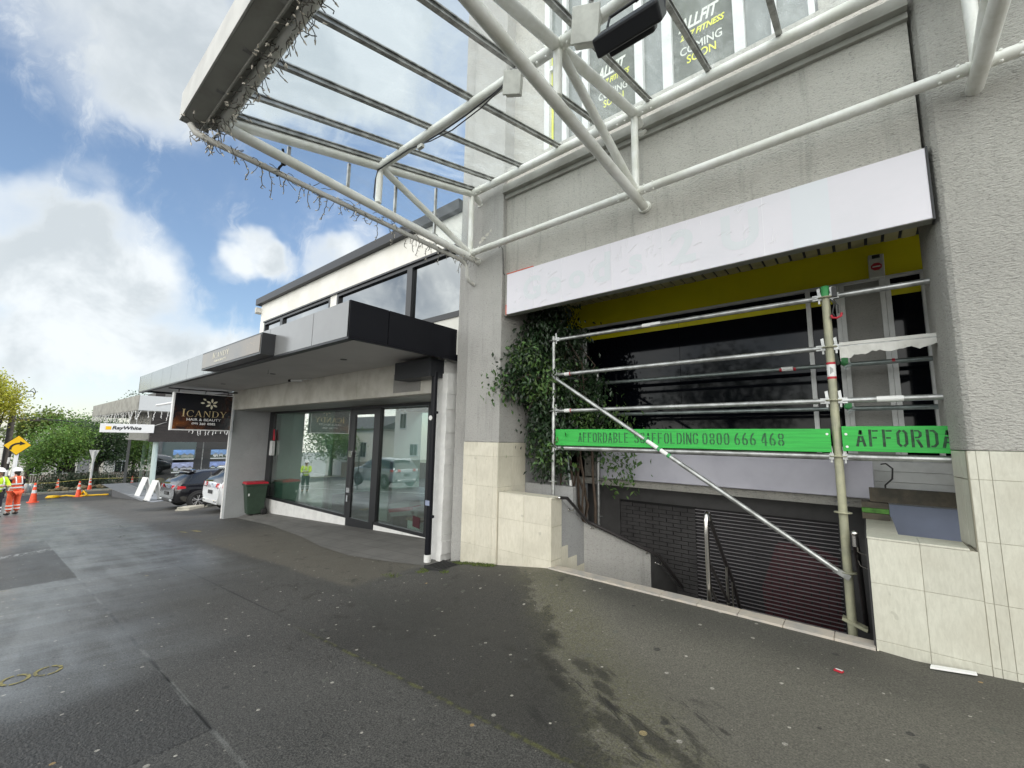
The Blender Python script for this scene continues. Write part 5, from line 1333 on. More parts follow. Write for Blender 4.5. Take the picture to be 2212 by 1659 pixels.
t = MB(); sv_, sf_ = serif_geo('ICANDY'); flat_glyphs(t, sv_, sf_, (-9.98, 2.635, 3.10), (1, 0, 0), (0, 0, 1), .92, .12); t.build('name_lettering', 'cream_letter', cs)
t = MB(); put_text(t, 'HAIR & BEAUTY', (-9.86, 2.635, 3.02), (1, 0, 0), (0, 0, 1), .66, .04, offset=.01); t.build('small_lettering', 'cream_letter', cs)
# projecting sign
XS = -15.2
ps = thing('hanging_sign', 'black double-sided salon sign with gold leaf emblem hanging over the footpath', 'sign', (XS, 3.95, 1.7))
b = MB(); b.box(XS - .16, XS, 3.17, 4.70, 1.70, 2.80); b.build('light_box', 'lightbox_white', ps, bevel=.006)
def signface():
    mt, g, b = newmat('hanging_sign_face'); o = g.pos(); x, y, z = g.sep(o)
    n = g.noise(o, 2.6, 6.0, .68, .8)
    low = g.mul(g.rng(g.add(g.sub(z, 1.7), g.mul(g.sub(y, 3.2), .55)), .85, .05), g.rng(n, .40, .66))
    right = g.mul(g.rng(y, 4.2, 4.75), g.rng(n, .45, .7))
    base = g.mix(g.add(low, g.mul(right, .5)), (.006, .007, .012, 1), (.20, .065, .016, 1))
    spk = g.mul(g.rng(g.vor(o, 26.0), .10, .20, 1, 0), g.mul(low, g.rng(z, 2.05, 1.85)))
    base = g.mix(spk, base, (.80, .50, .18, 1))
    g.put(b.inputs['Base Color'], base); b.inputs['Roughness'].default_value = .16; return mt
M['signface'] = signface()
b = MB(); b.box(XS + .001, XS + .006, 3.215, 4.655, 1.735, 2.775); b.build('sign_face', 'signface', ps)
xf = XS + .008
t = MB(); flat_glyphs(t, sv_, sf_, (xf, 3.41, 2.10), (0, 1, 0), (0, 0, 1), 1.12, .22); t.build('name_lettering', 'gold', ps)
t = MB(); put_text(t, 'HAIR & BEAUTY', (xf, 3.535, 1.985), (0, 1, 0), (0, 0, 1), .86, .075, offset=.008); t.build('small_lettering', 'white_letter', ps)
for wd_, y0_, w_ in (('(09)', 3.665, .155), ('360', 3.86, .145), ('0582', 4.055, .205)):
    t = MB(); put_text(t, wd_, (xf, y0_, 1.868), (0, 1, 0), (0, 0, 1), w_, .07, offset=.025); t.build('phone_lettering', 'white_letter', ps)
t = MB()
def petal(cy_, cz_, a, L_, w_):
    P_ = []
    for i in range(9): u = i / 8; P_.append((u * L_, w_ * sin(pi * u) ** .8))
    for i in range(7, 0, -1): u = i / 8; P_.append((u * L_, -w_ * sin(pi * u) ** .8))
    t.poly([(xf + .002, cy_ + p_[0] * cos(a) - p_[1] * sin(a), cz_ + p_[0] * sin(a) + p_[1] * cos(a)) for p_ in P_])
for a in (30, 90, 150, 210, 270, 330): petal(4.12 + .03 * cos(R(a)), 2.505 + .03 * sin(R(a)), R(a), .135, .030)
petal(3.97, 2.60, R(148), .10, .026); petal(3.94, 2.52, R(178), .11, .026)
t.build('leaf_emblem', 'cream_letter', ps)
b = MB(); b.tube((XS - .08, 3.05, 2.90), (XS - .08, 4.80, 2.90), .018, 8)
for y in (3.3, 4.56): b.tube((XS - .08, y, 2.78), (XS - .08, y, 2.91), .015, 8)
b.path([(XS - .06, 3.95, 2.80), (XS - .06, 3.95, 2.87), (XS - .06, 4.02, 2.91), (XS - .06, 4.5, 2.93), (XS - .06, 4.79, 2.93)], .011, 6)
b.build('sign_bracket', 'steel_dark', ps)
# security camera
cm = thing('security_camera', 'small white security camera under the canopy on the concrete band', 'camera', (-10.5, 4.7, 2.95))
b = MB(); b.tube((-10.62, 4.42, 2.92), (-10.40, 4.62, 2.935), .030, 12); b.build('camera_body', 'frame_white', cm)
b = MB(); b.tube((-10.645, 4.40, 2.918), (-10.60, 4.44, 2.922), .032, 12); b.build('camera_lens', 'black', cm)
b = MB(); b.path([(-10.40, 4.62, 2.94), (-10.3, 4.70, 2.97), (-10.28, 4.79, 2.965)], .012, 6); b.build('camera_arm', 'frame_white', cm)
# things behind the right shop window
b = MB(); b.obox((-8.3, 6.25, -.02), (.30, .06, .05), (-.04, .18, 0), (-.05, 0, .14))
b.mat(1).obox((-8.3, 6.235, -.03), (.31, .06, .05), (-.04, .19, 0), (-.012, 0, .04))
b.mat(0).obox((-8.05, 6.4, -.08), (.28, -.02, -.03), (.02, .18, 0), (.02, 0, .12))
tag(b.build('carton', ['cardboard', 'red']), 'grey carton with red band behind the right shop window', 'box')
b = MB(); b.lathe([(.20, -.5), (.25, -.18), (.26, -.17)], (-8.45, 6.3, 0), 18); tag(b.build('tub', 'bin_green'), 'dark green tub under the carton behind the shop glass', 'tub')
b = MB(); b.box(-8.0, -7.55, 6.1, 6.5, -.5, -.22); b.mat(1).box(-8.03, -7.52, 6.07, 6.53, -.22, -.17)
tag(b.build('wicker_chest', ['interior_white', 'wicker']), 'pale chest with brown wicker lid behind the shop glass', 'chest')
b = MB(); b.box(-7.48, -7.20, 6.15, 6.35, -.5, .12); tag(b.build('leaning_board', 'interior_white'), 'pale cabinet at the right end of the shop window', 'cabinet')

# wheelie bin
wb = thing('wheelie_bin', 'dark green wheelie bin with red lid against the salon blade wall', 'bin', (-15.02, 5.4, gz(-15, 5.4) + .085))
bz = gz(-14.8, 5.4) + .085; cx_, cy_ = -14.93, 5.45
def binpt(x, y, z): a = R(-8); x, y, z = x * .91, y * .91, z * .95; return (cx_ + x * cos(a) - y * sin(a), cy_ + x * sin(a) + y * cos(a), bz + z)
b = MB()
lo = [(-.21, -.22), (.21, -.22), (.21, .26), (-.21, .26)]; hi = [(-.28, -.33), (.28, -.33), (.28, .32), (-.28, .32)]
b.add([binpt(x, y, .03) for x, y in lo] + [binpt(x, y, .98) for x, y in hi], [(0, 3, 2, 1), (0, 1, 5, 4), (1, 2, 6, 5), (2, 3, 7, 6), (3, 0, 4, 7), (4, 5, 6, 7)])
rm = [(x * 1.08, y * 1.07) for x, y in hi]
b.add([binpt(x, y, .93) for x, y in rm] + [binpt(x, y, .99) for x, y in rm], [(0, 3, 2, 1), (0, 1, 5, 4), (1, 2, 6, 5), (2, 3, 7, 6), (3, 0, 4, 7), (4, 5, 6, 7)])
b.build('bin_body', 'bin_green', wb, bevel=.02)
b = MB(); b.add([binpt(x * 1.1, y * 1.1, .995) for x, y in hi] + [binpt(x * .98, y * .98, 1.055) for x, y in hi], [(0, 3, 2, 1), (0, 1, 5, 4), (1, 2, 6, 5), (2, 3, 7, 6), (3, 0, 4, 7), (4, 5, 6, 7)])
b.build('bin_lid', 'red', wb, bevel=.015)
for s_ in (-1, 1):
    b = MB(); c_ = binpt(s_ * .24, .27, .10); b.lathe([(.03, -.03), (.095, -.03), (.10, -.015), (.10, .015), (.095, .03), (.03, .03)], c_, 18, axis=0); b.build('bin_wheel', 'rubber', wb)
b = MB(); b.tube(binpt(-.25, .40, .96), binpt(.25, .40, .96), .018, 8)
for s_ in (-1, 1): b.tube(binpt(s_ * .22, .33, .93), binpt(s_ * .22, .40, .96), .014, 8)
b.build('bin_handle', 'bin_green', wb)
b = MB(); b.poly([binpt(.262, -.25, .70), binpt(.262, -.21, .70), binpt(.256, -.21, .62), binpt(.256, -.25, .62)]); b.build('bin_label', 'label_white', wb)
# ================================================================ cars
def wheel(parent, c, side, r=.325, wd=.21, rim='rim', spokes=5):
    """axle along local x; side = +1 outer face towards +x"""
    x, y, z = c
    b = MB(); b.lathe([(r * .66, -wd / 2), (r * .93, -wd / 2), (r, -wd * .36), (r, wd * .36), (r * .93, wd / 2), (r * .66, wd / 2)], (x, y, z), 28, axis=0, cap=False)
    t = b.build('tyre', 'rubber', parent)
    return t
def add_wheel(car, c, side, r=.325, wd=.21, spokes=5):
    x, y, z = c
    b = MB(); b.lathe([(r * .64, -wd / 2), (r * .93, -wd / 2), (r, -wd * .36), (r, wd * .36), (r * .93, wd / 2), (r * .64, wd / 2), (r * .64, -wd / 2)], (x, y, z), 28, axis=0, cap=False)
    w_ = b.build('wheel', 'rubber', car)
    b = MB(); f = side * wd * .40
    b.lathe([(r * .58, f - side * .03), (r * .665, f), (r * .665, f + side * .012), (r * .60, f + side * .006)], (x, y, z), 28, axis=0, cap=False)
    b.lathe([(.001, f + side * .01), (r * .14, f + side * .008), (r * .16, f - side * .02)], (x, y, z), 14, axis=0, cap=False)
    for k in range(spokes):
        a = 2 * pi * k / spokes + .3
        for da in (-.13, .13):
            d1 = Vector((0, cos(a + da * .6), sin(a + da * .6))); d2 = Vector((0, cos(a + da * 1.6), sin(a + da * 1.6)))
            b.path([Vector((x + f + side * .004, y, z)) + d1 * r * .12, Vector((x + f + side * .002, y, z)) + d2 * r * .62], r * .045, 5)
    b.build('rim', 'rim', w_)
    b = MB(); b.lathe([(.001, f - side * .06), (r * .64, f - side * .06)], (x, y, z), 24, axis=0, cap=False); b.build('brake_disc', 'black', w_)
def car(name, label, cat, loc, rz, paint, kind='hatch', group=None):
    """local frame: nose towards +y, rear at y=0, centre x=0, ground z=0"""
    t = thing(name, label, cat, (0, 0, 0), group)
    if kind == 'hatch': # y, zbot, zbelt, zroof, wb, wr
        st = [(.00, .40, .78, .80, .74, .70), (.06, .30, .92, .95, .83, .74), (.22, .24, .98, 1.12, .885, .70), (.55, .20, .98, 1.36, .895, .66), (.95, .20, .975, 1.455, .90, .655), (1.7, .20, .96, 1.475, .90, .665), (2.4, .20, .94, 1.44, .895, .66), (2.85, .20, .93, 1.28, .89, .65), (3.25, .20, .92, .99, .88, .74), (3.8, .22, .86, .90, .86, .72), (4.12, .28, .74, .78, .78, .66), (4.24, .36, .62, .64, .66, .58)]
        L, r, wy, hw = 4.24, .325, (.78, 3.40), .90
    else:
        st = [(.00, .50, .86, .88, .78, .74), (.05, .34, 1.02, 1.06, .87, .80), (.16, .30, 1.08, 1.22, .91, .76), (.42, .28, 1.09, 1.50, .92, .70), (.80, .26, 1.08, 1.62, .925, .69), (1.7, .26, 1.06, 1.655, .925, .70), (2.5, .26, 1.04, 1.61, .92, .69), (3.0, .26, 1.03, 1.42, .915, .68), (3.45, .26, 1.02, 1.10, .91, .78), (4.05, .28, .97, 1.00, .89, .76), (4.40, .34, .84, .88, .82, .70), (4.52, .44, .70, .72, .70, .62)]
        L, r, wy, hw = 4.52, .355, (.86, 3.55), .925
    b = MB(); b.smooth = True; rings = []
    for (y, zb, zl, zr, wb_, wr) in st:
        zm = zb + (zl - zb) * .55
        half = [(0, zb), (wb_ * .86, zb), (wb_ * .97, zb + .10), (wb_, zm), (wb_ * .985, zl - .06), (wb_ * .955, zl), (wr + (wb_ * .955 - wr) * .10, zl + (zr - zl) * .84), (wr * .90, zr - .012 * (zr - zl > .1)), (0, zr + .012)]
        rings.append([(x, y, z) for x, z in half] + [(-x, y, z) for x, z in half[-2:0:-1]])
    nr = len(rings[0]); b.v = [p_ for g_ in rings for p_ in g_]
    for i in range(len(rings) - 1):
        for k in range(nr):
            row = k if k < 8 else nr - 1 - k
            gl_ = row == 5 and (st[i][3] - st[i][2] > .10 or st[i + 1][3] - st[i + 1][2] > .25) and st[i + 1][3] - st[i + 1][2] > .05
            top_gl = row in (6, 7) and ((st[i][3] < st[i + 1][3] - .12 and st[i][3] > st[i][2] + .02) or (st[i][3] > st[i + 1][3] + .12 and st[i][2] < st[i][3] - .05))
            b.f.append((i * nr + k, i * nr + (k + 1) % nr, (i + 1) * nr + (k + 1) % nr, (i + 1) * nr + k)); b.mi.append(1 if (gl_ or top_gl) else 0); b.sm.append(True)
    b.f.append(tuple(range(nr))); b.mi.append(0); b.sm.append(False)
    b.f.append(tuple(range((len(rings) - 1) * nr, len(rings) * nr))[::-1]); b.mi.append(0); b.sm.append(False)
    body = b.build('car_body', [paint, 'carglass'], t)
    for s_ in (-1, 1):
        b = MB()                                           # pillars over the glass
        for y0, y1 in ((1.18, 1.24), (2.02, 2.10)):
            zr_ = 1.40 if kind == 'hatch' else 1.58; zl_ = .985 if kind == 'hatch' else 1.08
            b.prism([(s_ * (hw * .955 + .004), y0, zl_), (s_ * (hw * .955 + .004), y1, zl_), (s_ * (hw * .745), y1, zr_), (s_ * (hw * .745), y0, zr_)], (s_ * .006, 0, .003))
        b.build('window_pillar', 'black_frame', t)
        for y in wy: b = MB(); b.lathe([(r + .015, s_ * (hw - .12)), (r + .06, s_ * (hw - .02)), (r + .06, s_ * (hw + .004)), (r - .01, s_ * (hw + .006))], (0, y, r), 26, axis=0, cap=False); b.lathe([(.001, s_ * (hw - .001)), (r + .03, s_ * (hw - .001))], (0, y, r), 26, axis=0, cap=False); b.build('wheel_arch', 'black', t)
        for y in wy: add_wheel(t, (s_ * (hw - .085), y, r), s_, r)
        b = MB()
        zt = .80 if kind == 'hatch' else .93
        b.prism([(s_ * .42, -.006, zt), (s_ * .74, -.004, zt - .02), (s_ * .88, .19, zt), (s_ * .885, .30, zt + .045), (s_ * .80, .07, zt + .13), (s_ * .46, .015, zt + .12)], (0, .02, .01))
        b.add([(s_ * (hw - .012), .05, zt - .01), (s_ * (hw + .002), .34, zt + .02), (s_ * (hw - .004), .30, zt + .10), (s_ * (hw - .03), .06, zt + .12)], [(0, 1, 2, 3)])
        b.build('tail_light', 'taillight', t)
        b = MB(); b.obox((s_ * (hw + .09), 2.78, 1.02 if kind == 'hatch' else 1.14), (.10, 0, 0), (0, .05, 0), (0, 0, .07)); b.build('door_mirror', paint, t, bevel=.02)
        b = MB()
        for y in (1.35, 2.2): b.obox((s_ * (hw - .0), y, .86 if kind == 'hatch' else .95), (.014, 0, 0), (0, .09, 0), (0, 0, .014))
        b.build('door_handle', paint, t)
        b = MB()
        zd = .34
        for y in (1.22, 2.06, 2.98): b.box(s_ * (hw - .01) - .012, s_ * (hw - .01) + .012, y, y + .008, zd, .92)
        b.build('door_gap', 'black', t)
        b = MB(); b.obox((s_ * .52, -.012, .36 if kind == 'hatch' else .44), (.13, 0, 0), (0, .012, 0), (0, 0, .035)); b.build('exhaust_trim', 'chrome', t, bevel=.012)
    b = MB(); b.obox((0, -.018, .60 if kind == 'hatch' else .74), (.19, 0, 0), (0, .006, 0), (0, 0, .062)); b.build('number_plate', 'black_frame', t)
    b = MB(); b.obox((0, .03, .36 if kind == 'hatch' else .42), (.66, 0, 0), (0, .05, 0), (0, 0, .08)); b.build('rear_bumper', 'black_frame' if kind == 'hatch' else paint, t, bevel=.03)
    b = MB(); b.lathe([(.05, -.004), (.05, .004)], (0, .03, .86 if kind == 'hatch' else .98), 16, axis=1); b.build('badge', 'chrome', t)
    zr_ = 1.43 if kind == 'hatch' else 1.60
    b = MB(); b.obox((0, .60 if kind == 'hatch' else .48, zr_ - .005), (.60, 0, 0), (0, .12, .02), (0, 0, .02)); b.build('roof_spoiler', paint, t, bevel=.012)
    t.location = loc; t.rotation_euler = (0, 0, rz)
    return t
car('hatchback_car', 'black hatchback car parked nose-in before the estate agency window', 'car', (-21.45, 4.62, gz(-21, 5)), R(5), 'blackpaint', 'hatch')
car('suv_car', 'white SUV parked beside the black hatchback, half hidden by the salon blade wall', 'car', (-18.1, 5.15, gz(-18.3, 6)), R(2), 'silverpaint', 'suv')
b = MB(); a0, a1 = Vector((-20.0, 4.86, gz(-20, 4.9))), Vector((-22.3, 6.9, gz(-22.3, 6.9)))
b.obox((a0 + a1) / 2 + Vector((0, 0, .04)), (a1 - a0) / 2, (.14, .16, 0), (0, 0, .08))
b.obox(a0 + Vector((0.02, -.02, .0)), (.02, -.02, 0), (.16, .18, 0), (0, 0, .04))
tag(b.build('kerb_nib', 'concrete_kerb', bevel=.02), 'low raised concrete nib between the two parked cars', 'kerb')

# ================================================================ estate agency on the corner
XR = -31.0; YF = 6.0
ag = thing('agency_building', 'single-storey corner estate agency with pebbled canopy fascia and full-height glass', 'building', (-34, 7, -2))
b = MB(); b.box(-48, -31.0, 4.92, 4.98, 2.86, 3.70); b.build('fascia_front', 'pebble', ag)
b = MB(); b.box(-31.06, -31.0, 4.985, 13, 2.86, 3.70); b.build('fascia_side', 'pebble_light', ag)
b = MB(); b.box(-47.9, -31.1, 5.0, 13, 2.80, 3.0); b.build('canopy_soffit', 'beam', ag)
b = MB(); b.box(-36.9, -31.25, 5.62, 5.75, 1.24, 2.80); b.box(-37.0, -31.2, 5.5, 5.78, 1.18, 1.28); b.build('front_beam', 'curtain', ag)
b = MB()
for i in range(9): b.box(-31.20, -31.08 - .012 * (i % 2), 5.62, 13, 1.24 + i * .175, 1.24 + (i + 1) * .175 - .012)
b.box(-31.12, -31.02, 5.60, 13, 1.12, 1.24)
b.build('side_cladding', 'brown_slat', ag)
b = MB()
b.poly([(-31.5, 6.1, -1.81), (-39, 6.1, -1.81), (-39, 6.1, 1.2), (-31.5, 6.1, 1.2)]); b.poly([(-31.45, 6.15, -1.81), (-31.45, 13, -1.81), (-31.45, 13, 1.15), (-31.45, 6.15, 1.15)])
b.build('shop_glass', 'ray_glass', ag)
b = MB(); b.tube((-31.45, 6.05, -1.85), (-31.40, 6.0, 1.2), .13, 14); b.build('corner_post', 'pole_green', ag)
b = MB(); b.tube((-34.2, 6.35, -1.85), (-34.2, 6.35, 1.2), .12, 12); b.tube((-36.0, 6.35, -1.85), (-36.0, 6.35, 1.2), .12, 12); b.build('inner_post', 'pole_green', ag)
b = MB()
for y in (8.3, 10.4): b.box(-31.47, -31.43, y, y + .04, -1.81, 1.15)
b.box(-39, -31.5, 6.08, 6.12, -1.85, -1.78); b.box(-31.5, -31.42, 6.1, 13, -1.85, -1.75)
b.build('glazing_frame', 'alu', ag)
b = MB(); b.box(-40, -38.9, 6.1, 13, -2.6, 2.8); b.box(-39, -31.5, 12.9, 13, -2.6, 1.2); b.build('inner_wall', 'interior_dark', ag)
b = MB(); b.box(-39, -31.45, 6.1, 13, -1.95, -1.83); b.build('agency_floor', 'interior_floor', ag)
b = MB(); b.box(-39, -31.45, 5.8, 13, 1.16, 1.22); b.build('agency_ceiling', 'interior_dark', ag)
b = MB(); b.box(-38.6, -36.2, 6.6, 12.5, 3.0, 4.3); b.box(-33.6, -31.6, 6.6, 12.5, 3.0, 4.15); b.box(-33.7, -31.5, 6.5, 12.5, 4.15, 4.28); b.build('roof_plant', 'brown_slat', ag)
# terrace
b = MB(); b.prism([(-35.2, 4.95, gz(-35.2, 5) - .2), (-26.4, 5.22, gz(-26.4, 5) - .05), (-28.2, 5.15, -1.80), (-35.2, 4.95, -1.80)], (0, .16, 0)); b.build('terrace_face', 'plinth', ag)
b = MB(); b.prism([(-35.2, 4.93, -1.80), (-28.2, 5.13, -1.80), (-26.4, 5.2, gz(-26.4, 5) + .0), (-26.6, 5.7, gz(-26.4, 5)), (-29, 6.2, -1.80), (-31.4, 13, -1.80), (-39, 13, -1.80), (-39, 4.93, -1.80)], (0, 0, .015)); b.build('terrace_top', 'plinth_top', ag)
# hanging agency sign
rs_ = thing('hanging_sign', 'white rectangular estate agency sign with yellow square hanging under the pebbled canopy', 'sign', (XR, 4.65, 1.6))
b = MB(); b.box(XR - .16, XR, 3.55, 5.77, 1.61, 2.08); b.build('light_box', 'lightbox_white', rs_, bevel=.008)
b = MB(); b.box(XR + .001, XR + .005, 3.76, 3.98, 1.755, 1.935); b.build('yellow_square', 'sign_yellow', rs_)
t = MB(); put_text(t, 'RayWhite', (XR + .006, 4.02, 1.715), (0, 1, 0), (0, 0, 1), 1.20, .24, shear=.18, offset=.03);
t.build('sign_lettering', 'sign_black', rs_)
b = MB(); b.tube((XR - .08, 5.0, 2.08), (XR - .08, 5.0, 2.85), .02, 6); b.tube((XR - .08, 5.72, 2.0), (XR - .05, 6.3, 2.25), .02, 6); b.build('sign_hanger', 'alu', rs_)
# display screens
def screen(y0, y1, z0, z1, label, skyc, roofc, wallc, seed):
    t = thing('display_screen', label, 'screen', (-31.62, (y0 + y1) / 2, z0), 'display screens in the agency window')
    b = MB(); b.box(-31.66, -31.60, y0, y1, z0, z1); b.build('screen_case', 'black_frame', t)
    rn = random.Random(seed); xx = -31.595; e = .04; h_ = z1 - z0 - 2 * e; a, c = y0 + e, y1 - e; w_ = c - a
    mats = [emis('screen_colour', skyc, 1.3), emis('screen_colour', tuple(min(1, k * 1.5) for k in skyc), 1.4), emis('screen_colour', roofc, 1.2), emis('screen_colour', wallc, 1.2), emis('screen_colour', (.03, .07, .02), .5), emis('screen_colour', (.6, .6, .62), 1.1)]
    b = MB()
    def q(i, u0, v0, u1, v1, k): b.mat(i).poly([(xx + k * .001, a + u0 * w_, z0 + e + v0 * h_), (xx + k * .001, a + u1 * w_, z0 + e + v0 * h_), (xx + k * .001, a + u1 * w_, z0 + e + v1 * h_), (xx + k * .001, a + u0 * w_, z0 + e + v1 * h_)])
    q(0, 0, .45, 1, 1, 0); q(4, 0, .12, 1, .5, 0); q(5, 0, 0, 1, .12, 0)
    for k in range(4): u = rn.uniform(0, .7); v = rn.uniform(.62, .9); q(1, u, v, u + rn.uniform(.12, .3), v + .07, 1)
    for k in range(3):
        u = .05 + k * .3 + rn.uniform(0, .08); wq = rn.uniform(.18, .3); q(3, u, .2, u + wq, .48, 1)
        b.mat(2).poly([(xx + .002, a + (u - .03) * w_, z0 + e + .46 * h_), (xx + .002, a + (u + wq + .03) * w_, z0 + e + .46 * h_), (xx + .002, a + (u + wq * .5) * w_, z0 + e + .66 * h_)])
    for k in range(7): u = rn.uniform(0, .9); q(4, u, .12, u + rn.uniform(.05, .12), rn.uniform(.2, .34), 3)
    b.build('picture', mats, t)
screen(6.86, 7.98, .02, .69, 'upper left display screen with blue sky house photo in the agency window', (.10, .22, .55), (.10, .09, .10), (.25, .22, .18), 1)
screen(6.86, 7.98, -.75, -.06, 'lower left display screen with pale street photo in the agency window', (.30, .32, .50), (.12, .12, .16), (.40, .40, .46), 2)
screen(8.75, 9.95, .03, .69, 'upper right display screen with white villa photo in the agency window', (.14, .26, .50), (.20, .22, .26), (.50, .50, .52), 3)
screen(8.75, 9.95, -.75, -.06, 'lower right display screen with white gabled house photo in the agency window', (.20, .26, .52), (.06, .06, .07), (.45, .48, .48), 4)
b = MB(); b.box(-31.66, -31.60, 6.30, 6.78, -.3, .85); tag(b.build('blank_display', 'interior_dark'), 'dark blank display panel beside the screens in the agency window', 'panel')  # dark blank display panel in line with the lit screens
for k in range(3):
    b = MB(); b.ball((-32.2, 6.55 + k * .52, -1.22), .27, 7, (.7, .95, .85)); b.box(-32.4, -32.0, 6.33 + k * .52, 6.77 + k * .52, -1.83, -1.35)
    tag(b.build('tub_chair', 'cushion'), 'mustard upholstered tub chair inside the agency window', 'chair', 'mustard chairs in a row inside the agency')
# agency string lights
icicles([(-31.15 - .55 * i, 4.90, 2.84) for i in range(30)], 41, 'string_lights', 'white icicle lights along the front of the pebbled fascia', .35, .7, 'lightwire_white', 'lightwire_white', .014)
icicles([(-30.97, 5.1 + .30 * i, 2.84) for i in range(12)], 42, 'string_lights', 'sparse white icicle lights along the near side of the pebbled fascia', .3, .6, 'lightwire_white', 'lightwire_white', .012)
icicles([(-30.98, 7.4 + .20 * i, 1.95) for i in range(14)], 43, 'string_lights', 'short white icicle lights on the brown cladding below the salon sign', .25, .42, 'lightwire_white', 'lightwire_white', .014)
icicles([(-31.3 - .28 * i, 5.58, 2.75) for i in range(20)], 44, 'string_lights', 'grey unlit icicle lights on the beam behind the estate agency sign', .5, .9, 'lightwire', 'lightbulb', .012)
tag(MB().tube((-27, 5.0, 2.98), (-19.0, 5.2, 3.05), .05, 8).build('tube_light', 'lightbox_white'), 'white fluorescent tube batten under the far end of the salon canopy', 'light')
# sandwich boards
def aboard(loc, rz, label):
    t = thing('sandwich_board', label, 'sandwich board', loc); Rm = Euler((0, 0, rz)).to_matrix(); L_ = Vector(loc)
    for s_ in (-1, 1):
        b = MB(); lean = Vector((0, s_ * .27, 0)); b.obox(L_ + Rm @ Vector((0, s_ * .15, .50)), Rm @ Vector((.32, 0, 0)), Rm @ Vector((0, -s_ * .14, .50)), Rm @ Vector((0, s_ * .012, .004)))
        b.build('board_leaf', 'label_white', t)
        b = MB(); b.obox(L_ + Rm @ Vector((0, s_ * .285, .02)), Rm @ Vector((.33, 0, 0)), Rm @ Vector((0, .025, 0)), (0, 0, .02)); b.build('board_foot', 'black', t)
aboard((-30.4, 5.55, -1.79), R(8), 'white sandwich board leaning farther from the cars before the agency glass')
aboard((-27.6, 5.45, gz(-27.6, 5.4)), R(8), 'white sandwich board standing right behind the black hatchback')
# planter pots by sandwich board
# ================================================================ cones, workers, street things
def make_cone(h=.95):
    t = thing('traffic_cone', 'x', 'traffic cone', (0, 0, 0), 'orange traffic cones round the road works')
    b = MB(); b.box(-.21, .21, -.21, .21, 0, .035); b.build('cone_base', 'orange', t, bevel=.01)
    b = MB(); b.lathe([(.155, .035), (.14, .06), (.035, h), (.02, h + .005), (.001, h + .005)], (0, 0, 0), 20); b.build('cone_body', 'orange', t)
    b = MB()
    rr = lambda z: .14 + (.035 - .14) * (z - .06) / (h - .06) + .003
    b.lathe([(rr(h * .48), h * .48), (rr(h * .64), h * .64)], (0, 0, 0), 20, cap=False); b.lathe([(rr(h * .80), h * .80), (rr(h * .88), h * .88)], (0, 0, 0), 20, cap=False)
    b.build('reflective_band', 'reflect', t); return t
cone0 = make_cone()
spots_ = [(-34.5, 1.75, 'traffic cone nearest the orange worker', 1.08), (-51.0, 3.80, 'traffic cone left of the yellow hose, out on the far side road', 1.0), (-37.9, 3.78, 'traffic cone standing at the yellow hose', 1.0),
          (-47.5, 5.32, 'traffic cone at the foot of the white give-way sign post', 1.0), (-46.5, 1.75, 'traffic cone by the white sacks behind the orange worker', 1.05),
          (-13.5, -5.2, 'traffic cone out on the road before the parked silver car', 1.0), (-15.8, -4.2, 'traffic cone out on the road behind the silver car', .9),
          (-12.0, -8.2, 'traffic cone along the temporary fence', 1.0), (-8.8, -8.0, 'traffic cone at the right end of the temporary fence', 1.0)]
for i, (x, y, lab, k) in enumerate(spots_):
    o = cone0 if i == 0 else copy_tree(cone0)
    o.location = (x, y, gz(x, y)); o['label'] = lab; o.scale = (k, k, k); o.rotation_euler.z = i * .7
b = MB()
for x, y in ((-47.6, 1.55), (-47.0, 1.95), (-47.4, 2.2)):
    b.ball((x, y, gz(x, y) + .42), .42, 7, (.6, .45, 1.0))
tag(b.build('sack_pile', 'banner_white'), 'pile of white sacks behind the cones', 'sacks')
b = MB(); b.path([(-45.9, 1.6, gz(-46, 2) + .85), (-46, 3, gz(-46, 2) + .78), (-47.4, 5.3, gz(-47, 5) + .9), (-47.5, 8, gz(-47, 5) + .85)], .017, 5)
tag(b.build('barrier_tape', 'tape'), 'yellow and white barrier tape strung behind the cones', 'tape')
b = MB()
b.path([(-38.4, 2.9, gz(-38.4, 3) + .06), (-38.2, 3.3, gz(-38, 3) + .10), (-37.9, 3.6, gz(-38, 3) + .07), (-37.6, 4.6, gz(-37.6, 4) + .05), (-37.4, 5.1, gz(-37.4, 4) + .05)], .05, 8)
b.path([(-38.0, 3.9, gz(-38, 3) + .08), (-37.8, 4.0, gz(-38, 3) + .35), (-37.7, 4.15, gz(-38, 3) + .1)], .06, 8)
b.lathe([(.001, gz(-38.3, 2.8) + .02), (.35, gz(-38.3, 2.8) + .04), (.25, gz(-38.3, 2.8) + .16), (.001, gz(-38.3, 2.8) + .18)], (-38.3, 2.75, 0), 18)
tag(b.build('yellow_hose', 'sign_yellow'), 'yellow hose lying on the road by a cone', 'hose')

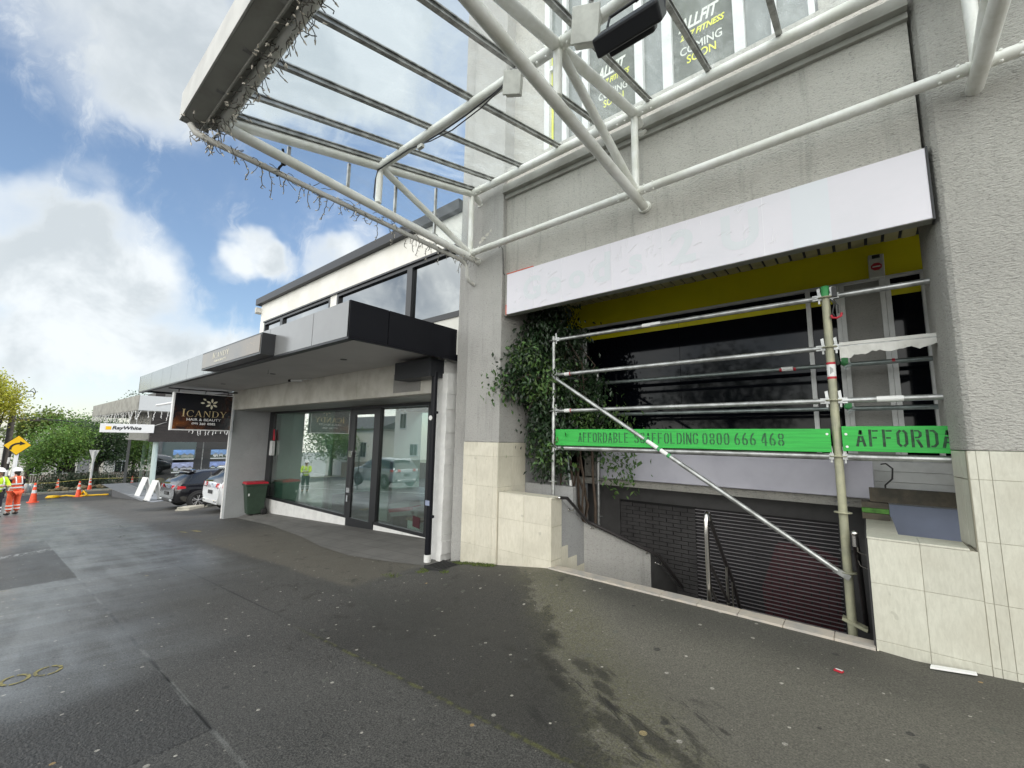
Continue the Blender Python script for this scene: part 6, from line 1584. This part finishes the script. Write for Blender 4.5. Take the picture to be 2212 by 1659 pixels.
def skin_mesh(name, mt, verts, edges, radii, parent, root=0, subs=2):
    me = bpy.data.meshes.new(name); me.from_pydata([Vector(v) for v in verts], edges, []); me.materials.append(M[mt])
    o = bpy.data.objects.new(name, me); col.objects.link(o); o.parent = parent
    s_ = o.modifiers.new('skin', 'SKIN'); s_.use_smooth_shade = True
    for i, r in enumerate(radii):
        r = r if isinstance(r, tuple) else (r, r); me.skin_vertices[0].data[i].radius = r; me.skin_vertices[0].data[i].use_root = i == root
    if subs:
        m_ = o.modifiers.new('sub', 'SUBSURF'); m_.levels = subs; m_.render_levels = subs
    return o
def chain(n0, n): return [(n0 + i, n0 + i + 1) for i in range(n - 1)]
def worker(name, label, loc, rz, top_mat, leg_mat, arms, sleeves, lean=.0, hold=None):
    """local frame: faces +y, stands on z=0, 1.74 m tall"""
    t = thing(name, label, 'person', (0, 0, 0)); t['_base'] = (0, 0, 0)
    V = [(0, 0, .95), (0, .005, 1.10), (0, .01 + lean * .3, 1.28), (0, 0 + lean * .6, 1.42), (0, .015 + lean * .8, 1.50), (0, .03 + lean, 1.585), (0, .025 + lean, 1.68)]
    E_ = chain(0, 7); Rr = [(.15, .11), (.14, .10), (.155, .105), (.10, .08), (.055, .058), (.076, .092), (.062, .075)]
    for s_ in (-1, 1):
        n = len(V); V += [(s_ * .10, 0, .88), (s_ * .115, .02, .50), (s_ * .12, -.02, .09), (s_ * .13, .13, .05)]; Rr += [(.095, .10), .062, .043, .045]
        E_ += [(0, n)] + chain(n, 4)
        n = len(V); sh, el, wr, hd = arms[0 if s_ < 0 else 1]; V += [sh, el, wr, hd]; Rr += [.062, .046, .034, (.042, .020)]
        E_ += [(3, n)] + chain(n, 4)
        h_ = Vector(hd); d = (h_ - Vector(wr)).normalized(); sd_ = d.cross(Vector((0, 0, 1))).normalized()
        for k in range(4):
            n2 = len(V); o_ = sd_ * (k - 1.5) * .021; l_ = (.062, .075, .07, .055)[k]
            V += [tuple(h_ + d * .02 + o_), tuple(h_ + d * (.02 + l_ * .55) + o_ + Vector((0, 0, -.006))), tuple(h_ + d * (.02 + l_ * .8) + o_ + Vector((0, 0, -.025)))]; Rr += [.010, .009, .008]; E_ += [(n + 3, n2), (n2, n2 + 1), (n2 + 1, n2 + 2)]
        n2 = len(V); V += [tuple(h_ - sd_ * s_ * -.03), tuple(h_ - sd_ * s_ * -.05 + d * .04)]; Rr += [.011, .009]; E_ += [(n + 3, n2), (n2, n2 + 1)]
    skin_mesh('body', 'skin', V, E_, Rr, t)
    hc_ = Vector((0, .03 + lean, 1.63)); b = MB()
    b.ball(hc_ + Vector((0, .098, -.025)), .016, 5, (.8, 1, 1.4))
    for s_ in (-1, 1): b.ball(hc_ + Vector((s_ * .078, .0, -.02)), .024, 5, (.5, .8, 1.2))
    b.build('face_features', 'skin', t)
    b = MB()
    for s_ in (-1, 1): b.ball(hc_ + Vector((s_ * .032, .088, .005)), .010, 4)
    b.obox(hc_ + Vector((0, .090, -.065)), (.022, 0, 0), (0, .004, 0), (0, 0, .004)); b.build('eyes_and_mouth', 'hair', t)
    b = MB(); b.ball(hc_ + Vector((0, -.035, -.01)), .095, 7, (.92, .92, 1.05)); b.ball(hc_ + Vector((0, -.085, -.10)), .05, 5, (.9, .6, 1.6)); b.build('hair', 'hair', t)
    # jacket, sleeves
    tv = [(0, 0, .86), (0, 0, 1.0), (0, .005, 1.14), (0, .01 + lean * .3, 1.28), (0, lean * .6, 1.40), (0, .01 + lean * .7, 1.47)]; tr = [(.185, .135), (.18, .13), (.18, .13), (.195, .135), (.15, .105), (.075, .07)]
    te = chain(0, 6); n = 6
    for s_ in (-1, 1):
        sh, el, wr, hd = arms[0 if s_ < 0 else 1]
        if sleeves == 'vest': tv += [tuple(Vector((0, lean * .6, 1.40)).lerp(Vector(sh), .85))]; tr += [.088]; te += [(4, n)]; n += 1
        else: tv += [sh, el, tuple(Vector(el).lerp(Vector(wr), .9))]; tr += [.085, .066, .052]; te += [(4, n), (n, n + 1), (n + 1, n + 2)]; n += 3
    skin_mesh('hi_vis_jacket', top_mat, tv, te, tr, t)
    if sleeves == 'vest':
        for s_ in (-1, 1):
            sh, el, wr, hd = arms[0 if s_ < 0 else 1]; skin_mesh('sleeve', 'navy', [sh, el, tuple(Vector(el).lerp(Vector(wr), .95))], [(0, 1), (1, 2)], [.074, .058, .044], t)
    lv = [(0, 0, .93)]; lr = [(.165, .125)]; le = []
    for s_ in (-1, 1):
        n = len(lv); lv += [(s_ * .10, 0, .84), (s_ * .118, .022, .50), (s_ * .122, -.015, .13)]; lr += [(.115, .118), .092, .088]; le += [(0, n), (n, n + 1), (n + 1, n + 2)]
    skin_mesh('trousers', leg_mat, lv, le, lr, t)
    for s_ in (-1, 1):
        skin_mesh('boot', 'boot', [(s_ * .122, -.05, .10), (s_ * .124, -.02, .055), (s_ * .13, .10, .045), (s_ * .132, .17, .04)], chain(0, 4), [.062, .056, (.052, .044), (.045, .034)], t)
    b = MB()
    for z, rx, ry in ((1.02, .186, .136), (1.16, .186, .136)): b.lathe([(1, z), (1, z + .05)], (0, 0, 0), 28, cap=False)
    for i, v in enumerate(b.v): z = v[2]; b.v[i] = (v[0] * .192, v[1] * .142 + .004, z)
    for s_ in (-1, 1): b.path([(s_ * .10, .13, 1.16), (s_ * .10, .135 + lean * .4, 1.32), (s_ * .09, .06 + lean * .7, 1.475), (s_ * .09, -.08 + lean * .5, 1.44), (s_ * .09, -.125 + lean * .3, 1.28), (s_ * .09, -.13, 1.16)], .022, 5)
    b.build('reflective_tape', 'reflect', t)
    b = MB()
    for s_ in (-1, 1):
        for z in (.34, .22): b.lathe([(.097, z), (.096, z + .045)], (s_ * .121, -.002, 0), 20, cap=False)
    b.build('trouser_tape', 'reflect', t)
    b = MB(); c_ = hc_ + Vector((0, -.012, .045))
    b.lathe([(.135, 0), (.134, .03), (.122, .075), (.085, .118), (.03, .135), (.001, .136)], tuple(c_), 20, cap=False)
    b.lathe([(.135, 0), (.150, -.006), (.150, .004), (.135, .012)], tuple(c_), 20, cap=False)
    b.obox(c_ + Vector((0, .155, .004)), (.085, 0, 0), (0, .05, -.012), (0, 0, .006)); b.obox(c_ + Vector((0, 0, .132)), (.016, 0, 0), (0, .10, 0), (0, 0, .012))
    b.build('hard_hat', 'helmet', t, bevel=.003)
    b = MB(); b.lathe([(.137, .004), (.137, .022)], tuple(c_), 20, cap=False); b.build('hat_band', 'label_white', t)
    t.location = loc; t.rotation_euler = (0, 0, rz)
    return t
yaw = math.atan2(.63, -.77) + 0  # image-left direction
w1 = worker('person', 'worker in orange hi-vis vest and trousers with white hard hat holding papers', (-25.7, .80, gz(-25.7, .8)), R(122), 'hivis_orange', 'hivis_orange',
            [((-.20, .0, 1.40), (-.25, .06, 1.13), (-.14, .30, 1.12), (-.09, .40, 1.14)), ((.20, .0, 1.40), (.25, .05, 1.13), (.15, .30, 1.10), (.10, .40, 1.12))], 'vest', .02)
w2 = worker('person', 'worker in yellow hi-vis jacket and dark trousers at the left edge', (-24.6, .30, gz(-24.6, .3)), R(300), 'hivis_yellow', 'navy',
            [((-.20, .0, 1.40), (-.26, .12, 1.16), (-.12, .38, 1.14), (-.07, .48, 1.15)), ((.20, .0, 1.40), (.24, .14, 1.18), (.10, .40, 1.16), (.05, .50, 1.18))], 'jacket', .03)
Rm = Matrix.Rotation(R(122), 3, 'Z'); b = MB(); c_ = Vector((-25.7, .80, gz(-25.7, .8))) + Rm @ Vector((0, .47, 1.14))
b.obox(c_, Rm @ Vector((.13, 0, 0)), Rm @ Vector((0, .09, .04)), Rm @ Vector((0, -.002, .004)))
tag(b.build('paper_sheet', 'paper'), 'white papers held by the orange worker', 'paper')

# utility pole with wires and lamp bracket
pl = thing('utility_pole', 'brown wooden utility pole with crossarm and old lamp bracket at the left', 'utility pole', (-44, .68, gz(-44, .68)))
b = MB(); b.tube((-44.2, .72, gz(-44, .7) - .2), (-44.2, .70, 3.4), .19, 12, .15); b.build('pole_shaft', 'pole_wood', pl)
b = MB(); b.box(-44.25, -44.1, -.6, 2.0, 2.30, 2.42); b.build('crossarm', 'pole_wood', pl)
b = MB()
for y in (-.45, .1, 1.2, 1.85): b.tube((-44.17, y, 2.42), (-44.17, y, 2.58), .04, 8)
b.build('insulator', 'beam', pl)
b = MB(); b.path([(-44.1, .80, 4.0), (-44.0, 1.1, 4.25), (-43.9, 1.38, 4.32), (-43.9, 1.52, 4.2)], .03, 6); b.path([(-44, 1.1, 3.9), (-43.9, 1.48, 3.95), (-43.9, 1.56, 4.3), (-43.9, 1.42, 4.55), (-43.9, 1.30, 4.35)], .025, 6); b.tube((-44.2, .7, 3.4), (-44.15, .74, 4.1), .05, 8)
b.build('lamp_bracket', 'cast_iron', pl)
b = MB(); b.tube((-43.98, .62, gz(-44, .6)), (-43.98, .60, 2.3), .05, 8); b.build('cable_conduit', 'cast_iron', pl)
wr_ = MB()
for y0, z0, q1 in ((-.45, 2.58, (-90, 16, 5.5)), (.1, 2.58, (-90, 18, 5.4)), (1.2, 2.58, (-90, 20, 5.3)), (1.85, 2.5, (-90, 22, 5.0)), (-.4, 2.5, (-46, -14, 3.2)), (.2, 2.4, (-46, -14, 2.9)), (.9, 2.3, (-46, -14, 2.5)), (1.6, 2.58, (-60, 9.5, 2.2))):
    p0 = Vector((-44.17, y0, z0)); p1 = Vector(q1); wr_.path([p0.lerp(p1, k / 8) - Vector((0, 0, .9 * (1 - (2 * k / 8 - 1) ** 2) * (p1 - p0).length / 45)) for k in range(9)], .018, 4)
tag(wr_.build('overhead_wires', 'wire'), 'dark overhead wires fanning out from the utility pole', 'wires')
b = MB(); b.tube((-43.0, .84, gz(-43, .8)), (-43.0, .86, 1.1), .06, 8); b.mat(1)
for k in range(3): b.tube((-43.0, .84, gz(-43, .8) + .6 + k * .8), (-43.0, .85, gz(-43, .8) + 1.0 + k * .8), .064, 8)
tag(b.build('striped_pole', ['sign_black', 'reflect']), 'thin black and white striped pole by the utility pole', 'pole')

# yellow curve warning sign
XD = -30.0; cy_, cz_ = .775, .95
ws = thing('warning_sign', 'yellow diamond warning sign with black right-curving arrow', 'road sign', (XD, cy_, gz(XD, cy_)))
dv = Vector((0, 1, 0)); uv = Vector((0, 0, 1))
def dm(s_, x): return [(x, cy_ - s_, cz_), (x, cy_, cz_ - s_), (x, cy_ + s_, cz_), (x, cy_, cz_ + s_)]
hs = .46
b = MB(); b.prism([(XD, cy_ - hs * .95, cz_), (XD, cy_, cz_ - hs), (XD, cy_ + hs * .95, cz_), (XD, cy_, cz_ + hs)], (.012, 0, 0)); b.build('sign_plate', 'sign_black', ws)
b = MB(); k = hs * .945; b.prism([(XD + .012, cy_ - k * .95, cz_), (XD + .012, cy_, cz_ - k), (XD + .012, cy_ + k * .95, cz_), (XD + .012, cy_, cz_ + k)], (.003, 0, 0)); b.build('sign_face', 'sign_yellow', ws)
b = MB(); arc_ = []
for i in range(13):
    a = R(180 - i * 7.2); arc_.append((cy_ + .10 + .30 * cos(a), cz_ - .12 + .21 * sin(a)))
pth = [(cy_ - .20, cz_ - .20)] + arc_
for (y0, z0), (y1, z1) in zip(pth, pth[1:]):
    d = Vector((y1 - y0, z1 - z0)).normalized(); n_ = Vector((-d.y, d.x)) * .040
    b.poly([(XD + .017, y0 + n_.x, z0 + n_.y), (XD + .017, y0 - n_.x, z0 - n_.y), (XD + .017, y1 - n_.x, z1 - n_.y), (XD + .017, y1 + n_.x, z1 + n_.y)])
ye, ze = pth[-1]
b.poly([(XD + .018, ye - .02, ze + .10), (XD + .018, ye - .02, ze - .10), (XD + .018, ye + .16, ze - .02)])
b.build('curve_arrow', 'sign_black', ws)
b = MB(); b.tube((XD - .10, cy_ + .02, gz(XD, 1)), (XD - .10, cy_ + .02, 1.1), .07, 10); b.build('sign_post', 'lightbox_white', ws)
# give way sign seen from behind
gw = thing('give_way_sign', 'back of a white triangular give-way sign on a leaning white post', 'road sign', (-47.8, 5.32, gz(-47.8, 5.3)))
b = MB(); b.prism([(-47.8, 5.02, .20), (-47.8, 5.63, .18), (-47.8, 5.40, -.55), (-47.8, 5.26, -.55)], (-.02, 0, 0)); b.build('sign_plate', 'lightbox_white', gw)
b = MB(); b.tube((-47.75, 5.33, gz(-47.8, 5.3)), (-47.76, 5.33, .1), .075, 10); b.build('sign_post', 'lightbox_white', gw)

# ================================================================ trees and far things
def tree(name, label, base, th, tr, blobs, n, size, lm, seed, limbs=6, group=None, clump=10):
    t = thing(name, label, 'tree', base, group); rn = random.Random(seed); B = Vector(base)
    b = MB(); top = B + Vector((0, 0, th)); b.path([B - Vector((0, 0, .3)), B + Vector((rn.uniform(-.1, .1), rn.uniform(-.1, .1), th * .5)), top], tr, 9, taper=tr * .6)
    for i in range(limbs):
        c_, rad = blobs[i % len(blobs)]; e = Vector(c_) + Vector((rn.uniform(-.5, .5) * rad[0], rn.uniform(-.5, .5) * rad[1], rn.uniform(-.3, .4) * rad[2]))
        a = B + Vector((0, 0, th * rn.uniform(.55, 1.0))); b.path([a, a.lerp(e, .35) + Vector((0, 0, .1)), a.lerp(e, .7) + Vector((0, 0, .12)), e], tr * .42, 6, taper=tr * .08)
    b.build('trunk', 'bark', t)
    b = MB(); leafcloud(b, blobs, n, size, seed + 1, .2, clump, .8, .55); b.build('crown', lm, t); return t
tree('broadleaf_tree', 'sunlit yellow-green street tree in front of the utility pole top', (-43.4, .10, gz(-43, .1)), 4.2, .2,
     [((-43.2, -.55, 4.3), (1.3, .60, .9)), ((-43.0, .15, 3.9), (1.2, .50, .9)), ((-42.9, .35, 3.2), (1.1, .42, .7)), ((-43.2, -.4, 3.0), (1.2, .6, .75)), ((-43.3, -.9, 4.9), (1.2, .6, .7)), ((-43.3, -1.5, 3.2), (1.2, .7, 1.0))], 8000, .17, 'tree_yellow', 61, 8, clump=8)
GT = 'trees massed beyond the side road'
tree('broadleaf_tree', 'mid green spreading tree at the centre of the tree mass', (-54, 4.8, -3.4), 2.0, .28,
     [((-54, 3.6, .7), (2.2, 1.3, .9)), ((-53.5, 4.7, 1.0), (2.0, 1.1, .8)), ((-54, 2.7, -.1), (1.8, .9, .8)), ((-53.5, 3.9, -.2), (1.6, 1.1, .7)), ((-53.5, 4.9, .0), (1.5, .8, .7)), ((-54, 2.2, -1.0), (1.5, .6, .7)), ((-53.6, 3.2, -.9), (1.5, .7, .5))], 8000, .20, 'tree_mid', 62, 8, GT)
tree('broadleaf_tree', 'taller olive green tree rising behind the spreading tree', (-59, 5.2, -3.7), 4.0, .25,
     [((-59, 4.6, 2.2), (2, 1.1, .9)), ((-59, 5.4, 1.7), (2, 1.1, 1.0)), ((-59, 3.6, 1.7), (1.8, .9, .9)), ((-59, 6.2, 1.9), (1.8, .8, .9)), ((-59, 5.0, .6), (2, 1.8, 1.0))], 6000, .20, 'tree_mid', 63, 6, GT)
tree('broadleaf_tree', 'dark evergreen tree beside the estate agency canopy', (-55, 6.4, -3.4), 2.4, .26,
     [((-55, 6.5, 1.6), (1.8, 1.0, 1.1)), ((-55, 7.6, 1.2), (1.8, 1.0, 1.3)), ((-55, 6.9, .2), (1.8, 1.2, 1.0)), ((-55, 8.4, .3), (1.6, 1.0, 1.2)), ((-55, 6.0, .6), (1.5, .7, .8)), ((-55, 7.4, -.7), (1.4, .9, .6))], 8000, .19, 'tree_dark', 64, 9, GT)
tree('palm_tree', 'pale feathery palm at the left of the tree mass', (-60, 2.4, -3.8), 5.4, .16,
     [((-60, 1.9, 2.2), (1.3, .55, .6)), ((-60, 2.7, 2.4), (1.3, .6, .5)), ((-60, 3.4, 3.0), (1.2, .45, .5)), ((-60, 1.5, 1.3), (1.2, .4, .7))], 2200, .30, 'tree_palm', 65, 6, GT, 6)
tree('broadleaf_tree', 'tall thin tree whose top shows above the estate agency canopy', (-52, 9.0, -3.2), 6.0, .2,
     [((-52, 8.5, 4.6), (.9, .9, .35)), ((-52, 11.0, 5.6), (.9, .9, .5))], 1400, .16, 'tree_dark', 66, 5)
b = MB(); leafcloud(b, [((-52, 4.2, -2.7), (.8, 1.2, .85)), ((-52, 5.6, -2.8), (.8, 1.0, .9)), ((-51, 3.1, -3.0), (.6, .5, .5)), ((-52, 7, -2.7), (.8, 1.2, .6))], 5200, .16, 71, .1, 10, .7, .6)
tag(b.build('hedge', 'hedge'), 'dark clipped hedge under the trees beyond the cones', 'hedge')
rn = random.Random(77); b = MB()
for i in range(34): b.ball((-48.0 + rn.uniform(-.6, .3), 3.2 + i * .17, gz(-48, 4) + .12 + rn.uniform(0, .2)), rn.uniform(.10, .26), 4, (1, 1, .8))
tag(b.build('rock_border', 'rock'), kind='stuff')
# houses glimpsed through the trees
def house(name, label, x0, x1, y0, y1, z0, z1, wallm, roofm, ridge=1.4, wins=(), face='x'):
    t = thing(name, label, 'house', ((x0 + x1) / 2, (y0 + y1) / 2, z0))
    b = MB(); z = z0
    while z < z1 - .01:
        h_ = min(.20, z1 - z); b.box(x0, x1, y0, y1, z, z + h_); b.box(x0 - .015, x1 + .015, y0 - .015, y1 + .015, z, z + .03); z += h_
    b.build('wall', wallm, t)
    b = MB(); ym = (y0 + y1) / 2; o_ = .4
    b.add([(x0 - o_, y0 - o_, z1), (x1 + o_, y0 - o_, z1), (x1 + o_, ym, z1 + ridge), (x0 - o_, ym, z1 + ridge), (x0 - o_, y1 + o_, z1), (x1 + o_, y1 + o_, z1)], [(0, 1, 2, 3), (3, 2, 5, 4), (0, 3, 4), (1, 5, 2), (0, 4, 5, 1)])
    b.build('roof', roofm, t)
    for (wx, wz, ww, wh, fc) in wins:
        b = MB(); e = .09
        if fc == 'y': b.box(wx - ww / 2 - e, wx + ww / 2 + e, y1, y1 + .06, wz - e, wz + wh + e)
        else: b.box(x1, x1 + .06, wx - ww / 2 - e, wx + ww / 2 + e, wz - e, wz + wh + e)
        wf = b.build('window', 'frame_white', t); b = MB()
        for k in (-1, 1):
            if fc == 'y': b.box(wx + k * ww / 4 - ww / 4 + .03, wx + k * ww / 4 + ww / 4 - .03, y1 + .062, y1 + .066, wz, wz + wh)
            else: b.box(x1 + .062, x1 + .066, wx + k * ww / 4 - ww / 4 + .03, wx + k * ww / 4 + ww / 4 - .03, wz, wz + wh)
        b.build('pane', 'carglass', wf)
    return t
house('weatherboard_house', 'white house glimpsed between the trunks beyond the hedge', -74, -64, 1.5, 6.0, -4.4, -.6, 'weatherboard', 'roof_grey', 1.2, ((3.0, -2.6, 1.0, 1.2, 'x'), (5.0, -2.6, 1.0, 1.2, 'x')))
house('weatherboard_house', 'low pale house behind the dark evergreen tree', -74, -64, 8.0, 16.0, -4.4, -1.0, 'weatherboard', 'roof_grey', 1.0, ((9.5, -2.8, 1.2, 1.2, 'x'),))
house('weatherboard_house', 'distant white house below the wires at the left edge', -90, -80, -6, 1.0, -5, 1.6, 'weatherboard', 'roof_grey', 1.4, ((-1.5, -.6, 1.0, 1.2, 'x'), (-.2, -.6, .8, 1.2, 'x')))
b = MB(); rn = random.Random(5)
for i in range(60): b.box(-61.03, -61.0, 0 + i * .16, .13 + i * .16, -3.9, -2.5 + rn.uniform(-.02, .02))
tag(b.build('paling_fence', 'fence_wood'), 'grey paling fence behind the hedge', 'fence')
tree('tree_belt', 'low dark belt of trees far down the hill', (-100, 5, -6), 4, .3, [((-100, y, -1.5 + 1.2 * sin(y)), (4, 5, 2.6)) for y in (-34, -26, -18, -10, -2, 6, 14, 22, 30)], 5000, .5, 'tree_dark', 90, 4, None, 12)

# ================================================================ across the street (seen in the shop windows)
house('weatherboard_house', 'tall white weatherboard house across the street mirrored in the shop window', -39.5, -24, -24, -16, -2.5, 5.6, 'weatherboard', 'roof_grey', 2.2, ((-33.2, 3.0, 1.0, 1.3, 'y'), (-38, 2.6, 1.0, 1.5, 'y'), (-36, -.2, 1.2, 1.1, 'y')))
house('weatherboard_house', 'white villa farther down across the street mirrored in the shop window', -56, -44, -26, -17, -3.5, 2.6, 'weatherboard', 'roof_grey', 1.8, ((-47, -.8, 1.2, 1.7, 'y'), (-51, -.8, 1.2, 1.7, 'y')))
b = MB()
for i in range(110): b.box(-43 + i * .2, -42.83 + i * .2, -12.05, -12.0, gz(-43 + i * .2, 0) - .1, gz(-43 + i * .2, 0) + 1.6)
tag(b.build('paling_fence', 'fence_wood'), 'long paling fence across the street', 'fence')
b = MB(); b.box(-20.4, -16.0, -9.3, -9.26, -1.2, .5); b.mat(1).box(-20.4, -16.0, -9.31, -9.25, .5, .68); b.box(-19.6, -18.4, -9.25, -9.245, -.8, .2)
tag(b.build('banner_fence', ['banner_white', 'banner_green']), 'white and green fabric banner on the temporary fence across the road', 'banner')
car('estate_car', 'silver car waiting on the road across from the shop window', 'car', (-20.5, -3.6, gz(-20, -4)), R(90), 'greypaint', 'suv')
tree('broadleaf_tree', 'round street tree across the road beside the villa', (-49, -14, -3.1), 3.0, .25, [((-49, -14, 1.2), (2.5, 2.2, 2.0)), ((-51, -14, 2.2), (2, 2, 1.5)), ((-47, -14, .4), (1.6, 1.5, 1.2))], 4200, .26, 'tree_mid', 81, 6)
tree('broadleaf_tree', 'tall dark street tree across the road opposite the scaffold', (-6, -15, -.4), 4.0, .3, [((-6, -15, 5.0), (2.2, 2, 2.4)), ((-8, -15, 4.2), (1.8, 1.8, 1.8)), ((-4.2, -15, 3.6), (1.8, 1.8, 1.8))], 4200, .26, 'tree_dark', 82, 7)
b = MB()
for x0 in range(-60, 12, 6): b.poly([(x0, -4.6, gz(x0, 0) + .006), (x0 + 3, -4.6, gz(x0 + 3, 0) + .006), (x0 + 3, -4.48, gz(x0 + 3, 0) + .006), (x0, -4.48, gz(x0, 0) + .006)])
for x0 in range(-60, 12, 6): b.poly([(x0, -1.7, gz(x0, 0) + .006), (x0 + 6, -1.7, gz(x0 + 6, 0) + .006), (x0 + 6, -1.6, gz(x0 + 6, 0) + .006), (x0, -1.6, gz(x0, 0) + .006)])
tag(b.build('lane_marking', 'reflect'), kind='structure')
for o in list(bpy.data.objects):
    if '_base' in o: del o['_base']
